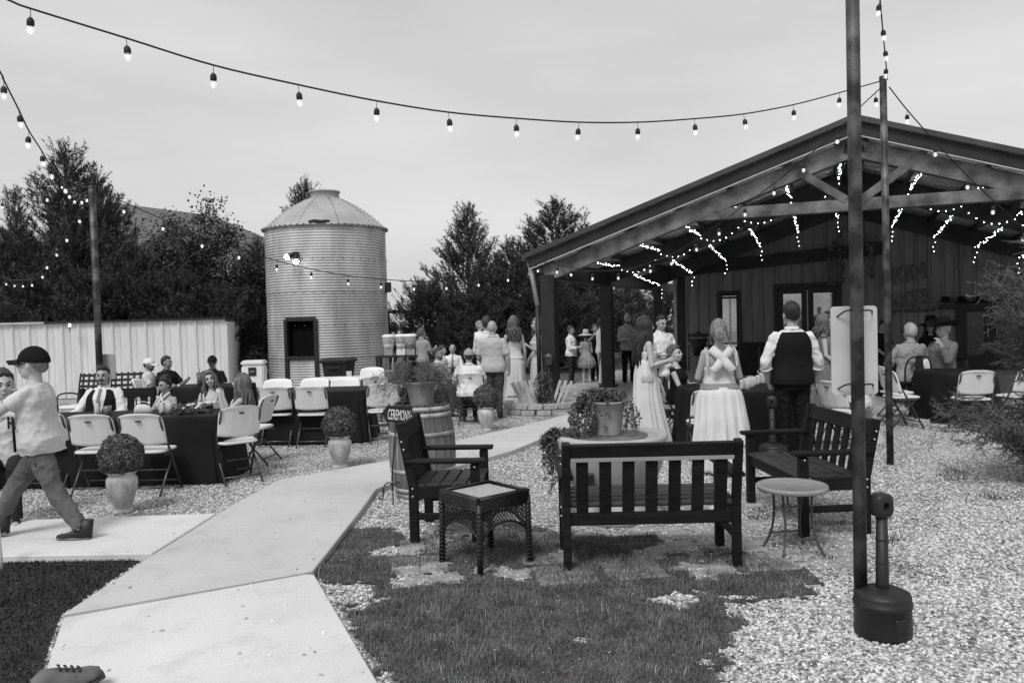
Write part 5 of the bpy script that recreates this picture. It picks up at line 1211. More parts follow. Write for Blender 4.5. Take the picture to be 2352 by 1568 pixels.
# ---------- string lights
M_CABLE = mat('cable', .012, .6, var=.1); M_BULB = lit('bulb_glow', 1.7); M_BULB.cycles.emission_sampling = 'NONE'
gm = bpy.data.materials.new('bulb_glass'); gm.use_nodes = True; b_ = gm.node_tree.nodes['Principled BSDF']; b_.inputs['Base Color'].default_value = (.9, .9, .9, 1); b_.inputs['Alpha'].default_value = .22; b_.inputs['Roughness'].default_value = .1; b_.inputs['Emission Color'].default_value = (1, 1, 1, 1); b_.inputs['Emission Strength'].default_value = .22
SOCK = MB().tube([(0, 0, 0), (0, 0, -.052)], .0022, 5).lathe([(0, -.05), (.008, -.052), (.016, -.060), (.022, -.072), (.022, -.1), (.019, -.104), (0, -.104)], 12).mesh('socket'); SOCK.materials.append(M_CABLE)
GLOB = MB().lathe([(.014, -.1), (.018, -.11), (.022, -.122), (.0225, -.135), (.018, -.148), (.009, -.155), (0, -.157)], 14).mesh('bulb'); GLOB.materials.append(gm)
FIL = MB().ell((0, 0, -.130), (.008, .008, .018), 10, 8).mesh('filament'); FIL.materials.append(M_BULB)
def lights(label, pts3, bulbs3, extra=()):
    t = thing('string_lights', label, 'string lights', pts3[0], 0, 'festoon bulbs strung across the yard'); o = Vector(pts3[0]); MB().tube([p - o for p in spline(pts3, 5)], .0065, 6).build('cable', M_CABLE, t)
    for p in bulbs3:
        s = link('socket', SOCK, t, p - o, (random.uniform(-.12, .12), random.uniform(-.12, .12), 0)); link('bulb', GLOB, s); link('filament', FIL, s)
    return t
def pix_line(l, a, b): return [on_line(x, y, a, b) for x, y in l]
random.seed(2)
p2 = (T2_.x, T2_.y); p3 = (T3_.x, T3_.y); A1 = W(25, 0, 5.0); c1 = PO + ud * -.15 + vd * -.12; cc = (c1.x, c1.y)
S1 = [(-120, -60), (25, 3), (70, 20), (290, 88), (490, 150), (685, 195), (865, 232), (1030, 258), (1185, 272), (1330, 281), (1465, 281), (1595, 273), (1708, 262), (1822, 241), (1929, 213), (2022, 187)]
L = pix_line(S1, (A1.x, A1.y), p2); lights('long front string of bulbs sagging across the sky', L, L[2:-1])
pole('rusty pipe pole beyond the left edge holding up the front string', Vector((L[0].x, L[0].y, 0)), L[0] + Vector((0, 0, .1)), .037); PL = L[0]
E1 = Vector((P1.x + .03, P1.y, 0)); W7 = W(2008, 0, 7.3); E1 = T2_ + (W7 - T2_) * ((T2_.y - P1.y) / (T2_.y - W7.y)); E1 = Vector((P1.x + .035, P1.y, E1.z)); A_ = T2_ + Vector((.035, -.03, -.03))
L = [A_.lerp(E1, t / 10) - Vector((0, 0, .18 * math.sin(math.pi * t / 10))) for t in range(11)]; lights('steep string of bulbs rising from the thin pole to the nearest pole', L, L[1:-1])
e3 = (10.6, 10.76); S3 = [(2042, 200), (2083, 252), (2150, 328), (2222, 404), (2283, 462), (2352, 525), (2420, 575)]; L = pix_line(S3, p2, e3) + [PO + ud * (UE2 - .1) + Vector((0, 0, zr(UE2) - .1))]; lights('string of bulbs falling right from the thin pole over the pavilion', L, L[1:-2])
S4 = [(2022, 203), (1975, 247), (1925, 300), (1846, 366), (1780, 420), (1711, 470), (1650, 515), (1598, 552), (1541, 585), (1493, 603), (1463, 613), (1420, 620), (1361, 622), (1310, 614), (1281, 608), (1236, 600)]; L = pix_line(S4, p2, cc); lights('string of bulbs from the thin pole down to the pavilion corner', L, [L[i] for i in (2, 3, 4, 5, 6, 7, 8, 9, 10, 11, 12, 13, 14)] + [on_line(2010, 213, p2, cc)])
S5 = [(1236, 606), (1165, 627), (1097, 638), (1024, 645), (952, 646), (875, 641), (798, 633), (716, 618), (636, 599), (548, 572), (465, 545), (377, 505), (286, 465), (212, 432)]; L = pix_line(S5, cc, p3); lights('string of bulbs running from the pavilion corner past the silo to the left pole', L, L[:-1])
A6 = W(0, 165, 6.0); S6 = [(-60, 60), (0, 165), (8, 183), (42, 250), (66, 300), (95, 345), (113, 375), (150, 412), (205, 432)]; L = [PL - Vector((0, 0, .05))] + pix_line(S6[1:], (A6.x, A6.y), p3); lights('string of bulbs dropping from the upper left edge to the left pole', L, L[2:-1])
A7 = W(0, 462, 13.5); S7 = [(-80, 478), (5, 459), (108, 440), (160, 432), (207, 430)]; L = pix_line(S7, (A7.x, A7.y), p3); lights('string of bulbs leaving the left edge level with the pole top', L, L[1:-1])
A8 = W(14, 640, 19.0); S8 = [(-60, 615), (14, 640), (33, 643), (52, 643), (72, 640), (96, 620), (108, 598), (127, 568), (152, 533), (180, 488), (210, 436)]; L = pix_line(S8, (A8.x, A8.y), p3); lights('string of bulbs hanging low in front of the left pines', L, L[1:-1])
A9 = W(150, 425, 14.5); S9 = [(140, 415), (158, 435), (172, 446), (186, 446), (198, 440), (211, 434)]; L = pix_line(S9, (A9.x, A9.y), p3); lights('short bunched swag of bulbs beside the left pole top', L, L[:-1])
q = W(160, 745, 19.3); sl = thing('fence_lantern', 'small lit lantern on a post above the left fence', 'lantern', q, 0); MB().box((0, 0, -.12), (.1, .1, .02)).box((0, 0, .06), (.16, .16, .02)).tube([(0, 0, -.12), (0, 0, -.3)], .02, 6).build('frame', M_DARKF, sl); MB().box((0, 0, -.03), (.08, .08, .14)).build('glow', lit('lantern_glow', .8), sl); sl.scale = (.6, .6, .6)
# =================================================================== PEOPLE
def cloth_mat(name, v, rough=.85, var=.06, bump=.25, bs=22): return mat(name, v, rough, var=var, scale=5, bump=bump, bscale=bs, spec=.05)
SK = mat('skin', .34, .5, var=.06, scale=9); SK2 = mat('skin_tanned', .25, .5, var=.06, scale=9); SK3 = mat('skin_pale', .42, .5, var=.05, scale=9)
C_WHITE = cloth_mat('cotton_white', .66); C_CREAM = cloth_mat('cotton_cream', .54); C_GREY = cloth_mat('jersey_grey', .54, bump=.2); C_POLO = cloth_mat('polo_grey', .42); C_BLACK = cloth_mat('suit_black', .013, .7); C_DARK = cloth_mat('trouser_dark', .03); C_JEAN = cloth_mat('denim', .075, var=.3)
C_CARGO = cloth_mat('cargo_grey', .12, var=.15, bump=.4, bs=14); C_DRESS = cloth_mat('chiffon_pale', .60, .7, bump=.12, bs=10); C_DRESS2 = cloth_mat('satin_pale', .55, .5, bump=.1, bs=8); C_MID = cloth_mat('dress_grey', .15); C_LT = cloth_mat('shirt_lightgrey', .29)
C_NAVY = cloth_mat('uniform_dark', .017); C_BELT = cloth_mat('satin_belt', .23, .45); C_TIE = cloth_mat('tie_grey', .22, .5)
C_FLOR = mat('floral_print', .58, .8, scale=7, detail=3, v2=.05, lo=.60, hi=.63); C_SEQ = mat('patterned_top', .05, .6, scale=30, detail=2, v2=.4, lo=.55, hi=.62)
H_BLACK = mat('hair_black', .012, .4, var=.5, scale=6, stretch=(12, 12, 1), bump=.5, bscale=14); H_BROWN = mat('hair_brown', .03, .4, var=.5, scale=6, stretch=(12, 12, 1), bump=.5, bscale=14); H_BLOND = mat('hair_blond', .19, .4, var=.45, scale=6, stretch=(12, 12, 1), bump=.5, bscale=14); H_MID = mat('hair_auburn', .10, .4, var=.6, scale=5, stretch=(12, 12, 1), bump=.5, bscale=14); H_GREY = mat('hair_grey', .38, .5, var=.3, scale=8, stretch=(10, 10, 1))
M_EYE = mat('eye_dark', .012, .3, var=.1); M_LIP = mat('lip', .14, .5, var=.1); M_SHOE = mat('shoe_black', .016, .5, var=.3); M_SHOEL = mat('shoe_pale', .4, .6, var=.2)
TEXC = bpy.data.textures.new('folds', 'CLOUDS'); TEXC.noise_scale = .09; TEXC.noise_depth = 2
TEXF = bpy.data.textures.new('creases', 'MUSGRAVE'); TEXF.noise_scale = .10; TEXF.musgrave_type = 'RIDGED_MULTIFRACTAL'; TEXF.noise_intensity = .5
TEXH = bpy.data.textures.new('hair_lumps', 'CLOUDS'); TEXH.noise_scale = .03
def mods(o, vox, sm=4, disp=0., tex=None):
    r = o.modifiers.new('remesh', 'REMESH'); r.mode = 'VOXEL'; r.voxel_size = vox; r.use_smooth_shade = True
    if sm: s = o.modifiers.new('smooth', 'SMOOTH'); s.factor = .5; s.iterations = sm
    if disp >= .01: d = o.modifiers.new('creases', 'DISPLACE'); d.texture = TEXF; d.strength = disp * .9; d.mid_level = .5; d.texture_coords = 'LOCAL'
    if disp: d = o.modifiers.new('folds', 'DISPLACE'); d.texture = tex or TEXC; d.strength = disp; d.mid_level = .5; d.texture_coords = 'LOCAL'
    return o
HANG = ((.16, .02, -1), (.05, .22, -1))
class Person:
    def __init__(s, label, px, top, Y, deg, sex='m', sit=False, g=1., vox=.012, arms=None, head=(0, 0, 0), skin=None, lean=0, z0=0., seat=.46, extra=.012, legs=None, curl=.5, cat='person', group=None, sw=None, foot=None, dx=0, hs=1.11):
        s.hs = hs
        q = W(px, top, Y); H = q.z - z0 - extra
        s.sit = sit; s.k = ((H - seat) / (1.75 - .86) if sit else H / 1.75); s.shift = (seat - .86 * s.k) if sit else 0; s.lean = R(lean); s.sex = sex; s.g = g; s.vox = vox; s.seat = seat
        s.root = thing('person', label, cat, (q.x + dx, Y, z0), R(deg), group); s.skin = skin or SK; s.curl = curl
        yaw, pit, rol = head; s.HM = Matrix.Rotation(R(yaw), 3, 'Z') @ Matrix.Rotation(R(pit), 3, 'X') @ Matrix.Rotation(R(rol), 3, 'Y')
        s.arms = {'L': HANG, 'R': HANG}; s.arms.update(arms or {}); s.legs = legs or {}
        m = sex == 'm'
        s.TR = [(.82, .15, .105, 0), (.88, .168, .118, -.005), (.94, .170, .120, -.008), (1.02, .156, .112, 0), (1.10, .150, .108, .005), (1.20, .160, .114, .01), (1.30, .172, .120, .008), (1.37, .172, .108, 0), (1.42, .14, .088, -.005), (1.455, .085, .068, -.008), (1.48, .06, .06, -.005)] if m else \
               [(.82, .155, .11, 0), (.88, .178, .125, -.008), (.94, .172, .122, -.01), (1.02, .142, .103, 0), (1.10, .128, .095, .008), (1.18, .135, .105, .018), (1.26, .145, .125, .025), (1.33, .145, .112, .012), (1.38, .135, .088, 0), (1.42, .095, .068, -.004), (1.455, .055, .055, -.004)]
        s.sw = sw or (.168 if m else .146); s.ar = (.052, .044, .030) if m else (.043, .036, .024)
    def up(s, x, f, z):           # upper-body point: leans about the hips
        v = Vector((x, -f, z - .9)); v = Matrix.Rotation(s.lean, 3, 'X') @ v; v = (v + Vector((0, 0, .9))) * s.k; v.z += s.shift; return v
    def upv(s, v): return Matrix.Rotation(s.lean, 3, 'X') @ Vector(v)
    def ab(s, x, f, z): return Vector((x * s.k, -f * s.k, z * s.k))
    def hd(s, x, f, z):           # head-frame point relative to head centre
        piv = s.up(0, .01, 1.505); v = s.HM @ (Vector((x, -f, z + .10)) * s.k * s.hs); return piv + v
    def rings(s, z0, z1, off=0., gx=None, loose=0.):
        g = gx or s.g; T = s.TR; zs = [z0] + [t[0] for t in T if z0 < t[0] < z1] + [z1]; out = []
        for z in zs:
            w_ = np.interp(z, [t[0] for t in T], [t[1] for t in T]); d_ = np.interp(z, [t[0] for t in T], [t[2] for t in T]); fo = np.interp(z, [t[0] for t in T], [t[3] for t in T])
            fade = np.clip((1.46 - z) / .16, 0, 1); gg = 1 + (g - 1) * fade; lo = loose * np.clip((1.25 - z) / .25, 0, 1)
            belly = (g - 1) * .10 * np.exp(-((z - 1.08) / .14) ** 2)
            out.append((s.up(0, fo + belly, z), s.upv(((w_ * gg + off + lo) * s.k, 0, 0)), s.upv((0, (d_ * gg + off + lo) * s.k, 0))))
        return out
    def joints(s, sd):
        sg = 1 if sd == 'L' else -1; ud_, fd_ = s.arms[sd]; g = 1 + (s.g - 1) * .45; sh = s.up(sg * s.sw * g, -.005, 1.372)
        c = lambda d: s.upv(Vector((sg * d[0], -d[1], d[2])).normalized())
        la, lf = (.29, .255); el = sh + c(ud_) * la * s.k; wr = el + c(fd_) * lf * s.k; return sh, el, wr, c(fd_)
    def leg(s, sd):
        sg = 1 if sd == 'L' else -1
        hip = s.up(sg * .088 * (1 + (s.g - 1) * .5), 0, .88)
        if sd in s.legs: kn, an = s.legs[sd]; return hip, s.ab(*kn), s.ab(*an)
        if s.sit: 
            kn = Vector((sg * .11 * s.k, -.43 * s.k, s.seat + .03)); return hip, kn, Vector((sg * .11 * s.k, -.44 * s.k, .09))
        return hip, s.ab(sg * .095, .018, .48), s.ab(sg * .10, -.015, .085)
    def hand(s, mb, w_, d, n, sg):
        k = s.k; d = d.normalized(); n = (n - d * n.dot(d)); n = n.normalized() if n.length > 1e-3 else d.orthogonal().normalized(); sd = d.cross(n).normalized() * sg
        mb.loft([(w_, sd * .026 * k, n * .02 * k), (w_ + d * .03 * k, sd * .036 * k, n * .017 * k), (w_ + d * .085 * k, sd * .041 * k, n * .014 * k)], 12)
        for i, L in enumerate((.066, .076, .072, .056)):
            b = w_ + d * .078 * k + sd * ((1.5 - i) * .0195 * k); c1 = s.curl; d1 = (d * math.cos(c1) + n * math.sin(c1)); d2 = (d * math.cos(c1 * 2.1) + n * math.sin(c1 * 2.1)); p1 = b + d1 * L * .55 * k
            mb.tube([b - d * .01 * k, p1, p1 + d2 * L * .5 * k], [.0095 * k, .009 * k, .0065 * k], 7)
        b = w_ + d * .022 * k + sd * .03 * k; d1 = (d * .72 + sd * .6 + n * .25).normalized(); p1 = b + d1 * .045 * k; mb.tube([b - d1 * .01, p1, p1 + (d * .9 + n * .35).normalized() * .032 * k], [.012 * k, .011 * k, .008 * k], 7)
    def limb(s, mb, pts, rad):
        mb.tube(pts, rad, 12)
        for p, r_ in zip(pts, rad): mb.ell(p, (r_, r_, r_), 10, 7)
    def body(s, feet=True, hands=True):
        K_ = s.k; k = s.k; mb = MB(); mb.loft(s.rings(.82, 1.48, -.004), 20)
        nk = .052 if s.sex == 'm' else .043; mb.tube([s.up(0, -.01, 1.42), s.hd(0, -.022, -.06)], [nk * 1.25 * k, nk * k], 14)
        k = s.k * s.hs
        # head: skull, face, jaw, nose, ears
        w_ = 1. if s.sex == 'm' else .94; rot = s.HM
        mb.ell(s.hd(0, -.012, .018), (.074 * k * w_, .094 * k, .098 * k), 18, 12, rot)
        mb.ell(s.hd(0, .022, -.028), (.060 * k * w_, .066 * k, .085 * k), 16, 10, rot)
        mb.ell(s.hd(0, .045, -.075), (.036 * k * w_, .036 * k, .034 * k), 12, 8, rot)
        mb.ell(s.hd(0, .078, .022), (.040 * k, .018 * k, .016 * k), 10, 6, rot)
        mb.tube([s.hd(0, .082, .016), s.hd(0, .098, -.012), s.hd(0, .108, -.026)], [.009 * k, .0115 * k, .014 * k], 8); mb.ell(s.hd(0, .098, -.03), (.019 * k, .012 * k, .010 * k), 8, 6, rot)
        for x in (-1, 1):
            mb.ell(s.hd(x * .076 * w_, -.012, -.008), (.010 * k, .020 * k, .032 * k), 10, 8, rot); mb.ell(s.hd(x * .036, .062, -.03), (.022 * k, .022 * k, .022 * k), 8, 6, rot)
        mb.ell(s.hd(0, .083, -.060), (.024 * k, .012 * k, .008 * k), 8, 6, rot)
        k = K_
        for sd in 'LR':
            sh, el, wr, d = s.joints(sd); r_ = [x * k * (1 + (s.g - 1) * .55) for x in s.ar]; s.limb(mb, [sh, sh.lerp(el, .5), el, el.lerp(wr, .3), wr], [r_[0], r_[0] * .88, r_[1] * .95, r_[1] * .98, r_[2]])
            if hands: s.hand(mb, wr, d, s.upv((-(1 if sd == 'L' else -1), -.25, 0)), 1 if sd == 'L' else -1)
            h, kn, an = s.leg(sd); s.limb(mb, [h, h.lerp(kn, .5), kn, kn.lerp(an, .3), an], [.082 * k * s.g, .068 * k * s.g, .052 * k, .053 * k, .036 * k])
            if feet:
                fd = Vector((0, -1, 0)); mb.ell(an + fd * .055 * k - Vector((0, 0, .045 * k)), (.042 * k, .12 * k, .036 * k), 10, 7)
        o = mods(mb.build('body', s.skin, s.root), s.vox * .8 if s.vox < .01 else s.vox, 3); return s
    def face(s, smile=0, brow=None, must=None, beard=None, glasses=None):
        k = s.k * s.hs; r_ = s.HM
        for x in (-1, 1):
            MB().ell(s.hd(x * .031, .0805, .004), (.0125 * k, .006 * k, .0062 * k), 10, 6, r_).build('eye', M_EYE, s.root)
            MB().tube([s.hd(x * .014, .096, .0255), s.hd(x * .032, .092, .031), s.hd(x * .048, .078, .026)], [.0045 * k, .0048 * k, .003 * k], 6).build('eyebrow', brow or H_BROWN, s.root)
        lp = MB().tube([s.hd(-.024, .083, -.061 + .004 * smile), s.hd(0, .095, -.064 - .003 * smile), s.hd(.024, .083, -.061 + .004 * smile)], [.003 * k, .007 * k, .003 * k], 6).build('mouth', M_LIP, s.root)
        if must: MB().tube([s.hd(-.034, .082, -.056), s.hd(-.015, .098, -.045), s.hd(0, .101, -.043), s.hd(.015, .098, -.045), s.hd(.034, .082, -.056)], [.004 * k, .008 * k, .007 * k, .008 * k, .004 * k], 8).build('moustache', must, s.root)
        if beard: mods(MB().ell(s.hd(0, .046, -.082), (.044 * k, .042 * k, .036 * k), 14, 8, r_).ell(s.hd(.045, .015, -.055), (.014 * k, .03 * k, .03 * k), 8, 6, r_).ell(s.hd(-.045, .015, -.055), (.014 * k, .03 * k, .03 * k), 8, 6, r_).build('beard', beard, s.root), .008, 2)
        if glasses:
            g_ = MB()
            for x in (-1, 1):
                g_.tube([s.hd(x * .034 + .024 * math.cos(a), .098, .002 + .018 * math.sin(a)) for a in [2 * math.pi * i / 12 for i in range(13)]], .003 * k, 5); g_.tube([s.hd(x * .058, .095, .006), s.hd(x * .078, .0, .004)], .003 * k, 5)
            g_.tube([s.hd(-.01, .102, .004), s.hd(.01, .102, .004)], .003 * k, 5).build('glasses', M_EYE, s.root)
        return s
    def hair(s, m, kind='short', L=.4, vol=1., seed=1):
        k = s.k * s.hs; rs = np.random.RandomState(seed); mb = MB(); n, mm = 30, 20; vs = []; fem = kind != 'short'
        ft, hl = ((-1, -.45, -.1, .15, .32, .6, 1), (-.78, -.68, -.34, -.12, .36, .56, .62)) if not fem else ((-1, -.4, 0, .25, .45, .7, 1), (-.85, -.8, -.6, -.2, .30, .52, .62))
        if kind == 'bald': return s
        if kind == 'bun': hl = (-.66, -.55, -.35, -.1, .30, .52, .62)
        if kind == 'fringe': ft, hl = (-1, -.3, 0, .2, 1), (-.7, -.5, -.1, .6, 2.)
        for i in range(mm + 1):
            ph = -math.pi / 2 + math.pi * i / mm
            for j in range(n):
                t = 2 * math.pi * j / n; x, f, z = math.cos(ph) * math.cos(t), math.cos(ph) * math.sin(t), math.sin(ph); h = np.interp(f, ft, hl); ins = z > h and not (kind == 'fringe' and z > .55)
                e = (1.09 + .03 * (vol - 1) * 4 + .02 * rs.randn() + .05 * max(0, z)) if ins else .80
                if ins and kind == 'short': e = 1.075 + .075 * max(0, z) * vol + .016 * rs.randn()
                if kind == 'short' and L < .2: e = min(e, 1.03) if z < .25 else .9
                vs.append(s.hd(x * .076 * e, f * .098 * e - .012, z * .105 * e + .016))
        mb.add(vs, [(i * n + j, i * n + (j + 1) % n, (i + 1) * n + (j + 1) % n, (i + 1) * n + j) for i in range(mm) for j in range(n)], True)
        if kind == 'bun':
            mb.ell(s.hd(.0, -.13, -.03 if L < .5 else .09), (.055 * k, .045 * k, .05 * k), 12, 8, s.HM); mb.ell(s.hd(.0, -.10, .0 if L < .5 else .06), (.06 * k, .05 * k, .06 * k), 12, 8, s.HM)
            for i in range(10): a = i * .63; mb.tube([s.hd(.05 * math.cos(a), -.135, -.03 + .045 * math.sin(a)), s.hd(.05 * math.cos(a + 1.2), -.165, -.03 + .04 * math.sin(a + 1.2)), s.hd(.03 * math.cos(a + 2.4), -.17, -.03 + .02 * math.sin(a + 2.4))], [.012 * k, .014 * k, .008 * k], 6)
        if kind == 'updo': mb.ell(s.hd(0, -.03, .115), (.062 * k, .075 * k, .05 * k), 14, 9, s.HM)
        if kind == 'bun':
            c_ = (0, -.125, -.03 if L < .5 else .09); sk = MB()
            for i in range(64):
                a = R(-150 + 300 * (i + rs.rand()) / 64); q0 = (math.sin(a) * .072, math.cos(a) * .085 - .012, .055 + .05 * math.cos(a) + .02 * rs.randn()); p = []
                for t in (0, .25, .5, .75, 1.):
                    x, f, z = [q0[j] + (c_[j] - q0[j]) * t for j in range(3)]; n_ = math.sqrt((x / .082) ** 2 + ((f + .012) / .105) ** 2 + ((z - .016) / .116) ** 2); bul = max(1., n_) if t == 1 else 1.
                    kf = (1.02 / n_) if t < 1 else 1.; p.append(s.hd(x * kf, (f + .012) * kf - .012, (z - .016) * kf + .016))
                sk.tube(spline(p, 3), .0055 * k, 4)
            sk.build('combed_strands', m, s.root)['kind'] = 'stuff'
        hm = mods(mb.build('hair', m, s.root), .009, 2, .012 if s.vox < .01 else .007, TEXH)
        if kind == 'long':
            # locks: a sheaf of wavy tapering tubes from the crown down the back and shoulders
            lk = MB()
            for i in range(70):
                a = R(-128 + 256 * (i + rs.rand()) / 70); sx, sf = math.sin(a), -math.cos(a); r0 = .98 + .1 * rs.rand(); ln = L * (.72 + .36 * rs.rand()); ph = rs.rand() * 6
                p = [s.hd(sx * .05, sf * .06, .10), s.hd(sx * .082 * r0, sf * .098 * r0 - .012, .03)]; q = s.hd(sx * .085 * r0, sf * .098 * r0 - .012, -.05)
                p.append(q); base = q.copy(); outd = (q - s.hd(0, -.01, -.05)); outd.z = 0
                for t in (.25, .5, .75, 1.): p.append(base + Vector((0, 0, -ln * t * k)) + outd * (.28 * math.sin(t * 2.2)) + s.upv((0, .02 * t, 0)) + Vector((math.sin(ph + t * 5), math.cos(ph + t * 5), 0)) * .012 * k * vol)
                lk.tube(spline(p, 3), [(.008 + .010 * math.sin(math.pi * min(1, .25 + j / 19.))) * k for j in range(19)], 5)
            lk.build('locks', m, s.root)['kind'] = 'stuff'
        return s
    def cap(s, m, bill=1., mesh=None, back=False):
        k = s.k * s.hs; mb = MB(); n, mm = 26, 9; vs = []
        for i in range(mm + 1):
            ph = R(2) + (math.pi / 2 - R(2)) * i / mm
            for j in range(n): t = 2 * math.pi * j / n; vs.append(s.hd(.090 * math.cos(ph) * math.cos(t), .113 * math.cos(ph) * math.sin(t) - .010, .118 * math.sin(ph) + .014))
        mb.add(vs, [(i * n + j, i * n + (j + 1) % n, (i + 1) * n + (j + 1) % n, (i + 1) * n + j) for i in range(mm) for j in range(n)], True); c = mb.build('cap', m, s.root); c.modifiers.new('thick', 'SOLIDIFY').thickness = .006
        b = MB(); b.grid(lambda u, v: s.hd((v - .5) * 2 * .082 * (1 - .22 * u * u), .088 + .10 * u - .055 * (abs(v - .5) * 2) ** 2, .030 - .012 * u - .026 * (abs(v - .5) * 2) ** 2), 6, 10); b.build('bill', m, s.root).modifiers.new('thick', 'SOLIDIFY').thickness = .006
        MB().ell(s.hd(0, -.010, .134), (.011 * k, .011 * k, .006 * k), 8, 5).build('button', mesh or m, s.root); return s
    def brim(s, m, R0=.2, crown=.13, curl=0.):
        k = s.k * s.hs; mb = MB(); n = 36
        prof = [(.086, .0), (.09, .04), (.082, crown * .8), (.05, crown), (0, crown)]; vs = []
        for (r_, z) in [(R0, -.02)] + [(R0 * .7, -.005), (.09, .0)] + prof:
            for j in range(n): t = 2 * math.pi * j / n; c_ = curl * abs(math.cos(t)) * max(0, r_ - .1); vs.append(s.hd(r_ * math.cos(t), r_ * math.sin(t) * 1.12 - .008, z + .055 + c_ - (.03 * (r_ / R0) ** 2 if not curl and r_ > .1 else 0)))
        q = 3 + len(prof); mb.add(vs, [(i * n + j, i * n + (j + 1) % n, (i + 1) * n + (j + 1) % n, (i + 1) * n + j) for i in range(q - 1) for j in range(n)], True); mb.build('hat', m, s.root).modifiers.new('thick', 'SOLIDIFY').thickness = .005; return s
    def shirt(s, m, sleeve=.55, hem=.86, off=.014, loose=.01, name='shirt', collar=True, folds=.012, roll=False, top=1.452):
        k = s.k; mb = MB(); rg = s.rings(hem, top, off, loose=loose); mb.loft(rg, 22)
        for sd in 'LR':
            sh, el, wr, d = s.joints(sd); r_ = [x * k * (1 + (s.g - 1) * .55) + .012 * k for x in s.ar]; mb.ell(sh, (r_[0] * .96,) * 3, 12, 8)
            if sleeve > 0:
                if sleeve <= 1: e = sh.lerp(el, sleeve); mb.tube([sh, e], [r_[0], r_[0] * 1.02 + .004], 14)
                else:
                    e = el.lerp(wr, sleeve - 1); mb.tube([sh, sh.lerp(el, .5), el], [r_[0], r_[0] * .98, r_[1] * 1.06], 14); mb.ell(el, (r_[1] * 1.06,) * 3, 10, 7); mb.tube([el, e], [r_[1] * 1.05, (r_[2] * (2 - sleeve) * 0 + r_[1] * (1 - .22 * (sleeve - 1)))], 14)
                    if roll: mb.tube([e.lerp(el, .15), e], [r_[1] * 1.16, r_[1] * 1.18], 14)
        mods(mb.build(name, m, s.root), max(.009, s.vox * .95), 3, folds)
        if collar:
            c = MB(); n = 20; vs = []; nk = (.066 if s.sex == 'm' else .055)
            for (zz, r_) in ((1.445, 1.12), (1.487, 1.02), (1.49, 1.08), (1.452, 1.28)):
                for j in range(n + 1): t = R(100) + R(340) * j / n + R(0); vs.append(s.up(nk * r_ * math.cos(t), nk * r_ * math.sin(t) - .006 - .0 , zz - .028 * max(0, math.sin(t)) * (1.2 if r_ > 1.2 else .6)))
            c.add(vs, [(i * (n + 1) + j, i * (n + 1) + j + 1, (i + 1) * (n + 1) + j + 1, (i + 1) * (n + 1) + j) for i in range(3) for j in range(n)], True); c.build('collar', m, s.root).modifiers.new('thick', 'SOLIDIFY').thickness = .004
        return s
    def trousers(s, m, off=.012, end=1., flare=0., folds=.012, name='trousers', waist=1.02, shoes=M_SHOE):
        k = s.k; mb = MB(); mb.loft(s.rings(.80, waist, min(off, .014)), 20); lo_ = off - .012
        for sd in 'LR':
            h, kn, an = s.leg(sd); g = s.g; e = kn.lerp(an, end) if end > 0 else h.lerp(kn, 1 + end)
            mb.ell(h, (.094 * k * g,) * 3, 12, 8)
            if end > 0: mb.tube([h, h.lerp(kn, .5), kn], [.094 * k * g, (.082 * g + lo_ * .6) * k, (.066 * (1 + .3 * (g - 1)) + lo_) * k], 14); mb.ell(kn, ((.066 + lo_) * k,) * 3, 10, 7); mb.tube([kn, kn.lerp(e, .5), e], [(.066 + lo_) * k, (.064 + lo_) * k, (.058 + flare + lo_ * .6) * k], 14)
            else: mb.tube([h, h.lerp(kn, .5), e], [.094 * k * g, .086 * k * g, .084 * k * g], 14)
        mods(mb.build(name, m, s.root), max(.009, s.vox), 3, folds)
        if shoes: s.shoes(shoes)
        return s
    def shoes(s, m):
        k = s.k
        for sd in 'LR':
            h, kn, an = s.leg(sd); f = Vector((0, -1, 0)); z = Vector((0, 0, 1)); b = an - z * .085 * k if not s.sit else Vector((an.x, an.y, .0)); 
            rg = [(b - f * .055 * k + z * .045 * k, Vector((.030 * k, 0, 0)), z * .045 * k), (b + f * .02 * k + z * .052 * k, Vector((.040 * k, 0, 0)), z * .052 * k), (b + f * .10 * k + z * .036 * k, Vector((.046 * k, 0, 0)), z * .036 * k), (b + f * .165 * k + z * .026 * k, Vector((.044 * k, 0, 0)), z * .026 * k), (b + f * .205 * k + z * .018 * k, Vector((.024 * k, 0, 0)), z * .016 * k)]
            MB().loft(rg, 14, 2.6).build('shoe', m, s.root)
        return s
    def vest(s, m, z0=.93, deep=1.12):
        """open-fronted waistcoat shell"""
        rg = s.rings(z0, 1.43, .026, loose=.012); n = 48; mb = MB(); vs = []
        zs = [z0] + [t[0] for t in s.TR if z0 < t[0] < 1.43] + [1.43]
        for z, (c, a, b) in zip(zs, rg):
            gap = .012 if z < deep else .012 + .42 * min(1, ((z - deep) / (1.44 - deep)) ** .8)
            side = 1.
            for j in range(n + 1):
                t = -math.pi / 2 + gap + (2 * math.pi - 2 * gap) * j / n; ct, st = math.cos(t), math.sin(t); e = 2.3
                sq = (1 - .17 * abs(ct) ** 3 * min(1, max(0, (z - 1.26) / .12)))
                vs.append(c + a * (math.copysign(abs(ct) ** (2 / e), ct) * sq) + b * (math.copysign(abs(st) ** (2 / e), st)))
        mb.add(vs, [(i * (n + 1) + j, i * (n + 1) + j + 1, (i + 1) * (n + 1) + j + 1, (i + 1) * (n + 1) + j) for i in range(len(zs) - 1) for j in range(n)], True)
        o = mb.build('vest', m, s.root); o.modifiers.new('sub', 'SUBSURF').render_levels = 1; o.modifiers.new('thick', 'SOLIDIFY').thickness = .006; return s
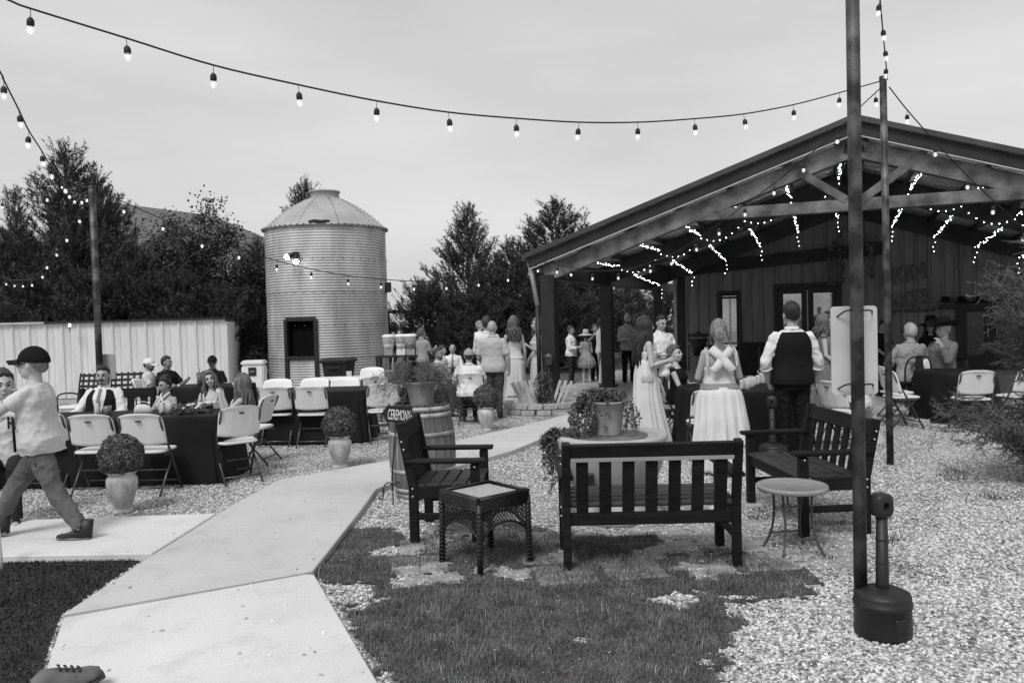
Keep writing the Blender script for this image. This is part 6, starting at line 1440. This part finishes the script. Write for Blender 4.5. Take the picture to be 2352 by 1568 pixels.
    def tie(s, m, L=.38):
        k = s.k; c = [s.up(0, np.interp(z, [t[0] for t in s.TR], [t[2] + t[3] for t in s.TR]) * (1 + (s.g - 1) * .9) + .024, z) for z in (1.445, 1.40, 1.30, 1.43 - L)]
        x = Vector((1, 0, 0)); MB().loft([(c[0] + Vector((0, 0, .0)), x * .020 * k, Vector((0, -.008, 0))), (c[1], x * .016 * k, Vector((0, -.007, 0))), (c[2], x * .026 * k, Vector((0, -.006, 0))), (c[3], x * .036 * k, Vector((0, -.006, 0)))], 10, 4).build('tie', m, s.root); return s
    def bodice(s, m, z0=.98, z1=1.30, off=.010, straps=None, name='bodice', folds=.006):
        mb = MB(); mb.loft(s.rings(z0, z1, off), 24); mods(mb.build(name, m, s.root), .009, 3, folds)
        if straps == 'wide':
            for x in (-1, 1): MB().tube(spline([s.up(x * .085, .135, z1 - .03), s.up(x * .095, .10, 1.37), s.up(x * .1, .0, 1.435), s.up(x * .085, -.10, 1.34), s.up(x * .08, -.115, z1 - .04)]), .016 * s.k, 6).build('strap', m, s.root)
        if straps == 'halter':
            for x in (-1, 1): MB().tube(spline([s.up(x * .09, .15, z1 - .06), s.up(x * .02, .135, z1 + .05), s.up(-x * .035, .095, 1.42), s.up(-x * .06, .02, 1.475), s.up(-x * .03, -.055, 1.475)]), .018 * s.k, 6).build('strap', m, s.root)
        return s
    def skirt(s, m, z0, rows, nf=13, amp=.02, seed=1, name='skirt', off=(0, 0), e=2.2, n=120, yaw=0.):
        """rows: (z, half width, half depth, x shift, forward shift) from the waist down, in body units"""
        rs = random.Random(seed); ph = [rs.random() * 6.28 for _ in range(5)]; mb = MB(); vs = []; K = len(rows); tot = 22
        zs = [r_[0] for r_ in rows]
        for i in range(tot + 1):
            t = i / tot; z = zs[0] + (zs[-1] - zs[0]) * t; ip = lambda c: float(np.interp(-z, [-q for q in zs], [r_[c] for r_ in rows]))
            w_, d_, xs, fs_ = ip(1), ip(2), ip(3), ip(4)
            for j in range(n):
                a = 2 * math.pi * j / n; f = amp * t ** .8 * (math.sin(nf * a + ph[0] + 1.2 * math.sin(2 * a + ph[3]) + .8 * t) + .5 * math.sin((nf * 1.7 // 1) * a + ph[1]) + .35 * math.sin((nf * 2.6 // 1) * a + ph[2]))
                ca, sa = math.cos(a), math.sin(a); vs.append(s.ab(xs + (w_ + f) * ca, fs_ + (d_ + f) * sa, z) + Vector((0, 0, s.shift)))
        mb.add(vs, [(i * n + j, i * n + (j + 1) % n, (i + 1) * n + (j + 1) % n, (i + 1) * n + j) for i in range(tot) for j in range(n)], True)
        o = mb.build(name, m, s.root); o.modifiers.new('thick', 'SOLIDIFY').thickness = .005; return o
    def lap(s, m, name='skirt', off=.02):
        """skirt of a seated woman: cloth over both thighs falling from the knees"""
        k = s.k; mb = MB(); mb.loft(s.rings(.82, 1.04, off), 20); hL, kL, aL_ = s.leg('L'); hR, kR, aR_ = s.leg('R'); ex = Vector((.05 * k, 0, 0))
        mid = (hL + hR) / 2; mk = (kL + kR) / 2; ma = (aL_ + aR_) / 2; mb.loft([(mid, Vector((.2 * k * s.g, 0, 0)), Vector((0, 0, .11 * k))), ((mid + mk) / 2, Vector((.2 * k, 0, 0)), Vector((0, 0, .10 * k))), (mk, Vector((.19 * k, 0, 0)), Vector((0, 0, .085 * k)))], 20)
        mb.loft([(mk + Vector((0, 0, .05 * k)), Vector((.19 * k, 0, 0)), Vector((0, .08 * k, 0))), ((mk + ma) / 2, Vector((.2 * k, 0, 0)), Vector((0, .10 * k, 0))), (ma + Vector((0, 0, .02)), Vector((.24 * k, 0, 0)), Vector((0, .14 * k, 0)))], 20)
        mods(mb.build(name, m, s.root), .012, 3, .015); return s
# ---- the guests ----------------------------------------------------
FWD = lambda o, f, z: (o, f, z)
# walking boy at the left
b = Person('boy in dark cap and grey T-shirt walking left across the footpath', 78, 798, 6.38, -88, g=1.14, vox=.0085, z0=.06, extra=.03, skin=SK3, sw=.16, hs=1.3,
    arms={'L': ((.25, .72, -.45), (.1, 1, -.02)), 'R': ((.2, .6, -.8), (-.1, 1, .1))}, head=(-4, -4, 0), lean=5, legs={'L': ((.09, -.13, .50), (.10, -.36, .11)), 'R': ((-.09, .30, .50), (-.09, .50, .13))}, dx=.03)
b.body().face(glasses=True, brow=H_BLOND).hair(H_BLOND, L=.1).cap(C_BLACK, mesh=C_WHITE).shirt(C_GREY, .62, .80, loose=.028, off=.018, collar=False, folds=.015).trousers(C_CARGO, .034, 1.0, folds=.02, waist=.98, shoes=None)
for sd in 'LR':
    h, kn, an = b.leg(sd); f = Vector((0, -1, 0)); z = Vector((0, 0, 1)); k = b.k; base = Vector((an.x, an.y, .0))
    tl = 0 if sd == 'L' else .03
    MB().loft([(base - f * .07 * k + z * (.18 + tl) * k, Vector((.05 * k, 0, 0)), f * .06 * k), (base - f * .06 * k + z * (.08 + tl) * k, Vector((.045 * k, 0, 0)), f * .06 * k), (base - f * .02 * k + z * (.022 + tl) * k, Vector((.047 * k, 0, 0)), f * .09 * k)], 16).loft([(base - f * .10 * k + z * (.045 + tl) * k, Vector((.036 * k, 0, 0)), z * .045 * k), (base + f * .05 * k + z * (.05) * k, Vector((.05 * k, 0, 0)), z * .05 * k), (base + f * .13 * k + z * .036 * k, Vector((.052 * k, 0, 0)), z * .034 * k), (base + f * .2 * k + z * .024 * k, Vector((.03 * k, 0, 0)), z * .022 * k)], 16).build('boot', M_SHOE, b.root, bevel=0)
    MB().loft([(base - f * .10 * k + z * (.012 + tl) * k, Vector((.04 * k, 0, 0)), z * .014 * k), (base + f * .06 * k + z * .014 * k, Vector((.054 * k, 0, 0)), z * .014 * k), (base + f * .20 * k + z * .016 * k, Vector((.036 * k, 0, 0)), z * .014 * k)], 14).build('sole', mat('sole_grey', .2, .7, var=.3), b.root)
MB().bar(b.ab(.185, -.02, .80), b.ab(.175, -.055, .63), .012, .008, up=(1, 0, 0)).build('zip_pocket', M_SLOT, b.root)
text('H.', .15 * b.k, M_LETTER, b.root, b.up(.185, .150, 1.07), (R(90), 0, R(55)), .004, 'shirt_print', bold=.004)
# boy cut by the left edge
p = Person('smiling boy in white shirt and braces cut by the left edge', 6, 852, 7.25, 25, sit=True, vox=.009, head=(12, 0, 0), skin=SK3, seat=.5, hs=1.2); p.body().face(smile=1).hair(H_BROWN, vol=2.2).shirt(C_WHITE, 1.6).trousers(C_DARK)
for x in (-1, 1): MB().tube(spline([p.up(x * .09, .14, 1.0), p.up(x * .085, .15, 1.25), p.up(x * .08, .06, 1.445), p.up(x * .06, -.10, 1.3)]), .012, 6).build('brace', C_BLACK, p.root)
# left table
p = Person('moustached man in black vest and grey tie seated behind the front table', 236, 839, 9.98, 3, sit=True, g=1.28, vox=.009, head=(8, 0, 0), arms={'L': ((.35, .35, -.9), (-.35, .75, -.25)), 'R': ((.45, .35, -.9), (.25, .75, -.2))}, skin=SK)
p.body().face(smile=1, must=H_BLACK, brow=H_BLACK).hair(H_BLACK, vol=2.4).shirt(C_WHITE, 1.85).vest(C_BLACK, .86, 1.02).tie(C_TIE, .42).trousers(C_DARK)
MB().ell(p.hd(0, .058, -.098), (.024 * p.k, .02 * p.k, .012 * p.k), 10, 6, p.HM).build('beard', H_BLACK, p.root)
p = Person('woman with dark hair pinned up and crossed neck straps at the front table', 380, 858, 9.85, -12, 'f', True, vox=.009, head=(-18, 8, 0), arms={'L': ((.3, .3, -.95), (-.3, .8, -.1)), 'R': ((.35, .4, -.9), (.3, .7, -.1))}, extra=.04, skin=SK); p.body().face(brow=H_BLACK).hair(H_BLACK, 'updo', vol=1.3).bodice(C_DRESS, .9, 1.31, straps='halter').lap(C_DRESS)
MB().ell(p.hd(.0, .086, -.066), (.014 * p.k, .008 * p.k, .012 * p.k), 8, 6, p.HM).build('open_mouth', M_EYE, p.root)
p = Person('smiling woman with long wavy hair in pale dress at the front table', 484, 848, 9.8, 8, 'f', True, vox=.009, head=(14, -2, -12), arms={'L': ((.22, .2, -1), (-.2, .8, -.3)), 'R': ((.25, .2, -1), (-.1, .8, -.3))}, skin=SK3); p.body().face(smile=2).hair(H_MID, 'long', .36, vol=1.4).bodice(C_DRESS, .9, 1.29, straps='wide').lap(C_DRESS)
p = Person('woman with very long hair in profile resting her chin at the table end', 552, 855, 9.1, -80, 'f', True, vox=.009, head=(-4, -8, 0), arms={'L': ((.1, .75, -.65), (-.1, .2, 1)), 'R': ((.1, .8, -.7), (.1, .3, 1))}, skin=SK3); p.body().face().hair(H_MID, 'long', .42, vol=1.2, seed=4).bodice(C_DRESS, .9, 1.32, straps='wide').lap(C_DRESS)
# officers table
p = Person('man in white cap and pale shirt seated sideways near the fence', 340, 819, 13.75, 92, sit=True, head=(0, 4, 0), arms={'L': ((.15, .5, -.85), (-.1, .95, -.1)), 'R': ((.15, .5, -.85), (-.1, .95, -.1))}, extra=.03, skin=SK2); p.body().face(beard=H_BROWN).hair(H_BROWN, L=.1).cap(C_WHITE).shirt(C_CREAM, .7, loose=.02).trousers(C_CREAM, end=-.1, shoes=None)
p = Person('officer in dark uniform looking right with a phone', 382, 816, 13.9, 60, sit=True, g=1.1, head=(20, 0, 0), arms={'L': ((.2, .55, -.8), (-.1, .8, .45)), 'R': ((.2, .5, -.85), (.0, .9, .1))}, skin=SK2); p.body().face(brow=H_BLACK).hair(H_BLACK).shirt(C_NAVY, .8).trousers(C_JEAN)
p = Person('officer in dark cap with folded arms behind the tumblers', 487, 813, 13.9, 2, sit=True, g=1.2, head=(0, 0, 0), arms={'L': ((.35, .3, -.9), (-1, .45, .12)), 'R': ((.35, .3, -.9), (-1, .4, .02))}, extra=.03, skin=SK2); p.body().face(brow=H_BLACK).hair(H_BLACK, L=.1).cap(C_NAVY).shirt(C_NAVY, .75).trousers(C_NAVY)
MB().box(tuple(p.up(.085, .165, 1.33)), (.035, .012, .045)).build('badge', M_BOLT, p.root)
# guests near the silo
p = Person('woman seen from behind with low bun and patterned top, arm along a chair', 921, 818, 13.6, 168, 'f', True, head=(-28, 0, 0), arms={'L': ((1, .1, -.25), (.9, .3, -.1)), 'R': ((.3, .3, -.9), (-.2, .8, -.1))}, extra=.02, skin=SK); p.body().hair(H_MID, 'bun', seed=3).bodice(C_SEQ, .88, 1.40).lap(C_BLACK)
p = Person('man with cropped hair and goatee seated in patterned pale shirt', 1006, 797, 14.4, 55, sit=True, g=1.2, head=(20, -6, 0), arms={'L': ((.3, .3, -.9), (-.2, .8, 0)), 'R': ((.3, .3, -.9), (-.2, .8, 0))}, skin=SK2); p.body().face(beard=H_BROWN, brow=H_BROWN).hair(H_BROWN).shirt(C_WHITE, .7).trousers(C_JEAN)
p = Person('broad man in pale mesh cap seated with his back to us', 1076, 797, 13.0, 184, sit=True, g=1.3, head=(4, 0, 0), arms={'L': ((.35, .35, -.9), (-.2, .8, 0)), 'R': ((.35, .35, -.9), (-.2, .8, 0))}, extra=.03, skin=SK); p.body().hair(H_BROWN, L=.1).cap(C_LT, mesh=C_WHITE).shirt(C_WHITE, .8, loose=.02).trousers(C_DARK)
p = Person('bald man in white shirt and tie seated facing us far back', 1039, 789, 17.6, 0, sit=True, g=1.15, head=(0, 0, 0), arms={'L': ((.3, .3, -.9), (-.5, .6, 0)), 'R': ((.3, .3, -.9), (-.5, .6, 0))}, skin=SK); p.body().face(beard=H_GREY).shirt(C_WHITE, 1.8).tie(C_TIE).trousers(C_DARK)
p = Person('man in white shirt seated in profile beside the bald man with a tie', 1015, 792, 17.0, 80, sit=True, skin=SK); p.body().face().hair(H_BROWN).shirt(C_WHITE, 1.8).trousers(C_DARK)
p = Person('young man in light shirt standing with his back to us by the dispensers', 968, 752, 18.2, 150, head=(-10, 0, 0), arms={'R': ((.2, .3, -.9), (-.1, .9, .5)), 'L': ((.2, .3, -.9), (-.1, .9, .4))}, skin=SK); p.body().hair(H_MID).shirt(C_LT, .8).trousers(C_DARK)
p = Person('woman with black hair in a black dress at the drinks table', 950, 762, 18.9, 190, 'f', skin=SK2); p.body().hair(H_BLACK, 'long', .3).bodice(C_BLACK, .95, 1.36, straps='wide').skirt(C_BLACK, 1.0, [(1.0, .15, .11, 0, 0), (.8, .2, .15, 0, 0), (.4, .22, .18, 0, 0)])
p = Person('woman whose face shows just above the drink dispensers', 918, 754, 19.3, 0, 'f', skin=SK); p.body().face().hair(H_BLACK, 'long', .2).shirt(C_BLACK, .8, collar=False).trousers(C_BLACK)
p = Person('bald man in grey polo and jeans standing with his back to us', 1130, 734, 13.75, 176, g=1.16, vox=.010, head=(-8, 0, 0), arms={'L': ((.3, .15, -1), (-.15, .75, -.4)), 'R': ((.3, -.05, -1), (.05, .3, -1))}, skin=SK); p.body().shirt(C_POLO, .85, .83, loose=.02, folds=.012).trousers(C_JEAN, .014, 1.02, folds=.02)
p = Person('dark haired man in white shirt holding a small child, behind the polo man', 1117, 726, 14.7, 178, head=(6, 0, 0), arms={'L': ((.2, .4, -.9), (-.2, .9, .3)), 'R': ((.2, .3, -.9), (-.2, .9, .2))}, skin=SK); p.body().hair(H_BROWN, vol=2).shirt(C_WHITE, 1.8).trousers(C_DARK)
kd = Person('fair haired toddler carried by the man in the white shirt', 1102, 742, 14.95, 150, z0=W(1102, 742, 14.95).z - .85, g=1.3, hs=1.6, head=(-60, 0, 0), arms={'L': ((.3, .5, -.6), (-.2, .9, 0)), 'R': ((.3, .5, -.6), (-.2, .9, 0))}, vox=.009, skin=SK3); kd.body().face().hair(H_BLOND).shirt(C_WHITE, .8, collar=False).trousers(C_GREY)
p = Person('woman with long fair hair in strapless pale gown seen from behind', 1179, 725, 15.0, 180, 'f', vox=.010, head=(0, 0, 0), arms={'L': ((.12, .1, -1), (0, .5, -.8)), 'R': ((.2, .05, -1), (-.05, .35, -1))}, skin=SK3); p.body().hair(H_MID, 'long', .26, vol=1.5, seed=6).bodice(C_DRESS, .95, 1.28)
p.skirt(C_DRESS, 1.0, [(1.02, .15, .115, 0, 0), (.88, .19, .145, 0, 0), (.5, .2, .17, 0, 0), (.02, .26, .25, 0, -.04)], 8, .016)
p = Person('blond woman in pale gown in profile beside the pavilion post with a cup', 1234, 728, 15.2, -75, 'f', vox=.010, arms={'L': ((.1, .2, -1), (-.1, .8, .5)), 'R': ((.2, .1, -1), (.1, .5, -.8))}, skin=SK3); p.body().face(smile=1).hair(H_BLOND, 'long', .2, seed=2).bodice(C_DRESS, .95, 1.29)
p.skirt(C_DRESS, 1.0, [(1.02, .145, .11, 0, 0), (.88, .18, .145, 0, 0), (.5, .17, .16, 0, 0), (.02, .2, .2, 0, 0)], 8, .014)
# beyond the posts
p = Person('man in white shirt and dark trousers in profile between the posts', 1310, 747, 19.8, 70, g=1.15, arms={'L': ((.2, .2, -1), (-.1, .8, .1)), 'R': ((.2, .2, -1), (-.1, .8, .1))}, skin=SK2); p.body().face().hair(H_BROWN).shirt(C_WHITE, 1.7, folds=.02).trousers(C_DARK)
p = Person('woman in wide sun hat and short puffed dress seen from behind', 1345, 756, 19.9, 176, 'f', g=1.05, arms={'L': ((.15, .1, -1), (-.1, .6, -.4)), 'R': ((.15, .1, -1), (-.1, .6, -.4))}, skin=SK3, extra=.05); p.body().hair(H_BROWN, 'bun').brim(cloth_mat('straw_hat', .42), .23).bodice(C_LT, .95, 1.36, straps='wide'); p.shoes(M_SHOEL)
p.skirt(C_LT, 1.0, [(1.02, .14, .11, 0, 0), (.82, .27, .23, 0, 0), (.68, .3, .26, 0, 0), (.56, .25, .22, 0, 0)], 16, .02)
p = Person('woman raising a camera just behind the sun hat', 1366, 744, 20.6, 20, 'f', arms={'L': ((.5, .6, -.4), (-.5, .5, .8)), 'R': ((.5, .6, -.4), (-.5, .5, .8))}, skin=SK2); p.body().face().hair(H_MID, 'bun').shirt(C_BLACK, .6, collar=False).trousers(C_BLACK)
p = Person('tall man in white shirt half hidden behind the second post', 1380, 730, 19.2, 100, skin=SK2); p.body().face().hair(H_BROWN).shirt(C_WHITE, 1.85).trousers(C_CREAM)
p = Person('man in white polo and black trousers beside the second post', 1391, 762, 18.95, 200, skin=SK2); p.body().hair(H_BLACK).shirt(C_WHITE, .9, .86).trousers(C_BLACK, shoes=M_SHOEL)
p = Person('bald bearded man in light grey shirt standing beyond the second post', 1441, 717, 19.6, 5, arms={'L': ((.2, .1, -1), (-.4, .8, .15)), 'R': ((.2, .1, -1), (-.4, .8, .1))}, head=(-15, 6, 0), skin=SK); p.body().face(beard=H_MID).shirt(C_LT, .85, .84).trousers(C_BLACK)
# right hand group
wb_ = Person('woman with long dark hair in pale gown holding a baby', 1480, 724, 10.55, 102, 'f', g=1.08, vox=.009, head=(-4, 0, 0), arms={'L': ((.1, .05, -1), (-.6, .7, .45)), 'R': ((.2, .05, -1), (-.12, .95, .22))}, skin=SK3, curl=.7)
wb_.body().face().hair(H_BROWN, 'long', .42, vol=1.3, seed=8).bodice(C_DRESS, 1.12, 1.27, straps='wide')
wb_.skirt(C_DRESS, 1.2, [(1.16, .15, .135, 0, .01), (.95, .17, .155, 0, 0), (.6, .19, .19, 0, .02), (.02, .24, .27, 0, .09)], 9, .018)
sh, el, wr, d = wb_.joints('R'); wq = wb_.root.location; mw = Matrix.Rotation(R(102), 3, 'Z'); bp = wq + mw @ wb_.up(-.02, .20, 1.17)
bb = Person('baby in a white headband and romper held against the shoulder', 1524, 815, bp.y - .10, 150, z0=W(1524, 815, bp.y - .10).z - .5, g=1.5, hs=1.85, vox=.006, head=(20, 15, 0), arms={'L': ((.5, .6, -.4), (0, 1, 0)), 'R': ((.5, .6, -.4), (0, 1, 0))}, legs={'L': ((.16, .2, .62), (.2, .1, .28)), 'R': ((-.16, .2, .62), (-.2, .1, .28))}, skin=SK3)
bb.body().face().shirt(C_WHITE, .5, .78, collar=False, loose=.02); MB().tube([bb.hd(.083 * math.cos(a), .104 * math.sin(a) - .01, .05) for a in [2 * math.pi * i / 20 for i in range(21)]], .012, 6).build('headband', C_WHITE, bb.root)
p = Person('dark haired man in white shirt looking down behind the seated woman in black', 1516, 721, 13.2, 22, g=1.12, vox=.010, head=(0, 16, 0), arms={'L': ((.3, .2, -1), (-.5, .75, .0)), 'R': ((.3, .2, -1), (-.5, .75, .0))}, skin=SK); p.body().face(brow=H_BLACK).hair(H_BLACK).shirt(C_WHITE, 1.85, folds=.02).trousers(C_DARK)
p = Person('older woman in black sleeveless dress seated with her hands on the table', 1551, 788, 11.2, 62, 'f', True, g=1.14, vox=.009, head=(-14, -10, 0), arms={'L': ((.2, .5, -.85), (-.2, .98, .05)), 'R': ((.22, .45, -.9), (-.05, 1, .08))}, extra=.03, skin=SK3); p.body().face(brow=H_MID).hair(H_MID, 'bun', vol=1.8).shirt(C_BLACK, 0, .88, collar=False, top=1.40, off=.010, folds=.006).lap(C_BLACK)
# bridesmaid from behind
w2 = Person('bridesmaid with fair updo and crossed back straps seen from behind', 1650, 731, 8.62, 181, 'f', g=1.27, vox=.0085, head=(-8, 0, 0), arms={'L': ((.28, .12, -1), (-.35, .9, .0)), 'R': ((.28, .12, -1), (-.35, .9, .0))}, skin=SK, extra=.02)
w2.body().hair(H_BLOND, 'bun', seed=5, vol=1.6)
lk = MB(); rs_ = random.Random(4)
for i in range(7):
    x = rs_.choice((-1, 1)) * rs_.uniform(.07, .095); p0 = w2.hd(x, -.01, .02); lk.tube(spline([p0, p0 + Vector((x * .15, .02, -.06)), p0 + Vector((x * .25 + rs_.uniform(-.02, .02), .02, -.10)), p0 + Vector((x * .15, .03, -.12 - rs_.random() * .04))]), .0045, 5)
lk.build('loose_strands', H_BLOND, w2.root)['kind'] = 'stuff'
w2.bodice(C_DRESS, .99, 1.22, folds=.014)
for sx in (-1, 1):
    st = MB(); A_ = w2.up(sx * .12, -.085, 1.435); B_ = w2.up(-sx * .115, -.165, 1.17); Mi = w2.up(0, -.148, 1.31)
    pts = spline([A_, A_.lerp(Mi, .5) + Vector((0, .025, 0)), Mi + Vector((0, .006 * sx, 0)), B_.lerp(Mi, .5) + Vector((0, .018, 0)), B_], 5)
    vs = []; ax = Vector((-(B_ - A_).z, 0, (B_ - A_).x)).normalized()
    for i, q in enumerate(pts): hw_ = .046; vs += [q + ax * hw_, q + Vector((0, .005, 0)), q - ax * hw_]
    n = len(pts); st.add(vs, [(i * 3 + j, i * 3 + j + 1, (i + 1) * 3 + j + 1, (i + 1) * 3 + j) for i in range(n - 1) for j in range(2)], True); st.build('crossed_strap', C_DRESS, w2.root).modifiers.new('thick', 'SOLIDIFY').thickness = .006
    for j in range(2): MB().tube(spline([w2.up(sx * (.15 + .02 * j), -.03, 1.44), w2.up(sx * (.155 + .02 * j), -.11, 1.34), w2.up(sx * (.165 + .005 * j), -.13, 1.22)]), .006, 5).build('thin_strap', C_DRESS, w2.root)
mods(MB().loft(w2.rings(.965, 1.03, .022), 28).build('belt', C_BELT, w2.root), .009, 2)
w2.skirt(C_DRESS, .99, [(.99, .195, .15, 0, 0), (.94, .235, .175, 0, 0), (.85, .25, .19, 0, 0), (.5, .265, .235, -.01, -.02), (.03, .295, .30, -.05, -.05)], 19, .024, 3)
w2.skirt(C_DRESS, .99, [(.97, .205, .16, 0, 0), (.93, .245, .185, 0, 0), (.85, .26, .20, 0, 0), (.55, .28, .25, .0, -.02), (.34, .295, .28, .01, -.03)], 15, .036, 9, 'overskirt')
# groomsman from behind
v2 = Person('groomsman in black vest with rolled white sleeves seen from behind', 1817, 692, 9.05, 180, g=1.17, vox=.0085, head=(4, 0, 0), arms={'L': ((.42, .0, -1), (-.25, .35, -.9)), 'R': ((.40, .05, -1), (.10, .45, -1))}, skin=SK, curl=.8)
v2.body().hair(H_BLACK, vol=1.6).shirt(C_WHITE, 1.35, .98, folds=.02, roll=True).trousers(C_BLACK, .014, 1.0, folds=.02).vest(C_BLACK, .865, 1.1)
p = Person('woman with shoulder length hair in grey ruffled dress in profile by the door', 1892, 720, 12.3, 70, 'f', vox=.010, skin=SK3, arms={'L': ((.15, .1, -1), (-.1, .6, -.5)), 'R': ((.15, .1, -1), (-.1, .6, -.5))}); p.body().face(glasses=True).hair(H_MID, 'long', .16, vol=1.6).bodice(C_MID, .95, 1.42, off=.016)
p.skirt(C_MID, 1.0, [(1.02, .15, .12, 0, 0), (.8, .22, .18, 0, 0), (.12, .30, .28, 0, 0)], 12, .02)
for x in (-1, 1): mods(MB().ell(p.up(x * .16, 0, 1.40), (.055, .06, .035), 10, 7).build('ruffle', C_MID, p.root), .01, 2, .02)
p = Person('guest in a long floral dress seated behind the white board', 1972, 800, 10.3, 150, 'f', True, vox=.011, skin=SK3); p.body().hair(H_BROWN, 'long', .25).bodice(C_FLOR, .88, 1.40).lap(C_FLOR)
p.skirt(C_FLOR, .55, [(.62, .24, .26, 0, .2), (.3, .32, .34, 0, .22), (-.0, .40, .44, 0, .24)], 10, .02)
p = Person('man in black T-shirt and glasses standing behind the thin pole', 2026, 733, 15.8, 20, head=(-10, 20, 0), arms={'L': ((.25, .2, -1), (-.2, .7, -.5)), 'R': ((.25, .2, -1), (-.2, .7, -.5))}, skin=SK2); p.body().face(glasses=True).hair(H_BLACK).shirt(C_BLACK, .8, collar=False).trousers(C_BLACK)
p = Person('white haired man in light shirt seated with his back to us under the porch', 2090, 741, 13.6, 178, sit=True, g=1.15, vox=.011, head=(16, 0, 0), arms={'L': ((.35, .35, -.9), (-.2, .8, 0)), 'R': ((.35, .35, -.9), (-.2, .8, 0))}, skin=SK); p.body().face(glasses=True).hair(H_GREY).shirt(C_LT, 1.8, folds=.02).trousers(C_DARK)
t = thing('metal_chair', 'black curved metal chair under the white haired man', 'chair', (p.root.location.x, 13.55, 0), R(178)); M_MC = M_DARKF
MB().tube(spline([(-.2, .2, .45), (-.21, .23, .7), (-.15, .26, .86), (0, .27, .9), (.15, .26, .86), (.21, .23, .7), (.2, .2, .45)]), .016, 8).build('back_hoop', M_MC, t); MB().bar((0, .21, .46), (0, .265, .89), .12, .01, up=(0, 1, 0)).build('back_splat', M_MC, t); MB().box((0, 0, .45), (.4, .4, .025)).build('seat', M_MC, t, bevel=.01)
for x in (-1, 1):
    for y in (-1, 1): MB().tube([(x * .16, y * .16, .44), (x * .21, y * .21, 0)], .014, 7).build('leg', M_MC, t)
p = Person('man in dark cowboy hat and jacket in profile with hand at his mouth', 2166, 728, 13.4, -70, sit=True, g=1.15, vox=.011, head=(0, 0, 0), arms={'L': ((.2, .6, -.7), (-.25, .3, 1)), 'R': ((.2, .5, -.8), (-.2, .9, 0))}, skin=SK, extra=.06, seat=.5); p.body().face().hair(H_GREY).brim(C_BLACK, .2, .13, 1.0).shirt(C_MID, 1.9, name='jacket').trousers(C_DARK)
p = Person('shaded guest in wide dark hat behind the man in the cowboy hat', 2138, 724, 15.2, -40, 'f', True, skin=SK2, extra=.06, seat=.55); p.body().face().hair(H_BLACK, 'long', .2).brim(C_BLACK, .2, .12).shirt(C_BLACK, 1.8, collar=False).trousers(C_BLACK)
# out-of-frame runner's shoe at the lower left
q = G(146, 1628); sn = thing('sneaker', 'grey sneaker tipped on its toe at the lower left corner', 'shoe', (q.x, q.y, ZP + .0), R(128)); sn.scale = (1.2, .95, 1.05); rt = Matrix.Rotation(R(-10), 4, 'X')
f = Vector((0, -1, 0)); z = Vector((0, 0, 1)); x = Vector((1, 0, 0)); M_SN = mat('sneaker_grey', .13, .7, var=.3, scale=12); M_SO = mat('sneaker_sole', .05, .6, var=.2)
MB().loft([(f * -.11 + z * .075, x * .032, z * .05), (f * -.06 + z * .085, x * .04, z * .065), (f * .0 + z * .075, x * .044, z * .055), (f * .08 + z * .055, x * .05, z * .034), (f * .14 + z * .046, x * .044, z * .026), (f * .175 + z * .04, x * .026, z * .016)], 18, 2.5).xf(rt).build('upper', M_SN, sn); MB().loft([(f * -.12 + z * .014, x * .034, z * .016), (f * .0 + z * .012, x * .044, z * .014), (f * .1 + z * .013, x * .053, z * .014), (f * .185 + z * .02, x * .032, z * .012)], 18, 3).xf(rt).build('sole', M_SO, sn)
lc = MB()
for i in range(4): lc.tube([(-.03, -.01 - i * .026, .128 - i * .014), (0, -.012 - i * .026, .138 - i * .014), (.03, -.01 - i * .026, .128 - i * .014)], .005, 5)
lc.xf(rt).build('laces', M_LETTER, sn)['kind'] = 'stuff'
q = G(4, 1310); wk = thing('white_stake', 'white painted stake at the left picture edge', 'stake', q, 0); MB().loft([((0, 0, 0), (.008, 0, 0), (0, .01, 0)), ((-.012, 0, .1), (.018, 0, 0), (0, .014, 0)), ((-.03, 0, .42), (.02, 0, 0), (0, .016, 0))], 8, 5).build('board', M_PAPER, wk)
